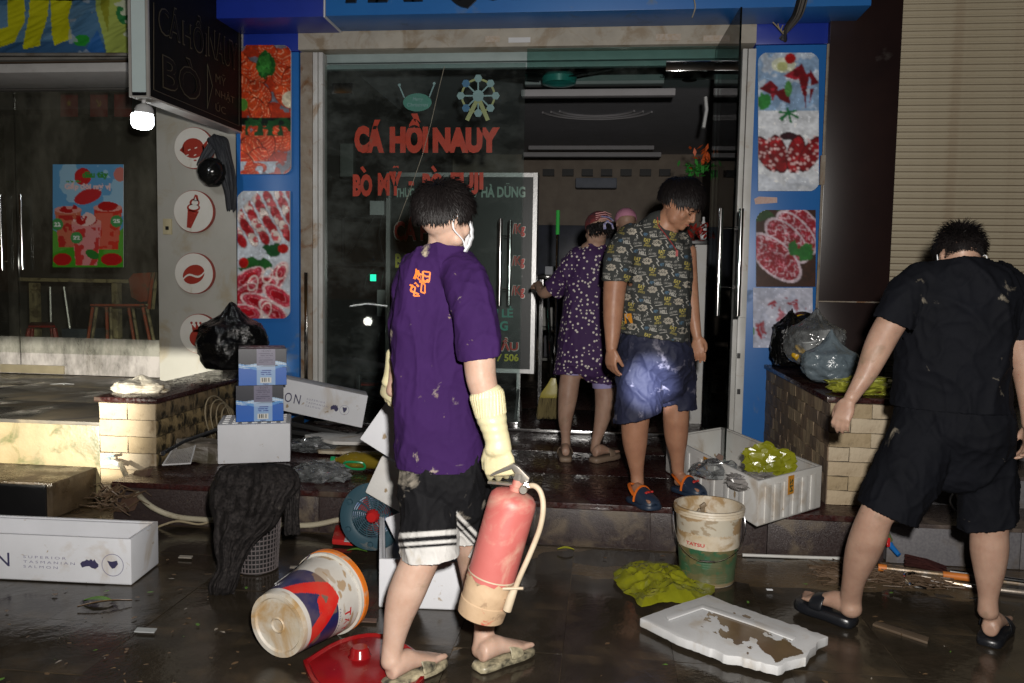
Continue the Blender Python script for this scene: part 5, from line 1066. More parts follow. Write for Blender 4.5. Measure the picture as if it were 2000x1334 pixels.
# wire basket with a black cloth over it
bk = thing('wire_basket', 'dark woven waste basket under the black checked cloth', 'basket', tuple(G(502, 1125, 0)))
bc0 = G(502, 1112, .0); BKM = mat('basket_weave', (.13, .11, .11), (.08, .07, .07), rough=.4, spec=.6); m = MB()
rb, rt, hb = .092, .112, .34
for i in range(17):
    z = .012+hb*i/16; r_ = rb+(rt-rb)*i/16; m.tube([(bc0.x+(r_+.004*math.sin(j*math.pi+i*math.pi))*math.cos(2*math.pi*j/36), bc0.y+(r_+.004*math.sin(j*math.pi+i*math.pi))*math.sin(2*math.pi*j/36), z) for j in range(37)], .0035, 5)
m.build('weave', BKM, bk); m = MB()
for j in range(36):
    a = 2*math.pi*j/36; m.tube([(bc0.x+rb*math.cos(a), bc0.y+rb*math.sin(a), .01), (bc0.x+rt*math.cos(a), bc0.y+rt*math.sin(a), hb+.01)], .003, 4)
m.build('uprights', BKM, bk)
m = MB(); m.tube([(bc0.x+rt*math.cos(2*math.pi*j/36), bc0.y+rt*math.sin(2*math.pi*j/36), hb+.02) for j in range(37)], .008, 8); m.build('rim', BKM, bk, smooth=True)
m = MB(); m.lathe([(0, .0), (rb-.008, .0), (rt-.012, hb-.02), (0, hb-.04)], bc0, seg=20); m.build('liner', BLK, bk)
def cloth_drape(outline_u, vs, Yf, name, label, mm):
    """hanging cloth: rows of (v, left u, right u, Y) lofted as a folded tube"""
    rows = []
    for v, ul, ur, Y, th in crvrows(vs):
        n = 90; row = []
        for j in range(n):
            a = 2*math.pi*j/n; x = math.cos(a); s_ = math.sin(a); uc = (ul+ur)/2; hw = (ur-ul)/2
            f = 1+.10*noise.noise(V((x*2.2+s_*1.3, v*.012, 4.0)))+.09*noise.noise(V((x*6, s_*6, v*.035)))
            p = P(uc+hw*x*f, v+6*noise.noise(V((x*3, v*.02, 2))), Y-th*s_*(1+.5*noise.noise(V((x*4.5, v*.010, 8)))*1.2+.40*noise.noise(V((x*6, v*.045, s_*6)))+.22*noise.noise(V((x*13, v*.10, s_*13))))); row.append(p)
        rows.append(row)
    m = MB(); m.rings(rows); return m.build(name, mm, None, smooth='all') if label is None else tag(m.build(name, mm, None, smooth='all'), label, 'cloth')
def crvrows(rs, n=8):
    rs = [np.array(r, float) for r in rs]; out = []
    for i in range(len(rs)-1):
        p0, p1, p2, p3 = rs[max(i-1, 0)], rs[i], rs[i+1], rs[min(i+2, len(rs)-1)]
        for j in range(n):
            t = j/n; out.append(.5*((2*p1)+(p2-p0)*t+(2*p0-5*p1+4*p2-p3)*t*t+(3*p1-p0-3*p2+p3)*t**3))
    return out+[rs[-1]]
CLO = mat('black_check_cloth', (.005, .0045, .005), (.030, .026, .025), scale=90, rough=.8, bump=.9, bscale=55, bdist=.004, spec=.12, stain=(.09, .08, .07), sthr=.66, sscale=30)
o = cloth_drape(None, [(906, 478, 540, 3.46, .02), (914, 432, 568, 3.43, .08), (945, 415, 582, 3.40, .12), (985, 412, 562, 3.36, .12), (1020, 418, 540, 3.33, .10), (1050, 418, 508, 3.30, .07), (1080, 420, 486, 3.28, .05), (1110, 424, 472, 3.26, .045), (1140, 408, 464, 3.25, .05), (1160, 408, 455, 3.24, .03), (1164, 420, 440, 3.25, .01)], 0, 'black_cloth', 'x', CLO); o['label'] = 'black checked cloth draped over the waste basket, trailing to the ground'
o = cloth_drape(None, [(925, 548, 580, 3.44, .03), (960, 554, 586, 3.42, .03), (1000, 556, 584, 3.40, .025), (1040, 555, 586, 3.40, .02), (1044, 560, 580, 3.40, .005)], 0, 'cloth_sleeve', None, CLO); o.parent = bpy.data.objects['black_cloth']; 
# fan grille
fgx = thing('fan_grille', 'round blue plastic fan grille with a red hub leaning against the foam box', 'fan', tuple(G(727, 1066, 0)))
Yg = 3.78; c = P(728, 1008, Yg); k = (P(729, 1008, Yg)-c).length; BG = mat('blue_grey_plastic', (.030, .070, .095), (.025, .06, .08), rough=.35, bump=.05, stain=(.12, .12, .11), sthr=.62, sscale=12)
def discpt(r, a, dy=0): return c+V((r*k*math.cos(a), dy+r*k*math.sin(a)*.14, r*k*math.sin(a)))
def annulus(r0, r1, th, n=48, dy=0):
    m = MB(); m.rings([[discpt(r, 2*math.pi*i/n, d_+dy) for i in range(n)] for r, d_ in ((r0, 0), (r0, -th), ((r0+r1)/2, -th*1.5), (r1, -th*.7), (r1, 0))], cap=False, close=True); return m
annulus(40, 63, .012).build('outer_ring', BG, fgx, smooth=True)
for a in (.5, 1.55, 2.6, 3.65, 4.7, 5.75): m = MB(); q = discpt(51, a, -.02); m.lathe([(0, -.008), (5*k, -.006), (6*k, .004)], q, (0, 1, 0), 12); m.build('boss', BG, fgx, smooth=True)
m = MB()
for r in range(14, 40, 4): m.v += annulus(r, r+1.6, .006, 40).v if False else []; 
for r in range(15, 40, 4):
    n = 40; b_ = len(m.v); m.rings([[discpt(q_, 2*math.pi*i/n, d_) for i in range(n)] for q_, d_ in ((r, 0), (r, -.008), (r+1.8, -.008), (r+1.8, 0))], cap=False, close=True)
for j in range(12):
    a = j*math.pi/6; m.tube([discpt(12, a, -.004), discpt(26, a+.12, -.006), discpt(41, a+.3, -.004)], .0035, 5)
m.build('grille_slots', BG, fgx)
m = MB(); m.lathe([(0, -.03), (9*k, -.028), (13*k, -.012), (13*k, .01), (0, .01)], c, (0, 1, 0), 20); m.build('hub', mat('bright_red_plastic', (.50, .02, .02), rough=.2), fgx, smooth=True)
m = MB()
for j in range(3):
    a = j*2.1+.4; m.slab([discpt(12, a, .03), discpt(38, a-.5, .03), discpt(38, a+.5, .05), discpt(14, a+.8, .04)], (0, .004, 0))
m.build('blades', mat('red_blade', (.32, .03, .03), rough=.3), fgx)
m = MB(); m.lathe([(0, 0), (52*k, 0), (56*k, .07), (0, .075)], c+V((0, .06, 0)), (0, 1, 0), 28); m.build('back_shell', mat('blue_white_shell', (.12, .2, .42), (.4, .45, .5), scale=30), fgx, smooth=True)
# red packet
q = [G(u, v, .012) for u, v in ((648, 1064), (702, 1068), (708, 1040), (656, 1030))]; m = MB(); m.slab(q, (0, 0, .03)); rp = tag(m.build('snack_packet', mat('red_foil', (.5, .03, .02), (.42, .02, .02), rough=.2, bump=.5, bscale=20, bdist=.01), bevel=.01), 'red and white snack packet lying below the fan grille', 'packet')
m = MB(); m.slab([G(u, v, .044) for u, v in ((672, 1058), (694, 1060), (690, 1044), (676, 1043))], (0, 0, .0015)); m.build('white_label', WPL, rp, off=V((0, 0, 0)))
# oil bottle on its side
ob = thing('oil_bottle', 'oil bottle with green cap and handle lying on the step', 'bottle', tuple(G(700, 912, .226)))
a = P(655, 896, 4.62); a.z = .285; X = V((1, .06, 0)).normalized(); k = 4.8/FPX
m = MB(); m.lathe([(.014, 0), (.016, .02), (.035, .05), (.048, .09), (.05, .13), (.046, .15), (.05, .17), (.05, .30), (.046, .33), (0, .335)], a, X, 22); m.build('body', mat('golden_oil', (.42, .30, .03), (.36, .26, .03), rough=.12, trans=.55, bump=.05, spec=.6), ob, smooth=True)
m = MB(); m.lathe([(0, -.026), (.018, -.025), (.019, 0), (0, .002)], a, X, 16); m.build('cap', mat('cap_green', (.01, .30, .10), rough=.3), ob, smooth=True)
m = MB(); b_ = a+X*.07+V((0, -.05, -.02)); m.tube(crv([b_, b_+X*.01+V((0, -.02, .02)), b_+X*.06+V((0, -.025, .025)), b_+X*.115+V((0, -.02, .018)), b_+X*.12+V((0, -.01, -.015)), b_+X*.05+V((0, -.012, -.018)), b_]), .007, 8); m.build('handle', mat('cap_green', (0, 0, 0)), ob, smooth=True)
for (u, v, w, h_, lb, sd) in ((632, 928, 52, 24, 'clear crumpled plastic bag on the step beside the draped cloth', 2), (618, 868, 44, 12, 'clear film lump under the tilted salmon box', 8)):
    Y = 4.42 if u > 625 else 5.1; kk = Y*1.03/FPX; blob('clear_bag', lb, 'bag', P(u, v, Y), (w*kk, .10, h_*kk), CFILM, amp=.35, freq=3, flat=.15, seed=sd, sub=4, facet=.22)
m = MB(); m.rings([[P(u, v, Y) for u, v, Y in r] for r in (((524, 930, 3.55), (566, 934, 3.55), (560, 936, 3.62)), ((532, 918, 3.56), (558, 922, 3.56), (552, 924, 3.6)), ((545, 913, 3.56), (553, 914, 3.56), (550, 915, 3.6)))]); tag(m.build('paper_scrap', WPL, smooth=True), 'white paper scrap tucked on top of the black cloth', 'scrap')
# foam boxes behind the purple shirted man
a = G(740, 1187, .005); z1 = P(742, 1094, a.y).z; b = V((a.x+.50, a.y+.03, .005)); fb = V((P(741, 1000, 4.02).x, 4.02, .005))
T, _ = open_box('foam_box', 'long open foam box behind the walking man, its far end at the step', 'foam box', a, b-a, fb-a, V((0, 0, z1)), .026, FOAM, 'white foam boxes')
def tilted(label, quad, Y, D, mm=FOAM):
    q = [P(u, v, Y) for u, v in quad]; T = thing('foam_box', label, 'foam box', tuple(q[1]), 'white foam boxes'); m = MB(); m.slab(q, D); m.build('body', mm, T, bevel=.009); return T, q
tilted('foam box tipped on its corner at the left hip of the purple shirted man', [(757, 779), (701, 858), (800, 920), (862, 838)], 3.55, (.10, .24, .06))
tilted('smaller foam box tipped below the first, its face smeared', [(744, 892), (712, 962), (788, 1006), (842, 930)], 3.72, (.06, .22, .05), FOAMD)
tilted('foam lid leaning inside the long open foam box', [(750, 1012), (797, 1110), (830, 1090), (812, 990)], 3.5, (.02, .03, .0))
# lying paint bucket
A_ = G(541, 1222, .142); B_ = G(652, 1152, .160); ax = (B_-A_); BL = ax.length; ax.normalize(); print('bucket', A_, B_, BL)
pbk = thing('paint_bucket', 'white paint bucket with blue and red label lying on its side, muddy base forward', 'bucket', (A_.x, A_.y, 0))
BKW = mat('bucket_white', (.55, .54, .50), (.46, .44, .38), scale=4, rough=.4, stain=(.34, .24, .13), sthr=.55, sscale=7)
R = Ras(200, 110, (190, 188, 182)); x, y = R.x, R.y  # x round the side, y from rim (0) to base (1)
lab = (y > .42) & (y < .93); R.put(lab, (28, 34, 78)); R.put((R.n(14, 3) > .60) & (y < .35), (150, 120, 80), .8); R.put((R.n(9, 5) > .62), (140, 112, 74), .5)
def tri(pts, c): R.put(R.poly(pts), c)
for dx in (0,):
    tri([(.34, .93), (.46, .40), (.54, .40), (.41, .93)], (190, 26, 24)); tri([(.46, .40), (.54, .36), (.70, .93), (.60, .93), (.52, .55)], (190, 26, 24)); tri([(.485, .62), (.545, .60), (.56, .76), (.50, .72)], (186, 30, 26))
g_ = R.n(40, 2)
pr = Ras(200, 110, (0, 0, 0)); pr.x, pr.y = 1-R.y, R.x; 
u_ax = V((ax.y, -ax.x, 0)).normalized(); w_ax = ax.cross(u_ax)
cam_dir = (V((0, 0, CAMZ))-(A_+B_)/2).normalized(); cd = cam_dir-ax*cam_dir.dot(ax); cd.normalize(); sd_ = ax.cross(cd)
r0, r1 = .118, .150
def bside(x, y, e=0):
    t = 1-y; r = r0+(r1-r0)*t+e; a = (x-.5)*2*math.pi; return A_+ax*BL*(.06+.80*t)+(cd*math.cos(a)+sd_*math.sin(a))*r
R.grid('printed_side', lambda x, y: bside(x, y), mat('bucket_print', (1, 1, 1), attr='Col', rough=.35, bump=.08, base2=(.3, .2, .12), scale=7), pbk, smooth=True)
m = MB(); m.lathe([(r0*.0, .01), (r0*.80, .008), (r0*.84, .0), (r0*.98, .0), (r0, .012), (r0, BL*.062)], A_, ax, 48); m.lathe([(.02, .004), (.026, .0), (.03, .004)], A_, ax, 20, cap=False); m.build('base', mat('bucket_base_mud', (.52, .50, .46), (.40, .32, .20), scale=5, rough=.5, bump=.3, stain=(.36, .23, .10), sthr=.47, sscale=6), pbk, smooth=True)
m = MB(); m.lathe([(r1, BL*.86), (r1+.010, BL*.865), (r1+.011, BL*.89), (r1+.003, BL*.90), (r1+.006, BL*.93), (r1+.0, BL*.935)], A_, ax, 48, cap=False); m.build('collar', BKW, pbk, smooth=True)
m = MB(); m.lathe([(r1-.002, BL*.93), (r1+.012, BL*.935), (r1+.013, BL*.99), (r1+.004, BL*1.0), (0, BL*.995)], A_, ax, 48); m.build('lid', mat('orange_lid', (.62, .16, .015), (.5, .14, .02), rough=.35, stain=(.4, .3, .2), sthr=.6, sscale=10), pbk, smooth=True)
m = MB(); m.tube(crv([A_+ax*BL*.88-sd_*(r1+.012)+cd*.02, A_+ax*BL*.72-sd_*(r1+.004)+cd*.06, A_+ax*BL*.45-sd_*(r0+.02)+cd*.055, A_+ax*BL*.25-sd_*(r0+.012)+cd*.0]), .0028, 6); m.build('wire_handle', CHR, pbk, smooth=True)
m = MB()
def on_b(x0, y0, x1, y1, s_, bold=.03):
    """letters running round the side"""
    vs, fs = text_geo(s_, bold); lo = vs.min(0); hi = vs.max(0); q = (vs-lo)/(hi-lo); m.add([bside(x0+(x1-x0)*a, y0+(y1-y0)*b, .0012) for a, b in q], fs)
REDI = mat('red_ink', (.48, .03, .03), rough=.5)
on_b(.60, .30, .635, .17, 'T'); on_b(.64, .28, .67, .17, 'Ấ'); on_b(.68, .27, .71, .17, 'T'); on_b(.72, .27, .75, .17, 'S'); on_b(.76, .27, .79, .17, 'U'); m.build('red_lettering', REDI, pbk, fixn=False)
m = MB(); on_b(.58, .405, .72, .375, 'TATSU PAINT', .0); m.build('small_lettering', PURP, pbk, fixn=False)
# red lid on the ground
rl = thing('basin_cover', 'shiny red plastic lid with a round knob lying on the street between bucket and man', 'lid', tuple(G(720, 1290, 0)))
REDL = mat('wet_red_plastic', (.26, .008, .010), (.20, .006, .008), rough=.18, bump=.12, bscale=14, stain=(.25, .05, .04), sthr=.6, sscale=8)
q = [G(u, v, .02) for u, v in ((592, 1290), (660, 1250), (735, 1236), (800, 1262), (835, 1300), (800, 1350), (700, 1370), (620, 1340))]; cq = sum(q, V())/8
m = MB(); m.rings([[p.lerp(cq, f)+V((0, 0, dz)) for p in crv(q+[q[0]], 4)[:-1]] for f, dz in ((0, -.015), (-.0, .0), (.05, .004), (.10, -.004), (.3, .0), (.55, .008), (.9, .010))]); m.build('plate', REDL, rl, smooth=True)
kc = G(703, 1278, .035); m = MB(); m.lathe([(.045, -.01), (.036, .0), (.032, .022), (.026, .028), (0, .028)], kc, seg=24); m.build('knob', REDL, rl, smooth=True)
# upright green bucket
gc = G(1387, 1152, 0); gc.y += .13; gr0, gr1 = .122, .150; k = None
zt = P(1390, 985, gc.y).z; H_ = zt; print('green bucket', gc, H_)
gb2 = thing('green_bucket', 'muddy upright bucket, white above and green below, at the foot of the step', 'bucket', (gc.x, gc.y, 0))
R = Ras(160, 90, (186, 180, 164)); R.put(R.y > .46, (22, 84, 58)); md = R.n(10, 2, 4); R.put((md > .57) & (R.y < .46), (150, 116, 70), .8); R.put((R.n(14, 9, 4) > .60), (120, 96, 58), .6); R.put((R.y > .5) & (np.sin(R.y*180) > .8) & (R.n(8, 4) > .5) & (R.x < .62), (90, 120, 100), .7); R.put((R.y > .46) & (R.n(9, 12, 4) > .58), (70, 76, 48), .6); R.put((R.y > .96), (120, 110, 84))
cdg = V((0-gc.x, 0-gc.y, 0)).normalized(); sdg = V((-cdg.y, cdg.x, 0))
def gside(x, y, e=0):
    a = (x-.5)*2*math.pi; r = gr0+(gr1-gr0)*(1-y)+e; return V((gc.x, gc.y, .008+H_*.93*(1-y)))+(cdg*math.cos(a)+sdg*math.sin(a))*r
R.grid('printed_side', gside, mat('bucket_print', (1, 1, 1)), gb2, smooth=True)
m = MB(); m.lathe([(0, .004), (gr0-.004, .0), (gr0, .010)], (gc.x, gc.y, 0), seg=36); m.build('base', BKW, gb2, smooth=True)
m = MB(); m.lathe([(gr1-.002, H_*.90), (gr1+.006, H_*.905), (gr1+.002, H_*.93), (gr1+.009, H_*.94), (gr1+.007, H_*.965), (gr1+.010, H_*.975), (gr1+.008, H_), (gr1-.004, H_), (gr1-.010, H_*.5), (0, H_*.42)], (gc.x, gc.y, 0), seg=48, cap=False); m.build('rim', mat('muddy_rim', (.58, .53, .44), (.45, .36, .24), scale=8, rough=.45, stain=(.32, .21, .10), sthr=.50, sscale=11), gb2, smooth=True)
m = MB(); vs, fs = text_geo('TATSU', .03); lo = vs.min(0); hi = vs.max(0); q = (vs-lo)/(hi-lo); m.add([gside(.385+.10*a, .44-.05*b, .004) for a, b in q], fs); m.build('red_lettering', REDI, gb2, fixn=False)
m = MB(); m.tube(crv([gside(.24, .10, .012), gside(.30, .35, .012), gside(.38, .52, .02), gside(.46, .62, .02), gside(.56, .60, .02), gside(.66, .48, .02), gside(.74, .3, .02), gside(.77, .1, .012)]), .0022, 6); m.build('wire_handle', CHR, gb2, smooth=True)
m = MB(); m.box(gside(.5, .63, .004), (.07, .012, .008)); m.build('handle_grip', BLK, gb2, bevel=.003)
m = MB(); c_ = V((gc.x-.01, gc.y+.10, H_*.9)); 
for k_ in range(9): m.box(c_+V((rnd.gauss(0, .012), rnd.gauss(0, .01), -.02*k_*.8)), (.03, .02, .02), Matrix.Rotation(rnd.random()*3, 3, 'Y'))
m.build('mud_clod', mat('mud_clods', (.2, .14, .08), (.12, .09, .06), rough=.5), gb2, bevel=.005)
# tilted foam box on the edge of the step at the right
zb_ = .232; Fb = G(1478, 1030, zb_); Lb_ = G(1300, 921, zb_); Rb_ = G(1602, 992, zb_); ht = P(1480, 940, Fb.y).z-zb_; print('foam right', Fb, Lb_, Rb_, ht)
ht = max(ht, .19); T, body = open_box('foam_box', 'dirty ribbed foam box with yellow bag and plastic inside, on the edge of the step', 'foam box', Fb, Rb_-Fb, Lb_-Fb, V((0, 0, ht)), .03, FOAMD, 'white foam boxes')
for s0, s1, out in ((Fb, Rb_, None), (Fb, Lb_, None)):
    d = (s1-s0).normalized(); L = (s1-s0).length; nn = V((d.y, -d.x, 0)); nn = nn if nn.y < 0 else -nn
    for i in range(1, 7):
        t = i/7; mR = MB(); mR.box(s0+d*L*t+nn*.002+V((0, 0, ht*.45)), (.05, .006, ht*.80), Matrix.Rotation(math.atan2(d.y, d.x), 3, 'Z')); mR.build('side_rib', FOAMD, T, bevel=.004)
for s0, s1, t, s_ in ((Fb, Rb_, .42, 'NZ'), (Fb, Lb_, .47, 'KIM')):
    d = (s1-s0).normalized(); L = (s1-s0).length; nn = V((d.y, -d.x, 0)); nn = nn if nn.y < 0 else -nn
    q = s0+d*L*t+nn*.010+V((0, 0, ht*.55)); m = MB(); m.slab([q, q+d*.05, q+d*.05+V((0, 0, ht*.42)), q+V((0, 0, ht*.42))], nn*.0012); o = m.build('orange_sticker', mat('orange_paper', (.62, .26, .02), rough=.5, stain=(.3, .15, .05), sthr=.6, sscale=20), T)
    m = MB(); sgn = 1 if (nn.cross(d)).z < 0 else -1; B0 = q+nn*.002+d*(.045 if sgn < 0 else .005)+V((0, 0, ht*.40)); text_on(m, s_, q+nn*.002+d*.012+V((0, 0, .012)), V((0, 0, ht*.3)), -d*.0+(-d if True else d)*.0+d*.028, bold=.03); m.build('sticker_text', mat('dark_green_ink', (.03, .08, .04)), T, fixn=False)
cI = (Fb+Rb_+Lb_+(Rb_+Lb_-Fb))/4
blob('plastic_bag', 'shiny olive yellow plastic bag inside the foam box on the step', 'bag', P(1507, 902, 4.17), (36*.0027, .03, 27*.0027), YFILM, amp=.42, freq=2.6, flat=0, seed=4, sub=4, facet=.13)
blob('plastic_film', 'grey crumpled plastic film inside the foam box on the step', 'film', P(1474, 938, 4.04), (38*.0026, .09, 13*.0026), mat('grey_film', (.30, .29, .28), (.22, .2, .19), rough=.2, bump=.8, bscale=30, alpha=.8, spec=.8), amp=.4, freq=3, seed=6, sub=4, facet=.25)
blob('plastic_film', 'pale clear film at the left end inside the foam box on the step', 'film', P(1400, 915, 4.25), (34*.0026, .08, 16*.0026), CFILM, amp=.4, freq=3, seed=9, sub=3, facet=.3)
m = MB(); m.slab([P(1398, 893, 4.3), P(1404, 886, 4.3), P(1413, 891, 4.3), P(1411, 900, 4.3), P(1403, 898, 4.3)], (0, .01, 0)); tag(m.build('cardboard_scrap', mat('brown_card', (.12, .07, .05))), 'small brown cardboard scrap inside the foam box on the step', 'scrap')
# yellow bag and broken foam lid on the street
sheet('plastic_bag', 'olive yellow plastic bag spread on the wet street before the green bucket', 'bag', [(1212, 1150), (1236, 1104), (1290, 1098), (1330, 1108), (1362, 1120), (1396, 1152), (1350, 1178), (1290, 1180), (1248, 1194), (1238, 1170)], .01, YFILM, n=24, amp=.038, freq=13, seed=2)
pts = [(1250, 1207), (1312, 1184), (1384, 1161), (1430, 1180), (1476, 1195), (1520, 1211), (1560, 1222), (1618, 1243), (1600, 1250), (1592, 1262), (1582, 1270), (1576, 1284), (1545, 1290), (1520, 1302), (1470, 1290), (1440, 1282), (1420, 1281), (1398, 1270), (1330, 1246)]
r9 = random.Random(3); pj = []
for i in range(len(pts)):
    (x0, y0), (x1, y1) = pts[i], pts[(i+1) % len(pts)]; n_ = max(1, int(math.hypot(x1-x0, y1-y0)/7)); am = 1.8 if x0 > 1480 or y0 > 1265 else .6
    for j in range(n_): t = j/n_; pj.append((x0+(x1-x0)*t+r9.uniform(-am, am), y0+(y1-y0)*t+r9.uniform(-am, am)*.7))
pts = pj
T, b, q = board('broken foam lid with brown muddy water pooled on it, lying on the street', pts, [.05]*len(pts), .034, mat('foam_lid', (.60, .61, .62), (.52, .52, .52), scale=4, rough=.55, bump=.3, bscale=150, bdist=.003, stain=(.40, .33, .24), sthr=.56, sscale=7, sw=.25))
m = MB(); r0_ = [(1300, 1206), (1372, 1182), (1480, 1216), (1556, 1246), (1548, 1252), (1474, 1224), (1372, 1190), (1306, 1213)]; m.slab([G(u, v, .052) for u, v in r0_], (0, 0, .006)); m.build('moulded_ridge', mat('foam_lid', (1, 1, 1)), T, bevel=.002)
g_ = Ras(120, 80, (0, 0, 0)); 
c0, cx_, cy_ = G(1390, 1172, .0515), G(1600, 1262, .0515)-G(1390, 1172, .0515), G(1350, 1236, .0515)-G(1390, 1172, .0515)
g_.keep = ((g_.ell(.54, .47, .46, .24, 5)+(g_.n(8, 3, 4)-.5)*3.6 < .95) | ((g_.n(16, 14, 2) > .80) & (g_.x < .8))) & (np.abs(g_.x-.5) < .47)
wp_ = np.array([[tuple(c0+cx_*float(g_.x[j, i])+cy_*float(g_.y[j, i])) for i in range(g_.w)] for j in range(g_.h)]).reshape(-1, 3)
uu, vv = uvpix(wp_); uu = uu.reshape(g_.h, g_.w); vv = vv.reshape(g_.h, g_.w); ins = np.zeros(uu.shape, bool); cxp = sum(p[0] for p in pts)/len(pts); cyp = sum(p[1] for p in pts)/len(pts); pp = [(cxp+(x-cxp)*.96, cyp+(y-cyp)*.93-2) for x, y in pts]
for i in range(len(pp)):
    (x0, y0), (x1, y1) = pp[i], pp[(i+1) % len(pp)]
    if abs(y0-y1) > 1e-9: ins ^= ((vv < y0) != (vv < y1)) & (uu < (x1-x0)*(vv-y0)/(y1-y0)+x0)
g_.keep &= ins
me_g = g_.grid('mud_puddle', lambda x, y: c0+cx_*x+cy_*y+V((0, 0, .0015*0)), mat('brown_puddle', (.15, .10, .055), (.11, .075, .04), rough=.12, bump=.05), T)
m = MB(); e0 = [G(u, v, .050) for u, v in ((1558, 1238), (1618, 1243), (1596, 1262), (1540, 1250))]; 
# foot of the step: loose rod, poles, brushes, tap
m = MB(); m.tube([G(1450, 1084, .012), G(1560, 1088, .012), G(1680, 1092, .014)], .008, 8); tag(m.build('metal_rod', WALU, smooth=True), 'thin white metal rod lying along the foot of the step', 'rod')
MUDP = mat('muddy_steel', (.42, .38, .34), (.2, .15, .1), scale=12, rough=.3, metal=.6, stain=(.22, .15, .08), sthr=.5, sscale=12)
OP = mat('orange_grip', (.62, .19, .03), rough=.5)
def pole(label, pts, rr, mm, grips=(), cat='broom', nm='broom_pole'):
    T = thing(nm, label, cat, tuple(G(*pts[0][:2], 0))); q = [G(u, v, z) for u, v, z in pts]; m = MB(); m.tube(q, rr, 10); m.build('pole', mm, T, smooth=True)
    for t0, t1 in grips: m = MB(); a, b = q[0].lerp(q[-1], t0), q[0].lerp(q[-1], t1); m.tube([a, b], rr*1.5, 12); m.build('grip', OP, T, smooth=True)
    return T
T = pole('pole with two orange grips lying on the street behind the man in black', [(1715, 1108, .035), (1860, 1124, .035), (2060, 1148, .035)], .0115, MUDP, ((0, .05), (.38, .53)))
T = pole('bright chrome pole lying farthest back by the grey steps', [(1855, 1116, .05), (1990, 1134, .05), (2080, 1146, .05)], .010, CHR)
T = pole('mud coated pole nearest the camera beside the man in black', [(1800, 1126, .02), (1900, 1146, .02), (2060, 1164, .02)], .011, MUDP)
bh = thing('broom', 'dark red wet broom head by the foot of the grey steps', 'broom', tuple(G(1800, 1105, 0)))
m = MB()
for k in range(220):
    t = rnd.random(); a = G(1766+rnd.uniform(0, 6), 1082+rnd.uniform(0, 24), .02+rnd.random()*.05); b = G(1850, 1112+rnd.uniform(-6, 10), .01+rnd.random()*.03); m.tube([a, a.lerp(b, .5)+V((0, 0, .012*rnd.random())), b.lerp(a, rnd.random()*.2)], .0018, 3)
o = m.build('bristles', mat('dark_red_bristle', (.06, .018, .015), (.03, .01, .01), rough=.5), bh)
mh = thing('mop', 'spread muddy mop strands on the wet street beneath the poles', 'mop', tuple(G(1700, 1130, 0)))
m = MB()
for k in range(420):
    u = rnd.uniform(1620, 1870); v = 1118+rnd.gauss(0, 9)+(u-1620)*.05; a = G(u, v, .008+.02*rnd.random()); m.tube([a, a+V((rnd.uniform(-.08, .02), rnd.uniform(-.05, .05), rnd.uniform(-.005, .012))), a+V((rnd.uniform(-.14, .02), rnd.uniform(-.07, .07), -.004))], .0026, 3)
m.build('strands', mat('muddy_strands', (.12, .08, .05), (.08, .05, .03), rough=.45), mh)
m = MB(); m.tube(crv([G(1795, 1118, .03), G(1768, 1122, .03), G(1775, 1140, .02), G(1800, 1148, .015), G(1825, 1150, .012)]), .008, 8); m.build('chrome_clip', CHR, mh, smooth=True)
bt_ = thing('blue_tap', 'small blue plastic tap with red lever low by the grey steps', 'tap', tuple(P(1740, 1065, 4.08)))
BP = mat('tap_blue', (.015, .16, .50), rough=.3); m = MB(); m.tube([P(1736, 1058, 4.11), P(1742, 1068, 4.08), P(1756, 1084, 4.04)], [.014, .013, .011], 10); m.build('spout', BP, bt_, smooth=True)
m = MB(); m.tube([P(1733, 1045, 4.11), P(1738, 1056, 4.08)], .015, 8); m.build('collar', mat('olive_collar', (.12, .16, .06)), bt_, smooth=True); m = MB(); m.box(P(1735, 1059, 4.06), (.016, .012, .045)); m.build('lever', mat('bright_red_plastic', (1, 0, 0)), bt_, bevel=.004)
m = MB(); m.slab([G(u, v, .012) for u, v in ((1704, 1218), (1712, 1212), (1815, 1244), (1812, 1254))], (0, 0, -.01)); tag(m.build('wood_strip', mat('muddy_wood', (.10, .07, .045)), bevel=.003), 'thin muddy wood strip lying between the man in black and his slides', 'strip')
m = MB(); m.tube(crv([P(1868, 955, 4.4), P(1856, 975, 4.4), P(1862, 992, 4.4), P(1876, 1003, 4.4)]), .006, 6); tag(m.build('curved_cable', WPL, smooth=True), 'white curved cord seen between the legs of the man in black', 'cord')
# bags on the right planter
cz = .79
hel = thing('helmet', 'black helmet with a round yellow sticker behind the bags on the right planter', 'helmet', tuple(P(1572, 660, 5.45)))
kk = 5.6/FPX; m = MB(); c_ = P(1568, 652, 5.5); m.lathe([(40*kk, -26*kk), (42*kk, 0), (37*kk, 20*kk), (24*kk, 34*kk), (8*kk, 41*kk), (0, 42*kk)], c_, (-.1, -.05, 1), 28); m.build('shell', mat('gloss_black', (.008, .008, .008), rough=.15), hel, smooth=True)
def ovl(c_, rx, rz, nrm_, n=24):
    nrm_ = V(nrm_).normalized(); X = V((1, 0, 0)); X = (X-nrm_*X.dot(nrm_)).normalized(); Z = nrm_.cross(X); Z = Z if Z.z > 0 else -Z; m = MB(); m.slab([c_+X*rx*math.cos(a)+Z*rz*math.sin(a) for a in [2*math.pi*i/n for i in range(n)]], nrm_*.003); return m, X, Z
nrm_ = V((-.1, -.72, .68)); c2 = P(1566, 622, 5.42); m, X_, Z_ = ovl(c2, 15*kk, 9*kk, nrm_); st_ = m.build('sticker', mat('sticker_yellow', (.62, .36, .01), rough=.4), hel)
m = MB(); text_on(m, 'drew', c2-X_*9*kk-Z_*2.5*kk+nrm_*.006, X_*18*kk, Z_*7*kk, bold=.03); m.build('lettering', BLK, st_, fixn=False, off=parent_loc(st_))
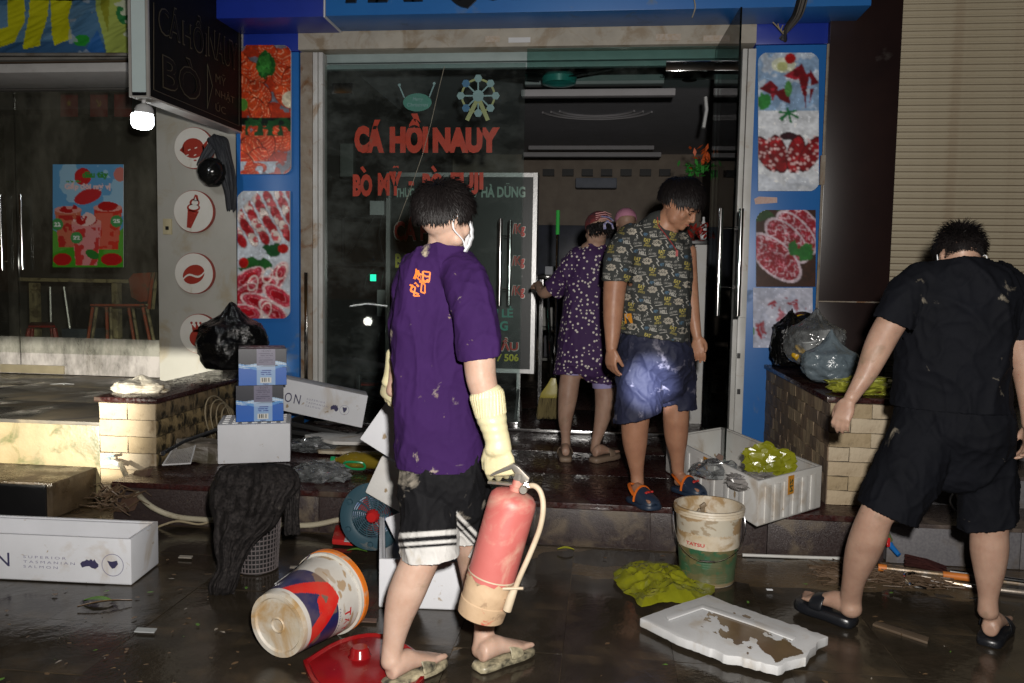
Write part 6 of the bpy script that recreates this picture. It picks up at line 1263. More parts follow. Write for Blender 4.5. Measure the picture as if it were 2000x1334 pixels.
blob('garbage_bag', 'black plastic bag slumped at the back of the right planter cap', 'bag', P(1545, 668, 5.4), (30*kk, .14, 46*kk), BAGB, amp=.34, freq=2.4, flat=.1, seed=6, knot=.03)
cbag = blob('clear_bag', 'clear plastic bag of empty drink cups on the right planter', 'bag', P(1592, 668, 5.05), (50*5.2/FPX, .15, 46*5.2/FPX), CFILM, amp=.22, freq=2.6, flat=.12, seed=11, knot=.05)
for k, (u, v, lb, mm) in enumerate(((1583, 684, 'empty clear cup with white rim, lower one inside the clear bag', CFILM), (1610, 660, 'empty clear cup, upper one inside the clear bag', CFILM), (1560, 690, 'crumpled yellow wrapper in the corner of the clear bag', mat('sticker_yellow', (1, 1, 0))))):
    if k < 2:
        c_ = P(u, v, 5.03); m = MB(); m.lathe([(.030, -.05), (.042, .05)], c_, (.15*(k*2-1), 0, 1), 20, cap=False); o = tag(m.build('plastic_cup', mat('frosted_cup', (.5, .5, .5), rough=.3, alpha=.6), smooth=True), lb, 'cup'); m = MB(); m.lathe([(.041, .045), (.046, .048), (.046, .055), (.041, .055)], c_, (.15*(k*2-1), 0, 1), 20); m.build('rim', WPL, o, smooth=True, off=V((0, 0, 0)))
    else: blob('wrapper', lb, 'wrapper', P(u, v, 5.0), (.03, .02, .04), mm, amp=.5, freq=3, seed=2, sub=3)
blob('silver_bag', 'full silvery translucent plastic bag nearest on the right planter', 'bag', P(1622, 710, 4.75), (50*4.95/FPX, .14, 36*4.95/FPX), SFILM, amp=.14, freq=4.5, flat=.08, seed=14, knot=.07)
tr = thing('tray', 'dark red tray under the yellow green plastic on the right planter', 'tray', tuple(P(1700, 765, 4.5)))
a = P(1652, 766, 4.42); b = P(1742, 764, 4.42); z0 = .795; m = MB(); m.rings([[V((a.x+i, 4.40+i, z)), V((b.x-i, 4.40+i, z)), V((b.x-i, 4.62-i, z)), V((a.x+i, 4.62-i, z))] for i, z in ((.025, z0), (0, z0+.025), (.012, z0+.026), (.03, z0+.008))]); m.build('body', mat('dark_red_plastic', (.09, .02, .018), rough=.3), tr, bevel=.004)
c_ = P(1695, 750, 4.5); c_.z = z0+.035
blob('plastic_wrap', 'yellow green crumpled plastic heaped on the dark red tray', 'wrap', c_, (50*4.7/FPX, .09, 15*4.7/FPX), mat('lime_film', (.36, .36, .05), (.30, .32, .04), rough=.3, bump=.6, bscale=18, bdist=.01), amp=.35, freq=4, flat=.2, seed=17, sub=4, facet=.3)
# black helmet and jacket hung on the white wall panel
hm = thing('helmet', 'round black helmet hanging on the white wall panel', 'helmet', tuple(P(415, 336, 5.9)))
c_ = P(414, 336, 5.88); kk = 6.2/FPX; m = MB(); m.lathe([(.0, -28*kk), (14*kk, -25*kk), (25*kk, -12*kk), (28*kk, 2*kk), (24*kk, 15*kk), (13*kk, 25*kk), (0, 28*kk)], c_, (.1, -.3, 1), 28); m.build('shell', mat('gloss_black', (0, 0, 0)), hm, smooth=True)
jk = thing('jacket', 'dark jacket hanging over the helmet on the wall panel', 'jacket', tuple(P(425, 268, 5.93)))
JM = mat('dark_jacket', (.022, .024, .030), (.016, .017, .02), rough=.7, bump=.5, bscale=30)
for rows, nm in (([(264, 412, 436, 5.93, .02), (272, 404, 446, 5.92, .03), (300, 420, 452, 5.91, .03), (340, 428, 460, 5.91, .03), (375, 438, 463, 5.92, .025), (408, 443, 461, 5.93, .02), (411, 446, 458, 5.93, .005)], 'sleeve'), ([(268, 412, 430, 5.92, .02), (290, 398, 424, 5.91, .02), (310, 388, 408, 5.9, .018), (322, 384, 396, 5.9, .012), (325, 387, 392, 5.9, .004)], 'strap')):
    o = cloth_drape(None, rows, 0, nm, None, JM); o.parent = jk; o.location = -parent_loc(jk)
# wires over the right pillar
wr = thing('cable_bundle', 'bundle of old black cables hanging over the right pillar head', 'cable', tuple(P(1545, 60, 5.7)))
for k in range(6):
    m = MB(); m.tube(crv([P(1578-k*3, -12, 5.5), P(1566-k*3, 28, 5.6), P(1545-k*2, 54, 5.75), P(1524+k*2, 74+k, 5.9)]), .009+.002*(k % 3), 6); m.build('cable', BLK if k % 2 else mat('grey_cable', (.12, .11, .10)), wr, smooth=True)
for k in range(4):
    m = MB(); q = P(1518+4*k, 52+3*k, 5.78); m.tube(crv([P(1530, 66, 5.8), q, q+V((-.03+.02*k, 0, .03))]), .004, 5); m.build('frayed_end', mat('pale_cable', (1, 1, 1)), wr, smooth=True)
m = MB(); m.tube(crv([P(1355, -5, 5.5), P(1358, 14, 5.5), P(1352, 34, 5.55)]), .004, 5); tag(m.build('dangling_wire', mat('pale_string', (1, 1, 1)), smooth=True), 'short pale wire dangling under the fascia', 'wire')
# leaves and scraps scattered on the wet street
LG = [mat('fallen_leaf_%s' % n, a, b, rough=.35) for n, a, b in (('yellow', (.45, .42, .03), (.3, .32, .03)), ('green', (.10, .24, .03), (.07, .16, .02)), ('brown', (.16, .10, .05), (.1, .06, .03)))]
def leaf(u, v, l, w, a, mm, label, z=.012, group=None):
    c_ = G(u, v, z); X = V((math.cos(a), math.sin(a), 0)); Y_ = V((-math.sin(a), math.cos(a), 0)); m = MB(); n = 7; top = []; bot = []
    rows = [[c_+X*(t-.5)*l+Y_*s_*w*math.sin(math.pi*min(max(t, .03), .97))**.8*.5+V((0, 0, .010*math.sin(math.pi*t)+(.006 if s_ else 0)+d_)) for s_ in (-1, 0, 1)] for t in [i/n for i in range(n+1)] for d_ in (0,)]
    for r in rows: top += r
    fs = [(i*3+j, i*3+j+1, (i+1)*3+j+1, (i+1)*3+j) for i in range(n) for j in range(2)]; m.add(top, fs); return tag(m.build('fallen_leaf', mm, smooth='all'), label, 'leaf', group)
leaf(1105, 1075, .085, .032, .1, LG[0], 'single yellow green leaf at the foot of the step', .016)
leaf(697, 1078, .10, .030, .05, LG[1], 'green leaf behind the lying paint bucket', .016); leaf(735, 1068, .10, .03, .6, LG[1], 'second green leaf half under the fan grille', .014)
leaf(192, 1175, .12, .04, .1, LG[1], 'green leaf with its stalk on the wet street below the left foam box'); leaf(1905, 540, .01, .01, 0, LG[1], 'x') if False else None
leaf(205, 1180, .2, .008, .5, LG[2], 'thin brown stalk by the green leaf on the left street', .016)
SCR = mat('pale_scrap', (.34, .31, .27), (.25, .22, .18), rough=.4)
lit = [MB() for _ in range(4)]
for k in range(150):
    u = rnd.choice((rnd.uniform(0, 700), rnd.uniform(1150, 2000), rnd.uniform(100, 560))); v = rnd.uniform(1085, 1334); c_ = G(u, v, .0115); a = rnd.uniform(0, 6.3); l = rnd.uniform(.003, .016); w_ = l*rnd.uniform(.2, .6)
    X = V((math.cos(a), math.sin(a), 0)); Y_ = V((-math.sin(a), math.cos(a), 0)); q = rnd.choice((0, 0, 0, 0, 0, 0, 1, 2)); h_ = V((0, 0, rnd.uniform(0, .15)*l))
    lit[q].add([c_-X*l, c_-X*l*.3-Y_*w_+h_, c_+X*l*.6-Y_*w_*.6, c_+X*l, c_+X*l*.4+Y_*w_+h_, c_-X*l*.5+Y_*w_*.8], [(0, 1, 2, 3, 4, 5)])
for q, (mm_, lb_) in enumerate(((LG[2], 'brown crumbs of leaf and mud scattered over the wet street'), (SCR, 'pale crumbs of paper and foam scattered over the wet street'), (LG[1], 'tiny green leaf bits scattered over the wet street'))): tag(lit[q].build('street_litter', mm_, fixn=False), lb_, 'litter', kind='stuff')
for k, (u, v, w_) in enumerate(((566, 1110, 16), (262, 1235, 24), (700, 1215, 22), (348, 1090, 20), (1498, 1153, 8))):
    a = G(u, v, .012); s_ = w_*.0016; m = MB(); m.slab([a, a+V((s_*2, .1*s_, 0)), a+V((s_*1.8, s_, .0)), a+V((-.2*s_, .9*s_, 0))], (0, 0, .004)); tag(m.build('card_scrap', (SCR, mat('grey_foil', (.4, .42, .42), rough=.3), mat('brown_card', (1, 1, 1)), SCR, FOAM)[k]), ('pale scrap between basket and lying bucket', 'crumpled grey foil scrap on the street right of the left foam box', 'brown card piece behind the red lid', 'pale torn piece beside the left foam box', 'tiny foam crumb on the street near the green bucket')[k], 'scrap')
# ------------------------------------------------------------------ people
def dist(c): return (c-V((0, 0, CAMZ))).dot(CF)
def limb(mb, secs, seg=22, pw=2.0, n=4, caps=(True, True), k=1.0):
    """tapering limb: (u, v, Y, half width in photograph pixels, depth ratio)"""
    rows = crvrows([list(s)+[1.0]*(5-len(s)) for s in secs], n); cs = [P(r[0], r[1], r[2]) for r in rows]; rs = []
    for i, (r, c) in enumerate(zip(rows, cs)):
        t = (cs[min(i+1, len(cs)-1)]-cs[max(i-1, 0)]).normalized(); vw = (c-V((0, 0, CAMZ))).normalized()
        lat = t.cross(vw).normalized(); dep = lat.cross(t).normalized(); R_ = r[3]*dist(c)/FPX*k; ring = []
        for j in range(seg):
            a = 2*math.pi*j/seg; x, y = math.cos(a), math.sin(a); x = math.copysign(abs(x)**(2/pw), x); y = math.copysign(abs(y)**(2/pw), y); ring.append(c+lat*x*R_+dep*y*R_*r[4])
        rs.append(ring)
    def cap_(ring, c, t):
        R_ = sum((p-c).length for p in ring)/len(ring); return [[c+(p-c)*math.cos(q)+t*R_*math.sin(q)*.8 for p in ring] for q in (.5, 1.0, 1.4)]
    if caps[0]: rs = list(reversed(cap_(rs[0], cs[0], (cs[0]-cs[1]).normalized())))+rs
    if caps[1]: rs = rs+cap_(rs[-1], cs[-1], (cs[-1]-cs[-2]).normalized())
    return mb.rings(rs)
def chain(mb, pts, rad, seg=10):
    """3-D chain with rounded ends"""
    pts = [V(p) for p in pts]; t0 = (pts[0]-pts[1]).normalized(); t1 = (pts[-1]-pts[-2]).normalized()
    return mb.tube([pts[0]+t0*rad[0]*.7]+pts+[pts[-1]+t1*rad[-1]*.8], [rad[0]*.6]+list(rad)+[rad[-1]*.5], seg)
def ball(mb, c, r, M=None, sub=2):
    bm = bmesh.new(); bmesh.ops.create_icosphere(bm, subdivisions=sub, radius=1); r = V(r) if hasattr(r, '__len__') else V((r, r, r)); c = V(c)
    vs = [V((v.co.x*r.x, v.co.y*r.y, v.co.z*r.z)) for v in bm.verts]; vs = [(M @ p if M is not None else p)+c for p in vs]; fs = [tuple(v.index for v in f.verts) for f in bm.faces]; bm.free(); return mb.add(vs, fs)
def hand(mb, w, d, n, side=1, s=1.0, curl=(25, 30, 20), thumb=35, fat=1.0, spread=.06):
    """palm and five jointed fingers; d along the hand, n out of the palm, side picks the thumb edge"""
    w = V(w); d = V(d).normalized(); n = V(n); n = (n-d*n.dot(d)).normalized(); l = d.cross(n)*side
    PL, PW = .088*s, .040*s*fat
    rings = []
    for t, hw, hh in ((-.02, .60, .019), (.15, .68, .018), (.45, .95, .016), (.8, 1.02, .0145), (1.0, .96, .012), (1.06, .7, .008)):
        c = w+d*PL*t; rings.append([c+l*math.cos(a)*PW*hw+n*math.sin(a)*hh*s*fat for a in [2*math.pi*j/16 for j in range(16)]])
    mb.rings(rings); cu = curl if hasattr(curl[0], '__len__') else [curl]*4
    for i, (off, ln, fr) in enumerate(((.74, .070, .0088), (.25, .078, .0092), (-.25, .072, .0088), (-.72, .057, .0078))):
        a = 0; p = w+d*PL*(.97-.03*abs(i-1))+l*PW*off; pts = [p-d*.02*s]; dd = (d+l*(off*spread)).normalized(); pts.append(p)
        for seg, q in zip((.45, .32, .25), cu[i]):
            a += math.radians(q+(i-1.5)*3); v = dd*math.cos(a)+n*math.sin(a); p = p+v*ln*s*seg; pts.append(p)
        chain(mb, pts, [fr*s*fat*k for k in (1.0, 1.02, .98, .9, .76)])
    p = w+d*PL*.18+l*PW*.6; a = math.radians(thumb); q1 = p+(d*math.cos(a)+l*math.sin(a)*.9+n*.35).normalized()*.038*s; q2 = q1+(d*math.cos(a*.5)+l*.15+n*.55).normalized()*.032*s; q3 = q2+(d*.8+n*.75-l*.15).normalized()*.024*s
    chain(mb, [p, q1, q2, q3], [.0135*s*fat, .0115*s*fat, .0100*s*fat, .0082*s*fat])
def head_matrix(c, yaw, pitch, roll=0, s=1.0):
    """yaw 0 looks away from the camera (+Y); positive turns to the right of the picture; pitch down positive"""
    return Matrix.Translation(c) @ Matrix.Rotation(-math.radians(yaw), 4, 'Z') @ Matrix.Rotation(-math.radians(pitch), 4, 'X') @ Matrix.Rotation(math.radians(roll), 4, 'Y') @ Matrix.Scale(s, 4)
def headgeo(mb, M, chub=0.0):
    m = MB(); k = 1+chub
    ball(m, (0, -.012, .028), (.076, .094, .092), sub=3); ball(m, (0, .022, -.030), (.062*k, .066, .068*k), sub=3); ball(m, (0, .040, -.062), (.044*k, .042, .040*k), sub=3)
    ball(m, (0, .073, -.078), (.020*k, .016, .017)); ball(m, (0, .070, .030), (.056, .024, .030))
    for s_ in (-1, 1):
        ball(m, (s_*.038, .056, -.022), (.026*k, .024, .028*k)); ball(m, (s_*.040, .030, -.055), (.028*k, .03, .03*k)); ball(m, (s_*.032, .080, .020), (.021, .009, .006)); ball(m, (s_*.029, .076, .006), (.014, .010, .009)); ball(m, (s_*.011, .092, -.030), (.009, .011, .008))
        e = MB(); E = Matrix.Rotation(s_*.35, 3, 'Z')
        e.lathe([(.014, 0), (.020, .003), (.021, .008), (.016, .010), (.013, .006)], (0, 0, 0), (1, 0, 0), 14, cap=True)
        m.add([V((s_*(.074+abs(p.x)), -.016+p.y*.72-.2*abs(p.x)*1, -.008+p.z*1.45)) for p in e.v], e.f)
    chain(m, [(0, .082, .022), (0, .093, .0), (0, .103, -.018), (0, .104, -.026)], [.008, .009, .011, .011]); chain(m, [(-.018, .084, -.050), (0, .091, -.0485), (.018, .084, -.050)], [.004, .0062, .004]); chain(m, [(-.016, .083, -.058), (0, .089, -.060), (.016, .083, -.058)], [.004, .0066, .004])
    mb.add([M @ p for p in m.v], m.f)
def hairdo(parent, M, mask, mm, n=1500, ln=(.03, .05), lay=(0, -.3, -.4), shell=1.05, w=.0030, seed=0, name='hair', lift=.55, mess=.35, crown=None):
    r = random.Random(seed); m = MB(); bm = bmesh.new(); bmesh.ops.create_icosphere(bm, subdivisions=4, radius=1)
    C = V((0, -.012, .024)); S = V((.079, .098, .098))
    pt = lambda d, k: C+V((d.x*S.x, d.y*S.y, d.z*S.z))*k
    keep = {}; 
    for f in bm.faces:
        if all(mask(v.co.normalized()) > -.04 for v in f.verts):
            q = []
            for v in f.verts:
                if v.index not in keep: d = v.co.normalized(); keep[v.index] = len(m.v); m.v.append(pt(d, 1+(shell-1)*min(1, max(0, mask(d)*5+.25))*(1+.5*noise.noise(d*7))))
                q.append(keep[v.index])
            m.f.append(tuple(q))
    bm.free(); k = 0; lay = V(lay)
    while k < n:
        d = V((r.gauss(0, 1), r.gauss(0, 1), r.gauss(0, 1))).normalized(); mk = mask(d)
        if mk < 0: continue
        if crown is not None:
            k += 1; cw = V(crown).normalized(); t = d-cw*d.dot(cw); t = t-d*t.dot(d)
            if t.length < .05: t = V((r.gauss(0, 1), r.gauss(0, 1), 0))
            t = (t.normalized()+V((r.gauss(0, mess), r.gauss(0, mess), r.gauss(0, mess)))+lay*.6).normalized(); t = (t-d*t.dot(d)).normalized(); L = r.uniform(*ln)*min(1, .4+mk*3); up_ = lift*r.uniform(.2, 1.3)*(.5+max(0, d.z)); P3 = []
            for q_, e_ in ((0, .985), (.4, 1.0+up_*.5), (.75, 1.0+up_*.85), (1.0, 1.0+up_*(.9+.4*r.random()))):
                dq = (d+t*(L*q_/.09)).normalized(); P3.append(pt(dq, 1+(shell-1)*min(1, mk*5+.3)+(e_-1)))
            a = (P3[1]-P3[0]).cross(d).normalized(); w_ = w*r.uniform(.6, 1.4); base_ = []
            for q_, p_ in zip((.8, 1, .7), P3): base_ += [p_-a*w_*q_, p_+d*w_*q_*.9, p_+a*w_*q_]
            m.add(base_+[P3[3]], [(0, 1, 4, 3), (1, 2, 5, 4), (3, 4, 7, 6), (4, 5, 8, 7), (6, 7, 9), (7, 8, 9)]); continue
        k += 1; p = pt(d, 1+(shell-1)*min(1, mk*5+.2)*.8); nn = d; L = r.uniform(*ln)*min(1, .35+mk*4); t = (lay-nn*lay.dot(nn)); whorl = V((-d.y, d.x, 0))*.10
        g1 = (nn*lift+t+whorl+V((r.gauss(0, mess), r.gauss(0, mess), r.gauss(0, mess)))*.6).normalized(); g2 = (g1+t*.8-nn*.25).normalized()
        a = g1.cross(nn).normalized() if g1.cross(nn).length > .01 else V((1, 0, 0)); b = g1.cross(a); w_ = w*r.uniform(.7, 1.5); q1 = p+g1*L*.55; q2 = q1+g2*L*.45
        m.add([p+a*w_, p-a*w_*.5+b*w_*.8, p-a*w_*.5-b*w_*.8, q1+a*w_*.6, q1-a*w_*.3+b*w_*.5, q1-a*w_*.3-b*w_*.5, q2], [(0, 1, 4, 3), (1, 2, 5, 4), (2, 0, 3, 5), (3, 4, 6), (4, 5, 6), (5, 3, 6)])
    m.v = [M @ p for p in m.v]; o = m.build(name, mm, parent, fixn=False, smooth='all'); o['kind'] = 'stuff'; return o
def cut(me, planes):
    """open the cloth at neck, cuffs and hems"""
    bm = bmesh.new(); bm.from_mesh(me)
    for c, n_, r, *sl in planes:
        c = V(c); n_ = V(n_).normalized(); fs = [f for f in bm.faces if (f.calc_center_median()-c).length < r and (f.calc_center_median()-c).dot(n_) > -.03]
        if sl:
            bm.normal_update(); bmesh.ops.delete(bm, geom=[f for f in bm.faces if (f.calc_center_median()-c).length < r and f.normal.dot(n_) > .62 and abs((f.calc_center_median()-c).dot(n_)) < .035], context='FACES'); continue
        g = list({x for f in fs for x in list(f.verts)+list(f.edges)+[f]})
        bmesh.ops.bisect_plane(bm, geom=g, plane_co=c, plane_no=n_, clear_outer=True, dist=1e-5)
    for _ in range(14): bmesh.ops.smooth_vert(bm, verts=[v for v in bm.verts if any(e.is_boundary for e in v.link_edges)], factor=.5, use_axis_x=True, use_axis_y=True, use_axis_z=True)
    bm.to_mesh(me); bm.free()
def wrinkle(me, amp, sc, seed, stretch=(1, 1, 1), big=.5):
    a = coords(me); nn = normals(me); st_ = np.array(stretch); out = a.copy()
    for i in range(len(a)):
        q = V(a[i]*st_)*sc+V((seed*7.1, seed*3.3, seed)); w = noise.noise(q+V((noise.noise(q*.6)*1.2, 0, 0))); r = (1-2*abs(w))**3*1.1+(1-2*abs(noise.noise(q*2.3)))**3*.4+big*noise.noise(q*.35)*1.5
        out[i] += nn[i]*amp*r
    setcoords(me, out)
def cloth(name, mb, mm, parent, voxel=.006, it=8, amp=.004, sc=7, seed=1, stretch=(1, 1, .5), planes=(), paintfn=None, thick=.0025):
    me = fuse(mb, voxel, it, .5, name); wrinkle(me, amp, sc, seed, stretch); wrinkle(me, amp*.38, sc*2.3, seed+5, (1, 1, .8), .2); cut(me, planes)
    if paintfn is not None: paint(me, paintfn(coords(me)))
    me.transform(Matrix.Translation(-parent_loc(parent)))
    if planes: me = eval_mods(me, [('SOLIDIFY', dict(thickness=thick, offset=-1))])
    me.name = name; return fin(me, name, mm, parent, fixn=False, smooth='all')
def skin_mesh(name, mb, mm, parent, voxel=.005, it=5):
    me = fuse(mb, voxel, it, .5, name); me.transform(Matrix.Translation(-parent_loc(parent))); return fin(me, name, mm, parent, fixn=False, smooth='all')
def bvh_of(o):
    me = o.data; l = parent_loc(o); return BVHTree.FromPolygons([v.co+l for v in me.vertices], [p.vertices for p in me.polygons])
def stick(mb, bv, pts, faces, lift=.0018):
    """lay a flat print given in photograph pixels onto the cloth"""
    out = []; ok = []
    for u, v in pts:
        d = ray(u, v).normalized(); h = bv.ray_cast(V((0, 0, CAMZ)), d)
        out.append((h[0]-d*lift) if h[0] is not None else V((0, 0, -9))); ok.append(h[0] is not None)
    fs = [f for f in faces if all(ok[i] for i in f) and max((out[f[i]]-out[f[i-1]]).length for i in range(len(f))) < .09]
    mb.add(out, fs)
def stext(mb, bv, s, cx, cy, w, h, rot=0, bold=.02, shear=0):
    vs, fs = text_geo(s, bold, shear, res=1); lo = vs.min(0); hi = vs.max(0); q = (vs-lo)/(hi-lo)-.5; a = math.radians(rot); c, s_ = math.cos(a), math.sin(a)
    stick(mb, bv, [(cx+x*w*c-(-y*h)*s_, cy+x*w*s_+(-y*h)*c) for x, y in q], fs)
def spoly(mb, bv, pts):
    cx = sum(p[0] for p in pts)/len(pts); cy = sum(p[1] for p in pts)/len(pts); n = len(pts); stick(mb, bv, [(cx, cy)]+list(pts), [(0, 1+i, 1+(i+1) % n) for i in range(n)])
def sline(mb, bv, pts, w):
    P_ = []; F_ = []
    for (x0, y0), (x1, y1) in zip(pts, pts[1:]):
        L = math.hypot(x1-x0, y1-y0)+1e-6; nx, ny = -(y1-y0)/L*w/2, (x1-x0)/L*w/2; k = len(P_); P_ += [(x0+nx, y0+ny), (x0-nx, y0-ny), (x1-nx, y1-ny), (x1+nx, y1+ny)]; F_.append((k, k+1, k+2, k+3))
    stick(mb, bv, P_, F_)
def foot(mb, heel, toe, s=1.0, lift=0.0, toes=True):
    """foot from heel to toe on the ground points given"""
    h = V(heel); t = V(toe); d = (t-h); L = d.length; d.normalize(); l = V((d.y, -d.x, 0)).normalized(); up = l.cross(d); up = up if up.z > 0 else -up
    rings = []
    for f, w, hh, z in ((.0, .022, .020, .026), (.04, .030, .034, .034), (.2, .033, .042, .046), (.38, .036, .036, .045), (.55, .041, .026, .034), (.72, .046, .018, .024), (.82, .044, .014, .018)):
        c = h+d*L*f+up*z*s; rings.append([c+l*math.cos(a)*w*s+up*math.sin(a)*hh*s for a in [2*math.pi*j/16 for j in range(16)]])
    mb.rings(rings)
    for i, (o_, ln, r) in enumerate(((.031, .21, .0125), (.012, .20, .0085), (-.004, .17, .008), (-.019, .14, .0075), (-.033, .11, .0072))):
        a = h+d*L*.78+l*o_*s+up*.016*s; chain(mb, [a-d*.02, a+d*L*ln*.5+up*.003, a+d*L*ln], [r*s*1.05, r*s, r*s*.9], 8)
def slide(parent, heel, toe, mm, s=1.0, th=.03, strap=True, name='slide_sandal', mm2=None):
    h = V(heel); t = V(toe); d = (t-h); L = d.length; d.normalize(); l = V((d.y, -d.x, 0)).normalized(); up = l.cross(d); up = up if up.z > 0 else -up; m = MB(); rows = []
    prof = [(-.06, .55), (0, .78), (.15, .86), (.4, .84), (.7, 1.05), (.9, 1.0), (1.0, .8), (1.06, .45)]
    W_ = .046*s
    top = [h+d*L*f+l*W_*w for f, w in prof]+[h+d*L*f-l*W_*w for f, w in reversed(prof)]
    m.rings([[p+up*z+(p-(h+d*L*.5)).normalized()*e for p in top] for z, e in ((-th, -.004), (-th*.9, .002), (-th*.5, .004), (-.002, .0), (0.0, -.004))]); o = m.build(name, mm, parent, smooth=True, angle=50)
    if strap:
        m = MB(); n = 14
        for f0, f1 in ((.46, .74),):
            rr = []
            for f in (f0, (f0+f1)/2, f1):
                hgt = .062*s*(1-.35*(f-f0)/(f1-f0)); rr.append([h+d*L*f+l*math.cos(math.pi*i/n)*W_*1.08+up*(math.sin(math.pi*i/n)**.8*hgt-.004) for i in range(n+1)])
            ins = [[p-up*.004 for p in r] for r in rr]; k = 0; vs = [p for r in rr for p in r]; N = n+1
            m.add(vs, [(i*N+j, i*N+j+1, (i+1)*N+j+1, (i+1)*N+j) for i in range(2) for j in range(n)])
        me = m.mesh('strap', parent_loc(parent)); me = eval_mods(me, [('SOLIDIFY', dict(thickness=.006*s, offset=0)), ('SUBSURF', dict(levels=1))]); fin(me, 'strap', mm2 or mm, o, smooth='all', loc=V((0, 0, 0)))
    return o
SK = [mat('skin_%s' % n, a, b, scale=14, rough=.52, rough2=.42, sss=.10, bump=.3, bscale=90, bdist=.0015, spec=.3, stain=st_, sthr=thr, sscale=11, srough=.7, sw=.15, stain2=((.24, .09, .07), .69, 20)) for n, a, b, st_, thr in
      (('fair', (.50, .345, .27), (.42, .265, .195), (.32, .23, .16), .62), ('warm', (.35, .18, .11), (.27, .13, .08), (.22, .14, .09), .62), ('tan', (.35, .225, .165), (.27, .16, .115), (.19, .13, .085), .60))]
HAIR = mat('black_hair', (.005, .004, .004), (.008, .006, .006), scale=40, rough=.5, bump=0, spec=.22)
MUDSPOT = (.42, .36, .26)
# ---- man in the purple T-shirt
p1 = thing('person', 'person in a muddy purple T-shirt and striped black shorts seen from behind, face mask and rubber gloves, carrying the extinguisher', 'person', (-.42, 2.66, 0))
p1['label'] = 'person in muddy purple T-shirt seen from behind, masked and gloved, carrying the red extinguisher'
B = MB(); Mh = head_matrix(P(869, 432, 2.64), 42, 6, 2, .92); headgeo(B, Mh)
limb(B, [(866, 440, 2.65, 30, 1), (868, 480, 2.67, 33, .9), (868, 510, 2.68, 46, .8)]); limb(B, [(866, 505, 2.68, 50, .7), (864, 540, 2.69, 72, .6), (855, 620, 2.69, 68, .56), (848, 720, 2.69, 60, .55), (855, 820, 2.69, 62, .58), (862, 900, 2.69, 62, .58), (862, 940, 2.69, 60, .6)], pw=2.3)
limb(B, [(905, 535, 2.64, 30), (928, 600, 2.57, 32), (935, 680, 2.53, 32), (940, 740, 2.52, 30), (955, 790, 2.52, 25), (967, 835, 2.51, 20), (970, 855, 2.51, 18)]); limb(B, [(805, 540, 2.74, 26), (790, 610, 2.80, 24), (783, 690, 2.84, 22), (776, 740, 2.86, 18), (768, 765, 2.86, 15)])
limb(B, [(834, 940, 2.70, 40), (832, 1000, 2.67, 44), (826, 1060, 2.64, 40), (820, 1095, 2.62, 37), (807, 1125, 2.61, 37), (792, 1162, 2.60, 36), (780, 1200, 2.59, 30), (771, 1242, 2.585, 23), (766, 1272, 2.58, 21), (766, 1292, 2.575, 23)])
limb(B, [(898, 940, 2.72, 38), (912, 1000, 2.78, 42), (924, 1070, 2.84, 36), (930, 1110, 2.86, 33), (938, 1160, 2.84, 29), (946, 1212, 2.80, 21), (944, 1250, 2.78, 20), (942, 1270, 2.77, 22)])
hl = G(760, 1330, .03); tl = hl+V((.13, .19, 0)); foot(B, hl, tl, 1.0)
hr = G(935, 1302, .03); hr.y = max(hr.y, 2.72); tr_ = hr+V((.15, .16, 0)); foot(B, hr, tr_, .95)
skin_mesh('body', B, SK[0], p1)
PT = mat('purple_cotton', (.034, .011, .070), (.027, .009, .056), scale=4, rough=.85, bump=.25, bscale=220, bdist=.001, stain=MUDSPOT, sthr=.655, sscale=8, sw=.06, stain2=((.20, .15, .12), .665, 24), spec=.12)
S = MB()
limb(S, [(868, 484, 2.67, 40, .85), (867, 500, 2.68, 60, .72), (865, 520, 2.69, 74, .62), (862, 550, 2.69, 82, .60), (855, 610, 2.69, 85, .62), (846, 700, 2.69, 77, .64), (853, 800, 2.69, 79, .66), (862, 890, 2.69, 84, .68), (864, 925, 2.69, 85, .68)], pw=2.3, caps=(True, False))
limb(S, [(888, 520, 2.66, 34, .9), (914, 560, 2.60, 41, .9), (929, 620, 2.56, 41, .9), (936, 680, 2.53, 42, .9), (939, 699, 2.53, 42, .9)], caps=(True, False)); limb(S, [(815, 524, 2.72, 32), (797, 575, 2.77, 31), (790, 640, 2.81, 28), (787, 690, 2.84, 26)], caps=(True, False))
top1 = P(868, 487, 2.67)
shirt1 = cloth('t_shirt', S, PT, p1, voxel=.0055, it=9, amp=.0075, sc=6.5, seed=2, stretch=(1.3, 1.3, .55), planes=[(P(864, 914, 2.69), V((-.02, 0, -1)), .35), (P(939, 699, 2.53), V((.12, 0, -1)), .10, 1), (P(787, 690, 2.84), V((-.1, 0, -1)), .09, 1), (top1+V((0, .01, .004)), V((.0, .25, 1)), .10)])
bv = bvh_of(shirt1); m = MB()
for pts, w in (([(809, 545), (816, 528), (822, 552)], 5), ([(813, 525), (812, 540), (820, 547)], 3), ([(826, 530), (840, 532), (838, 551), (826, 549)], 3), ([(826, 530), (826, 550)], 4), ([(838, 540), (830, 540)], 3), ([(806, 556), (802, 568), (818, 575)], 4), ([(800, 556), (812, 562)], 3), ([(811, 562), (808, 578), (820, 578)], 3), ([(824, 552), (830, 556), (830, 573), (822, 570), (824, 552)], 3), ([(826, 546), (829, 552), (836, 546)], 4), ([(819, 535), (832, 539)], 3), ([(818, 560), (810, 552)], 4)): sline(m, bv, pts, w)
m.build('back_print', mat('orange_print', (.80, .20, .02), rough=.6), p1, fixn=False)
m = MB(); 
for i in range(24): a = math.pi*(.02+.98*i/24)
limbpts = [P(833+72*t, 488-6*math.sin(math.pi*t)+1, 2.675-.052*math.sin(math.pi*t)) for t in [i/16 for i in range(17)]]; m.tube(limbpts, .0016, 5); m.build('chain_necklace', CHR, p1, smooth=True)
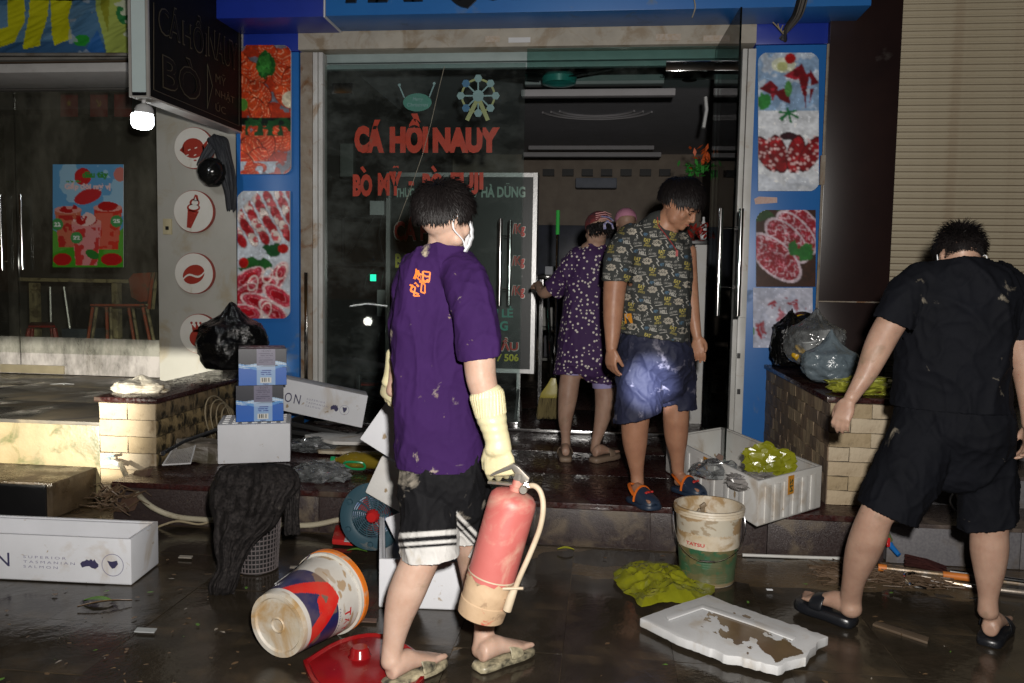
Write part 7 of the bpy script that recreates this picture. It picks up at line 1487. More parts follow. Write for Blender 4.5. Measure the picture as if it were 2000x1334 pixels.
def shortcol1(a):
    u, v = uvpix(a); c = np.tile(np.array([.0045, .0045, .0055]), (len(a), 1)); L = u < 892
    hem = np.where(L, 1087-(u-790)*.07, 1046+(u-893)*1.05); d = hem-v
    st = lambda a_, b_: np.clip((d-a_)/2.5+.5, 0, 1)*np.clip((b_-d)/2.5+.5, 0, 1)
    k = np.clip(st(-99, 15)+st(20.5, 27)+st(36, 46), 0, 1)[:, None]; return c*(1-k)+np.array([.58, .57, .55])*k
S = MB(); limb(S, [(864, 888, 2.69, 76, .60), (864, 930, 2.69, 82, .68), (866, 985, 2.70, 78, .60)], pw=2.3); limb(S, [(838, 905, 2.69, 40, .9), (834, 950, 2.69, 50, 1.0), (838, 1000, 2.67, 53, 1.05), (840, 1060, 2.64, 53, 1.0), (841, 1112, 2.62, 51, 1.0)], caps=(True, False), pw=2.3)
limb(S, [(894, 905, 2.70, 38, .9), (902, 950, 2.73, 45, 1.0), (912, 990, 2.77, 46, 1.05), (926, 1050, 2.82, 44, 1), (934, 1110, 2.86, 42, 1)], caps=(True, False), pw=2.2)
cloth('shorts', S, mat('black_striped_shorts', (1, 1, 1), attr='Col', rough=.75, bump=.2, bscale=200, bdist=.001, stain=(.36, .32, .26), sthr=.62, sscale=6, sw=.1, base2=(.02, .02, .022), spec=.1), p1, voxel=.004, it=22, amp=.009, sc=6, seed=5, stretch=(1.4, 1.4, .6),
      planes=[(P(840, 1087, 2.62), V((.07, 0, -1)), .16), (P(920, 1072, 2.83), V((-.72, 0, -1)), .16)], paintfn=shortcol1)
MSK = mat('face_mask_white', (.72, .73, .75), (.66, .67, .7), rough=.8, bump=.3, bscale=60)
m = MB(); q = []
for i in range(9):
    z = .012-.11*i/8; rr = []
    for j in range(13):
        a = -1.15+2.3*j/12; rr.append(V((.070*math.sin(a)*(1-.14*abs(i-4)/4), .030+.084*max(math.cos(a), 0)**.8-.014*(abs(i-3.5)/4)**2+.0015*math.cos(i*3.14), z)))
    q.append(rr)
vs = [Mh @ p for r in q for p in r]; m.add(vs, [(i*13+j, i*13+j+1, (i+1)*13+j+1, (i+1)*13+j) for i in range(8) for j in range(12)]); me = eval_mods(m.mesh('face_mask', parent_loc(p1)), [('SOLIDIFY', dict(thickness=.003, offset=1))]); fin(me, 'face_mask', MSK, p1, smooth='all')
m = MB()
for s_ in (1,): m.tube([Mh @ V(p) for p in crv([(s_*.070, .062, .008), (s_*.080, .02, .018), (s_*.084, -.018, .012), (s_*.086, -.028, -.008), (s_*.082, -.016, -.034), (s_*.074, .03, -.06), (s_*.068, .05, -.085)])], .0022, 6)
m.build('mask_loop', MSK, p1, smooth=True)
hmask1 = lambda d: (min(d.z+.22-(.62 if d.y > .45 else 0)-max(0, abs(d.x)-.80)*1.6*(1 if d.z < .1 else 0), 1) if not (abs(d.x) > .70 and d.z < .12 and d.y > -.30) else -1)
hairdo(p1, Mh, hmask1, HAIR, n=3600, ln=(.030, .065), lay=(0, 0, -.15), shell=1.08, seed=3, lift=.20, w=.0024, mess=.28, crown=(.1, -.35, .9))
GL = mat('latex_glove', (.62, .57, .36), (.56, .50, .30), scale=9, rough=.42, bump=.12, bscale=90, sss=.08, stain=(.45, .38, .22), sthr=.66, sscale=14)
def glove(name, secs, w, d, n, side, curl, thumb, s=1.12, cuff=None):
    g = MB(); limb(g, secs, seg=26); hand(g, w, d, n, side, s, curl, thumb, fat=1.22)
    me = fuse(g, .0032, 2, .5, name); o_ = coords(me); nn = normals(me)
    if cuff:
        c0, c1 = cuff; ax = (c1-c0); L = ax.length; ax.normalize(); t = (o_-np.array(c0))@np.array(ax)/L; a = np.arctan2((o_-np.array(c0))@np.array(CR), (o_-np.array(c0))@np.array(CF)); k = (t > -.2) & (t < 1); o_[k] += nn[k]*(.0016*np.sin(a[k]*30))[:, None]
        k = (t >= 1); o_[k] += nn[k]*(.0007*np.sin(t[k]*16+1.5*np.sin(a[k]*2)))[:, None]*np.clip(2.6-t[k], 0, 1)[:, None]; setcoords(me, o_)
    me.transform(Matrix.Translation(-parent_loc(p1))); return fin(me, name, GL, p1, fixn=False, smooth='all')
gw = P(973, 868, 2.50)
glove('rubber_glove', [(951, 772, 2.52, 34, .9), (954, 786, 2.52, 33, .9), (960, 815, 2.515, 30, .9), (966, 838, 2.51, 26, .9), (972, 862, 2.505, 25, .8), (973, 878, 2.50, 27, .7)], gw, P(977, 930, 2.50)-gw, V((.1, 1, 0)), -1, (52, 78, 45), 30, 1.05, (P(951, 774, 2.52), P(959, 812, 2.515)))
gw2 = P(762, 742, 2.87)
glove('rubber_glove', [(769, 690, 2.86, 15, .9), (768, 715, 2.865, 16, .9), (764, 735, 2.87, 15, .8), (761, 748, 2.87, 16, .7)], gw2, P(752, 790, 2.89)-gw2, V((.6, .8, 0)), 1, (30, 35, 25), 30, .80)
SAND = mat('muddy_black_slipper', (.012, .013, .013), (.5, .44, .29), scale=26, rough=.4, bump=.3, bscale=40)
slide(p1, hl+V((0, 0, -.004)), tl, SAND, 1.02, .022); slide(p1, hr+V((0, 0, -.004)), tr_, SAND, 1.0, .022)
# ---- the extinguisher in his right hand
fe = thing('fire_extinguisher', 'mud caked red fire extinguisher hanging from the gloved right hand', 'fire extinguisher', tuple(P(944, 1205, 2.46)))
T_ = P(1007, 958, 2.47); Bt = P(938, 1203, 2.47); ax = (T_-Bt).normalized(); L = (T_-Bt).length; r_ = 47*dist(P(975, 1080, 2.47))/FPX
RX = mat('mud_filmed_red_paint', (.48, .14, .125), (.42, .09, .08), scale=5, rough=.5, bump=.15, bscale=30, stain=(.52, .30, .23), sthr=.52, sscale=6, stain2=((.40, .008, .006), .66, 10), spec=.5)
MX = mat('dried_mud_on_red', (.50, .36, .23), (.40, .27, .16), scale=8, rough=.75, bump=.5, bscale=30, stain=(.42, .05, .035), sthr=.62, sscale=13, sw=.05, stain2=((.3, .2, .12), .6, 25))
m = MB(); m.lathe([(r_*1.0, L*.30), (r_, L*.5), (r_, L*.90), (r_*.95, L*.945), (r_*.80, L*.975), (r_*.5, L*.992), (r_*.3, L*1.0)], Bt, ax, 44); m.build('cylinder', RX, fe, smooth=True, fixn=True)
m = MB(); n_ = 44; rr = []
xr = V((1, 0, 0))-ax*ax.x; xr.normalize(); yr = ax.cross(xr)
for h0, rad in ((0.0, r_*.86), (.006, r_*.99), (.03*1, r_*1.02), (.055, r_*1.02), (.058, r_*.99), (.08, r_*1.0), (.10, r_*1.015), (.103, r_*1.0), (L*.31, r_*1.012)):
    rr.append([Bt+ax*(h0+(+.022*noise.noise(V((math.cos(a)*2, math.sin(a)*2, 1)))+.030*noise.noise(V((math.cos(a)*7, math.sin(a)*7, 1))) if h0 > L*.3 else 0))+(xr*math.cos(a)+yr*math.sin(a))*rad for a in [2*math.pi*j/n_ for j in range(n_)]])
m.rings(rr); m.build('mud_coated_foot', MX, fe, smooth=True)
m = MB(); m.lathe([(r_*.28, 0), (r_*.30, .012), (r_*.22, .016), (r_*.22, .035), (0, .036)], T_, ax, 20); m.build('neck', RX, fe, smooth=True)
VAL = mat('dull_metal_valve', (.42, .40, .36), (.3, .28, .25), rough=.35, metal=.7, stain=(.4, .3, .2), sthr=.55, sscale=30)
N0 = T_+ax*.036; m = MB(); m.lathe([(.016, -.004), (.017, .02), (.012, .024), (0, .025)], N0, ax, 14); m.build('valve', VAL, fe, smooth=True)
m = MB(); h0 = N0+ax*.018; hx_ = P(1019, 930, 2.45); 
m.slab([P(1018, 944, 2.455), P(1032, 944, 2.455), P(1034, 934, 2.455), P(1012, 912, 2.455), P(1002, 906, 2.455), P(958, 925, 2.49), P(958, 931, 2.49), P(1000, 916, 2.46), P(1006, 925, 2.455), P(1002, 936, 2.455), P(1012, 942, 2.455)], (0, .024, 0)); m.build('handle_bracket', VAL, fe, bevel=.002)
m = MB(); m.slab([P(1012, 946, 2.46), P(1012, 951, 2.46), P(952, 945, 2.49), P(952, 940, 2.49)], (0, .02, 0)); m.build('squeeze_lever', VAL, fe, bevel=.002)
HS = mat('muddy_hose_rubber', (.55, .46, .34), (.40, .32, .22), scale=14, rough=.6, bump=.3, bscale=50, stain=(.10, .08, .06), sthr=.64, sscale=14)
m = MB(); m.tube(crv([P(1028, 950, 2.45), P(1044, 949, 2.44), P(1056, 962, 2.43), P(1061, 990, 2.42), P(1055, 1030, 2.42), P(1036, 1080, 2.42), P(1016, 1125, 2.42), P(1004, 1155, 2.42)]), .0085, 12); m.build('hose', HS, fe, smooth=True)
m = MB(); m.tube([P(1006, 1148, 2.42), P(1000, 1162, 2.42), P(990, 1192, 2.42)], [.010, .013, .014], 14); m.build('nozzle', HS, fe, smooth=True)
m = MB(); m.lathe([(0, -.006), (.011, -.006), (.013, 0), (.013, .01), (0, .012)], P(1022, 957, 2.42), (0, 1, 0), 16); m.build('pressure_gauge', VAL, fe, smooth=True)
m = MB(); m.tube([P(1024, 946, 2.45), P(1034, 950, 2.45)], .012, 10); m.build('hose_collar', CHR, fe, smooth=True)
m = MB(); m.lathe([(r_*1.02, L*.335), (r_*1.035, L*.336), (r_*1.035, L*.345), (r_*1.02, L*.346)], Bt, ax, 40, cap=False); m.tube([P(982, 1150, 2.41), P(1022, 1149, 2.41)], .0045, 6); m.build('hose_clip', HS, fe, smooth=True)
# ---- boy in the printed T-shirt
p2 = thing('person', 'boy in grey printed T-shirt and navy shorts looking down, torch light on his shorts', 'person', (.2, 4.3, .226))
B = MB(); Mb = head_matrix(P(1327, 402, 4.22), 118, 34, 0, 1.02); headgeo(B, Mb, .16)
limb(B, [(1318, 415, 4.24, 22), (1302, 438, 4.26, 27), (1290, 462, 4.28, 32, .9)]); limb(B, [(1290, 450, 4.28, 36, .8), (1280, 490, 4.29, 62, .75), (1282, 560, 4.29, 54, .7), (1280, 640, 4.29, 54, .75), (1278, 690, 4.30, 54, .75)], pw=2.3)
limb(B, [(1222, 480, 4.22, 24), (1206, 530, 4.18, 24), (1200, 570, 4.16, 22), (1197, 620, 4.14, 19), (1196, 655, 4.12, 15), (1194, 682, 4.11, 11)]); limb(B, [(1342, 490, 4.36, 18), (1348, 550, 4.38, 15), (1352, 600, 4.36, 14), (1358, 640, 4.34, 11), (1362, 660, 4.33, 9)])
w = P(1193, 680, 4.11); hand(B, w, P(1193, 722, 4.10)-w, V((.75, .6, .1)), 1, .96, (22, 30, 22), 28, 1.12); w = P(1362, 658, 4.33); hand(B, w, P(1366, 700, 4.31)-w, V((-.3, -.9, 0)), -1, .92, (18, 26, 20), 35, 1.05)
limb(B, [(1250, 730, 4.27, 30), (1243, 790, 4.27, 30), (1240, 830, 4.27, 27), (1240, 865, 4.28, 24), (1242, 900, 4.29, 17), (1244, 925, 4.30, 13), (1245, 945, 4.30, 13)])
limb(B, [(1310, 730, 4.35, 24), (1320, 780, 4.39, 25), (1320, 820, 4.40, 25), (1321, 858, 4.42, 22), (1323, 890, 4.44, 15), (1324, 920, 4.46, 12)])
ha = G(1236, 966, .262); ha.z = .256; ta2 = ha+V((.10, -.16, 0)); foot(B, ha, ta2, .92); hb_ = V((P(1322, 900, 4.5).x, 4.47, .256)); tb2 = hb_+V((.12, -.14, 0)); foot(B, hb_, tb2, .92)
skin_mesh('body', B, SK[1], p2)
S = MB(); limb(S, [(1291, 436, 4.27, 28, .9), (1286, 452, 4.28, 44, .85), (1281, 478, 4.29, 62, .8), (1281, 520, 4.29, 69, .82), (1281, 580, 4.28, 68, .92), (1276, 640, 4.27, 68, .98), (1276, 672, 4.27, 69, .98)], pw=2.4, caps=(True, False))
limb(S, [(1238, 462, 4.24, 28), (1215, 495, 4.2, 31), (1208, 530, 4.17, 30), (1206, 553, 4.165, 29)], caps=(True, False)); limb(S, [(1330, 474, 4.35, 22), (1342, 510, 4.38, 17), (1346, 552, 4.38, 14)], caps=(True, False))
TS = mat('charcoal_printed_cotton', (.036, .039, .037), (.030, .032, .031), scale=5, rough=.85, bump=.25, bscale=200, bdist=.001, spec=.25)
shirt2 = cloth('t_shirt', S, TS, p2, voxel=.007, it=7, amp=.0085, sc=5, seed=9, stretch=(1.2, 1.2, .5), planes=[(P(1276, 658, 4.27), V((-.13, 0, -1)), .4), (P(1206, 553, 4.165), V((.0, 0, -1)), .11, 1), (P(1346, 552, 4.38), V((-.1, 0, -1)), .08, 1)])
bv = bvh_of(shirt2); mw, my, mbl, mc = MB(), MB(), MB(), MB()
for r in range(13):
    for c in range(9):
        cx = 1184+c*20+(10 if r % 2 else 0)+rnd.uniform(-1.5, 1.5); cy = 438+r*18.5+rnd.uniform(-1.5, 1.5)+(cx-1280)*.10; t = (r*3+c*2+(r//2)) % 5; ro = rnd.uniform(-14, 14)+8
        if t == 0: stext(my, bv, 'EAT', cx, cy-4, 13, 7, ro, .04); stext(my, bv, 'MY', cx, cy+2, 7, 3, ro, .02); stext(my, bv, 'SHORTS', cx, cy+6.5, 14, 4.5, ro, .02, .3)
        elif t == 1: stext(mw, bv, 'WHO THE', cx, cy-4, 15, 4, ro-6, .02); stext(mw, bv, 'HELL', cx+2, cy+3, 15, 7, ro, .05)
        elif t == 2:
            spoly(mc, bv, [(cx+9.5*(1+.13*math.sin(7*a))*math.cos(a), cy+6.5*(1+.13*math.sin(7*a))*math.sin(a)) for a in [2*math.pi*i/28 for i in range(28)]])
            for k in range(3): sline(mbl if k == 9 else my if k == 8 else MB(), bv, [(0, 0), (1, 1)], .1)
            DK = globals().setdefault('mdk', MB())
            for k in range(3):
                pts = [(cx-6.5+5*k+1.8*math.cos(a*1.3), cy-1+2.6*math.sin(a*1.3)) for a in range(5)]; sline(DK, bv, pts, 1.1)
        elif t == 3: stext(mw, bv, 'AY', cx-3, cy-4, 8, 5, ro-8, .0, .3); stext(mw, bv, 'CARUMBA', cx, cy+3, 16, 4.5, ro-8, .0, .3); sline(mw, bv, [(cx-6, cy+9), (cx+9, cy+7)], 1.2)
        else: sline(mw, bv, [(cx-3, cy-9), (cx+2, cy-3), (cx-3, cy-1), (cx+2, cy+6)], 1.8); stext(mbl, bv, 'HEY', cx+8, cy+3, 9, 6, ro, .02, .3); sline(mw, bv, [(cx-10, cy+3), (cx-7, cy+6), (cx-10, cy+7), (cx-7, cy+11)], 1.4)
for nm, mbx, col in (('white_print', mw, (.34, .33, .30)), ('yellow_print', my, (.36, .30, .07)), ('blue_print', mbl, (.07, .16, .26)), ('cloud_print', mc, (.32, .29, .24))): mbx.build(nm, mat(nm, col, rough=.8), p2, fixn=False)['kind'] = 'stuff'
for i, p in enumerate(mdk.v): mdk.v[i] = p-ray(1280, 550).normalized()*.0015
mdk.build('squiggle_print', TS, p2, fixn=False)['kind'] = 'stuff'
m = MB(); stick(m, bv, [(1219, 613), (1233, 612), (1236, 631), (1221, 632)], [(0, 3, 2, 1)], .003); m.build('orange_tag', mat('orange_paper', (1, 1, 1)), p2, fixn=False)
m = MB(); pts = []
for u, v in ((1284, 424), (1286, 440), (1298, 456), (1312, 475), (1322, 490)):
    h = bv.ray_cast(V((0, 0, CAMZ)), ray(u, v).normalized()); pts.append((h[0] if h[0] is not None else P(u, v, 4.2))-ray(u, v).normalized()*.006)
m.tube(crv(pts), .0022, 5); e = pts[-1]; m.box(e+V((0, 0, -.012)), (.012, .01, .03)); m.build('red_cord', mat('red_cord_mat', (.28, .02, .02)), p2)
S = MB(); limb(S, [(1278, 644, 4.27, 62, .85), (1280, 690, 4.28, 70, .95), (1282, 740, 4.30, 62, .7)], pw=2.3); limb(S, [(1252, 660, 4.27, 34, 1.0), (1252, 700, 4.27, 42, 1.2), (1249, 760, 4.24, 43, 1.1), (1245, 835, 4.21, 43, 1.05)], caps=(True, False), pw=2.3); limb(S, [(1306, 660, 4.30, 34, 1.0), (1312, 700, 4.33, 40, 1.2), (1319, 750, 4.385, 38, 1.1), (1324, 815, 4.415, 36, 1.05)], caps=(True, False), pw=2.2)
cloth('shorts', S, mat('navy_shorts', (.016, .018, .042), (.011, .013, .030), scale=3, rough=.7, spec=.3, bump=.2, bscale=150, bdist=.001, stain=(.20, .19, .24), sthr=.60, sscale=9, sw=.1), p2, voxel=.006, it=9, amp=.010, sc=7, seed=12, stretch=(1, 1, .8), planes=[(P(1247, 812, 4.26), V((.30, 0, -1)), .2), (P(1322, 797, 4.40), V((0, 0, -1)), .17)])
hmask2 = lambda d: (min(d.z+.15-(.52 if d.y > .5 else 0), 1) if not (abs(d.x) > .70 and d.z < .20 and d.y > -.35) else -1)
hairdo(p2, Mb, hmask2, HAIR, n=2600, ln=(.04, .08), lay=(0, .25, 0), shell=1.10, seed=6, lift=.15, w=.003, mess=.16, crown=(0, -.55, .8))
m = MB()
for s_ in (-1, 1): m.tube([Mb @ V(p) for p in ((s_*.046, .084, .016), (s_*.034, .0905, .0215), (s_*.018, .0925, .020))], [.0018, .0030, .0022], 6)
m.build('eyebrows', HAIR, p2)
m = MB()
for s_ in (-1, 1): m.tube([Mb @ V(p) for p in ((s_*.044, .079, .001), (s_*.031, .0865, -.0025), (s_*.018, .084, .0))], [.0012, .0024, .0014], 6)
m.build('eyelashes', HAIR, p2)
m = MB()
m.tube([Mb @ V(p) for p in ((-.019, .0865, -.0535), (0, .0958, -.0535), (.019, .0865, -.0535))], [.0018, .0048, .0018], 8); m.build('lips', mat('lip_pink', (.30, .09, .07), rough=.4), p2, smooth=True)
CRC = mat('navy_clog_rubber', (.015, .028, .055), rough=.45, bump=.05); ORB = mat('orange_rubber', (.62, .13, .01), rough=.45)
for h_, t_ in ((ha, ta2), (hb_, tb2)):
    o = slide(p2, h_+V((0, 0, -.002)), t_, CRC, 1.12, .026, strap=False, name='clog'); d = (t_-h_).normalized(); l = V((d.y, -d.x, 0)); m = MB(); rr = []
    for f, hw, hh in ((.42, .046, .072), (.5, .050, .072), (.62, .052, .060), (.78, .052, .048), (.92, .046, .038), (1.02, .032, .026), (1.06, .015, .012)): rr.append([h_+d*(t_-h_).length*f+l*math.cos(a)*hw+V((0, 0, math.sin(a)*hh-.006)) for a in [math.pi*j/14 for j in range(15)]])
    m.add([p for r in rr for p in r], [(i*15+j, i*15+j+1, (i+1)*15+j+1, (i+1)*15+j) for i in range(len(rr)-1) for j in range(14)]); me = eval_mods(m.mesh('clog_upper', parent_loc(p2)), [('SOLIDIFY', dict(thickness=.006, offset=0))]); fin(me, 'clog_upper', CRC, o, smooth='all')
    m = MB(); L = (t_-h_).length; pts = [h_+d*L*.45+l*.052+V((0, 0, .03)), h_+d*L*.2+l*.042+V((0, 0, .05)), h_-d*.025+V((0, 0, .058)), h_+d*L*.2-l*.042+V((0, 0, .05)), h_+d*L*.45-l*.052+V((0, 0, .03))]; m.tube(crv(pts), .010, 8, flat=.45); m.tube([h_+d*L*.45+l*math.cos(a)*.051+V((0, 0, math.sin(a)*.073-.004)) for a in [math.pi*j/12 for j in range(13)]], .008, 6); m.build('heel_strap', ORB, o, smooth=True, off=parent_loc(o))
    m = MB(); c_ = h_+d*L*.72+V((0, 0, .052)); ball(m, c_, (.012, .012, .006)); ball(m, c_+l*.02+d*.01, (.008, .008, .006)); ball(m, c_-l*.022, (.008, .008, .006)); m.build('charm', REDP, o, smooth=True)
# ---- woman in the spotted purple suit
p3_ = thing('person', 'woman in spotted purple shirt and shorts with patterned headscarf, back to the camera', 'person', (-.1, 5.25, .226))
B = MB(); Mw = head_matrix(P(1168, 450, 5.2), -28, 12, 0, .97); headgeo(B, Mw); limb(B, [(1165, 465, 5.22, 17), (1162, 490, 5.24, 20)])
limb(B, [(1160, 490, 5.24, 28, .8), (1155, 530, 5.25, 42, .7), (1150, 600, 5.25, 36, .65), (1148, 680, 5.25, 38, .65), (1147, 715, 5.25, 38, .65)], pw=2.3)
limb(B, [(1122, 505, 5.24, 15), (1098, 545, 5.28, 14), (1066, 572, 5.34, 11), (1056, 566, 5.42, 9), (1052, 556, 5.52, 8)]); w = P(1052, 556, 5.52); hand(B, w, V((-.2, 1, .1)), V((0, 0, -1)), 1, .85, (30, 30, 20)); limb(B, [(1192, 505, 5.26, 15), (1200, 560, 5.3, 13), (1202, 610, 5.36, 10), (1200, 640, 5.42, 8)]); w = P(1200, 640, 5.42); hand(B, w, V((0, .4, -1)), V((-1, 0, 0)), 1, .85)
limb(B, [(1122, 705, 5.25, 20), (1114, 735, 5.25, 20), (1109, 775, 5.24, 19), (1104, 820, 5.23, 14), (1105, 850, 5.22, 9.5), (1105, 872, 5.22, 9.5)]); limb(B, [(1172, 705, 5.26, 20), (1180, 750, 5.27, 20), (1181, 790, 5.27, 19), (1172, 835, 5.26, 13), (1164, 862, 5.25, 9.5), (1162, 880, 5.25, 9.5)])
h1 = G(1105, 892, .262); t1 = h1+V((-.02, .21, 0)); h2 = G(1160, 893, .262); t2 = h2+V((.14, .16, 0)); foot(B, h1, t1, .88); foot(B, h2, t2, .88); skin_mesh('body', B, SK[2], p3_, .006)
SP = bpy.data.materials.new('spotted_purple'); SP.use_nodes = True; n = SP.node_tree.nodes; L_ = SP.node_tree.links; tc = n.new('ShaderNodeTexCoord'); vo = n.new('ShaderNodeTexVoronoi'); vo.inputs['Scale'].default_value = 40; vo.inputs['Randomness'].default_value = .85; L_.new(tc.outputs['Object'], vo.inputs['Vector'])
mr = n.new('ShaderNodeMapRange'); mr.inputs['From Min'].default_value = .27; mr.inputs['From Max'].default_value = .31; mr.inputs['To Min'].default_value = 1; mr.inputs['To Max'].default_value = 0; L_.new(vo.outputs['Distance'], mr.inputs[0])
mx = n.new('ShaderNodeMix'); mx.data_type = 'RGBA'; L_.new(mr.outputs[0], mx.inputs[0]); mx.inputs[6].default_value = (.030, .006, .055, 1); mx.inputs[7].default_value = (.50, .46, .42, 1); L_.new(mx.outputs[2], n['Principled BSDF'].inputs['Base Color']); n['Principled BSDF'].inputs['Roughness'].default_value = .8
S = MB(); limb(S, [(1162, 486, 5.24, 22, .9), (1160, 498, 5.24, 36, .8), (1157, 520, 5.25, 46, .72), (1152, 570, 5.25, 48, .8), (1149, 640, 5.25, 53, .85), (1146, 722, 5.25, 60, .95)], pw=2.3, caps=(True, False)); limb(S, [(1132, 500, 5.24, 22), (1112, 530, 5.26, 23), (1090, 556, 5.3, 20), (1078, 568, 5.32, 19)], caps=(True, False)); limb(S, [(1188, 502, 5.26, 22), (1196, 545, 5.29, 20), (1199, 580, 5.32, 18)], caps=(True, False))
cloth('shirt', S, SP, p3_, voxel=.008, it=6, amp=.009, sc=5, seed=21, stretch=(1.2, 1.2, .5), planes=[(P(1148, 712, 5.25), V((0, 0, -1)), .3), (P(1078, 568, 5.32), V((-.8, .1, -.6)), .09, 1)])
S = MB(); limb(S, [(1148, 692, 5.25, 49, .85), (1148, 712, 5.25, 50, .85)], pw=2.3); limb(S, [(1120, 700, 5.25, 28, 1.2), (1112, 738, 5.25, 31, 1.2)], caps=(True, False)); limb(S, [(1174, 700, 5.26, 28, 1.1), (1181, 762, 5.27, 25, 1.1)], caps=(True, False))
cloth('shorts', S, SP, p3_, voxel=.008, it=4, amp=.008, sc=6, seed=23, planes=[(P(1112, 728, 5.25), V((.1, 0, -1)), .14), (P(1181, 748, 5.27), V((-.1, 0, -1)), .14)])
LIL = mat('lilac_hem', (.30, .26, .48), rough=.8); m = MB(); limb(m, [(1112, 720, 5.25, 24.5, 1.1), (1111, 729.5, 5.25, 25, 1.1)], caps=(False, False)); limb(m, [(1180, 741, 5.27, 25, 1.1), (1181, 756, 5.27, 24, 1.1)], caps=(False, False)); m.build('turned_hem', LIL, p3_, smooth=True)
BAN = mat('dark_bandana', (.02, .015, .02), (.16, .02, .02), scale=26, rough=.7); sc_ = MB(); ball(sc_, (0, -.01, .035), (.084, .103, .088), sub=3)
ban = [Mw @ p for p in sc_.v]; sc_.v = ban; me = cut_me = sc_.mesh('headscarf', (0, 0, 0)); cut(me, [((Mw @ V((0, 0, .0))), (Mw.to_3x3() @ V((0, -.35, -1))), .3)]); me.transform(Matrix.Translation(-parent_loc(p3_))); fin(me, 'headscarf', BAN, p3_, smooth='all', fixn=True)
m = MB(); q = lambda x, y, z: Mw @ V((x, y, z))
for pts, w in (([(-.03, -.112, .06), (.02, -.118, .055), (.06, -.095, .04)], .010), ([(.0, -.118, .03), (.035, -.122, .01), (.045, -.118, -.02)], .012), ([(.01, -.12, .03), (-.02, -.125, .005), (-.015, -.12, -.025)], .011)): m.tube([q(*p) for p in pts], w, 8, flat=.5)
m.build('knot', mat('blue_scarf_cloth', (.03, .05, .32), (.5, .45, .5), scale=40, rough=.7), p3_, smooth=True)
m = MB()
for k in range(4): m.tube([q(-.055+.0*k, -.085, .085-.013*k), q(0, -.114, .09-.014*k), q(.055, -.088, .085-.016*k)], .0028, 5)
m.build('striped_band', mat('pale_red_stripe', (.6, .3, .3)), p3_, smooth=True)
hairdo(p3_, Mw, lambda d: (.3 if (d.z < .05 and d.y < .1 and d.z > -.6) else -1), HAIR, n=500, ln=(.02, .04), lay=(0, -.1, -.8), shell=1.06, seed=8, lift=.2)
MS = mat('muddy_brown_slipper', (.22, .16, .11), (.16, .11, .08), rough=.55, bump=.3); slide(p3_, h1+V((0, 0, -.003)), t1, MS, .98, .032); slide(p3_, h2+V((0, 0, -.003)), t2, MS, .98, .032)
# ---- figure in a pink cap behind the boy
p4_ = thing('person', 'person in a pink cap almost hidden behind the boy and the woman', 'person', (.05, 6.3, .226))
B = MB(); Mp = head_matrix(P(1222, 437, 6.25), -10, 10, 0, .95); headgeo(B, Mp); limb(B, [(1222, 450, 6.27, 15), (1222, 475, 6.3, 18)]); limb(B, [(1222, 478, 6.3, 26, .8), (1222, 520, 6.3, 36, .7), (1222, 640, 6.3, 38, .75), (1222, 690, 6.3, 38, .75)], pw=2.3)
for s_ in (-1, 1): limb(B, [(1222+s_*30, 495, 6.3, 13), (1222+s_*36, 560, 6.32, 10), (1222+s_*30, 620, 6.4, 8)]); w = P(1222+s_*30, 620, 6.4); hand(B, w, V((0, .5, -1)), V((-s_, 0, 0)), 1, .85); limb(B, [(1222+s_*18, 680, 6.3, 20), (1222+s_*20, 760, 6.3, 15), (1222+s_*20, 820, 6.3, 9)]); c_ = V((P(1222+s_*20, 820, 6.3).x, 6.28, .235)); foot(B, c_, c_+V((0, .22, 0)), .9)
skin_mesh('body', B, SK[2], p4_, .008)
sc_ = MB(); ball(sc_, (0, -.005, .04), (.086, .105, .085), sub=3); sc_.v = [Mp @ p for p in sc_.v]; me = sc_.mesh('cap'); cut(me, [((Mp @ V((0, 0, .005))), (Mp.to_3x3() @ V((0, -.2, -1))), .3)]); me.transform(Matrix.Translation(-parent_loc(p4_))); fin(me, 'cap', mat('pink_cap', (.52, .22, .32), rough=.8), p4_, smooth='all')
S = MB(); limb(S, [(1222, 474, 6.3, 22, .9), (1222, 500, 6.3, 40, .75), (1222, 600, 6.3, 40, .8), (1222, 700, 6.3, 42, .8)], pw=2.3); cloth('jacket', S, mat('dull_blue_jacket', (.06, .07, .11)), p4_, voxel=.01, it=4)
# ---- man in black
p5_ = thing('person', 'man in black T-shirt and shorts stooping on the right, seen from behind', 'person', (1.3, 3.3, 0))
B = MB(); Mk = head_matrix(P(1875, 508, 3.20), 6, 30, 0, .88); headgeo(B, Mk)
limb(B, [(1874, 512, 3.2, 32), (1873, 538, 3.18, 38)]); limb(B, [(1872, 540, 3.18, 55, .6), (1868, 560, 3.17, 76, .44), (1864, 640, 3.18, 70, .44), (1860, 720, 3.2, 76, .52), (1858, 800, 3.22, 78, .55), (1858, 850, 3.22, 76, .55)], pw=2.3)
limb(B, [(1800, 555, 3.17, 24), (1762, 600, 3.17, 28), (1732, 645, 3.17, 28), (1712, 685, 3.16, 26), (1692, 730, 3.15, 20), (1672, 762, 3.14, 15), (1662, 778, 3.13, 13.5)])
w = P(1660, 780, 3.13); hand(B, w, P(1636, 836, 3.11)-w, V((.55, .75, -.1)), -1, .92, ((30, 44, 26), (24, 36, 22), (18, 30, 18), (14, 26, 16)), 34, .98, spread=.12)
limb(B, [(1945, 560, 3.17, 24), (1975, 610, 3.17, 29), (1990, 660, 3.17, 29), (2006, 730, 3.16, 25), (2012, 800, 3.13, 18), (2012, 830, 3.12, 15)]); w = P(2012, 830, 3.12); hand(B, w, V((.05, .1, -1)), V((-1, 0, 0)), 1, .95)
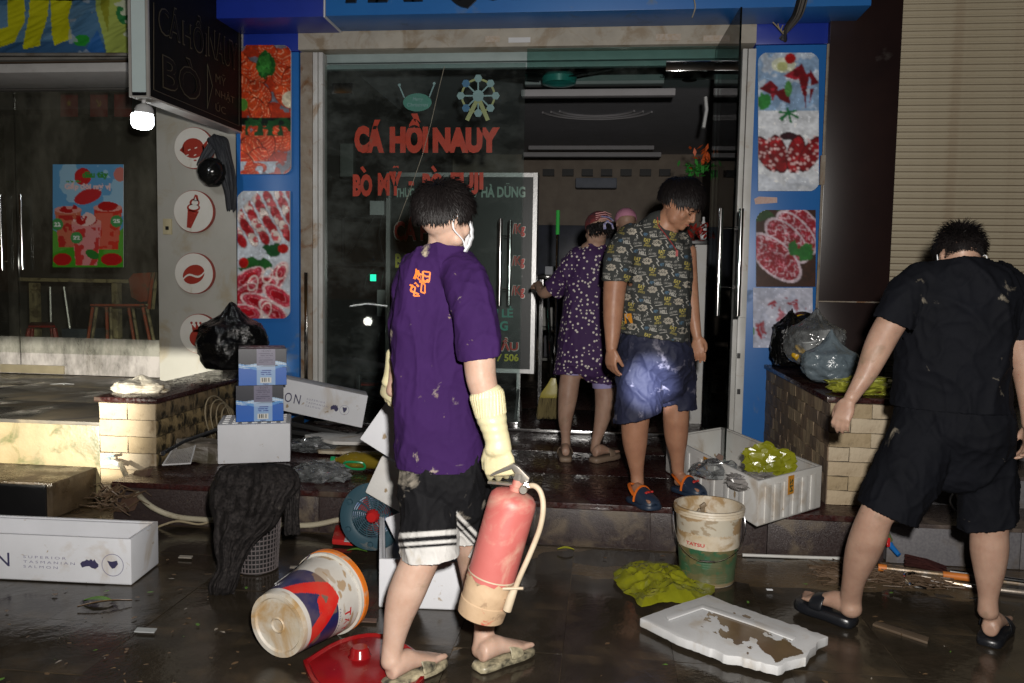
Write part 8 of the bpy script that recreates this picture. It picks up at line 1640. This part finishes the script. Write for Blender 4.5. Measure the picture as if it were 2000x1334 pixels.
limb(B, [(1815, 850, 3.22, 44), (1778, 900, 3.2, 45), (1738, 970, 3.17, 40), (1712, 1005, 3.16, 32), (1697, 1045, 3.18, 34), (1682, 1085, 3.22, 31), (1668, 1130, 3.26, 22), (1662, 1168, 3.3, 20), (1662, 1190, 3.3, 21)])
limb(B, [(1903, 850, 3.24, 44), (1920, 920, 3.23, 46), (1928, 990, 3.22, 39), (1932, 1035, 3.22, 34), (1932, 1075, 3.22, 34), (1932, 1120, 3.22, 27), (1930, 1165, 3.22, 18), (1930, 1195, 3.22, 19)])
f1 = G(1664, 1213, .05); f1.y = 3.32; f1 = V((P(1664, 1200, 3.30).x, 3.30, .045)); g1 = V((P(1566, 1180, 3.42).x, 3.44, .055)); foot(B, f1, g1, 1.0); f2 = V((P(1928, 1225, 3.22).x, 3.20, .035)); g2 = f2+V((.13, .19, 0)); foot(B, f2, g2, 1.0)
skin_mesh('body', B, SK[2], p5_)
BT = mat('black_cotton', (.0040, .0045, .007), (.003, .0034, .005), scale=4, rough=.8, bump=.25, bscale=200, bdist=.001, stain=(.24, .21, .16), sthr=.675, sscale=7, sw=.08, spec=.10)
S = MB(); limb(S, [(1872, 520, 3.19, 46, .8), (1871, 531, 3.18, 74, .66), (1870, 552, 3.17, 99, .56), (1866, 590, 3.17, 106, .56), (1862, 660, 3.18, 99, .6), (1858, 740, 3.2, 98, .62), (1858, 800, 3.21, 103, .66), (1858, 815, 3.21, 104, .66)], pw=2.4, caps=(True, False))
limb(S, [(1812, 541, 3.17, 34, .9), (1777, 570, 3.17, 37, .9), (1753, 610, 3.17, 36, .9), (1741, 634, 3.17, 36, .9)], caps=(True, False)); limb(S, [(1932, 543, 3.17, 35, .9), (1968, 580, 3.17, 42, .9), (1984, 630, 3.17, 38, .9), (1990, 664, 3.17, 36, .9)], caps=(True, False))
cloth('t_shirt', S, BT, p5_, voxel=.0065, it=8, amp=.012, sc=5.5, seed=31, stretch=(1, 1, .6), planes=[(P(1858, 797, 3.21), V((0, 0, -1)), .4), (P(1741, 634, 3.17), V((-.35, 0, -1)), .074, 1), (P(1990, 664, 3.17), V((.2, 0, -1)), .082, 1), (P(1872, 516, 3.19), V((0, .3, 1)), .12)])
S = MB(); limb(S, [(1858, 776, 3.21, 92, .6), (1858, 830, 3.22, 104, .7), (1856, 900, 3.22, 88, .55)], pw=2.4); limb(S, [(1822, 800, 3.22, 52, .95), (1805, 850, 3.22, 60, 1.0), (1778, 910, 3.2, 58, 1), (1748, 970, 3.18, 55, 1), (1722, 1030, 3.16, 54, 1)], caps=(True, False), pw=2.2); limb(S, [(1896, 800, 3.22, 52, .95), (1908, 850, 3.23, 58, 1.0), (1922, 920, 3.23, 52, 1), (1928, 980, 3.22, 48, 1), (1929, 1060, 3.22, 47, 1)], caps=(True, False), pw=2.2)
cloth('shorts', S, BT, p5_, voxel=.0065, it=20, amp=.011, sc=6, seed=33, stretch=(1.2, 1.2, .5), planes=[(P(1732, 1003, 3.17), V((-.38, 0, -1)), .2), (P(1928, 1024, 3.22), V((.25, 0, -1)), .18)])
hmask5 = lambda d: (min(d.z+.02-(.55 if d.y > .5 else 0), 1) if not (abs(d.x) > .78 and d.z < .08 and d.y > -.25) else -1)
hairdo(p5_, Mk, hmask5, HAIR, n=2600, ln=(.018, .036), lay=(.3, .3, .2), shell=1.055, seed=16, lift=.34, mess=.3, w=.0022, crown=(0, -.5, .85))
FADE = mat('shaved_hair_fade', (.10, .06, .045), (.03, .022, .02), scale=60, rough=.7)
hairdo(p5_, Mk, lambda d: (.25 if (d.z < .06 and d.z > -.40 and d.y < .05 and abs(d.x) < .9) else -1), HAIR, n=2600, ln=(.004, .009), lay=(0, 0, -.6), shell=1.0, seed=17, lift=.5, w=.0007, name='short_hair')
m = MB(); m.tube([Mk @ V(p) for p in crv([(.078, .03, .02), (.090, -.014, .016), (.094, -.026, -.006), (.088, -.010, -.034), (.078, .03, -.05)])], .002, 6); m.tube([Mk @ V(p) for p in crv([(-.078, .03, .02), (-.090, -.014, .016), (-.094, -.026, -.006), (-.088, -.010, -.034), (-.078, .03, -.05)])], .002, 6); m.build('mask_loop', MSK, p5_, smooth=True)
BS = mat('black_slide_rubber', (.010, .011, .014), rough=.32, bump=.15, bscale=80); slide(p5_, f1+V((0, 0, -.002)), g1, BS, 1.12, .038); slide(p5_, f2+V((0, 0, -.002)), g2, BS, 1.12, .030)
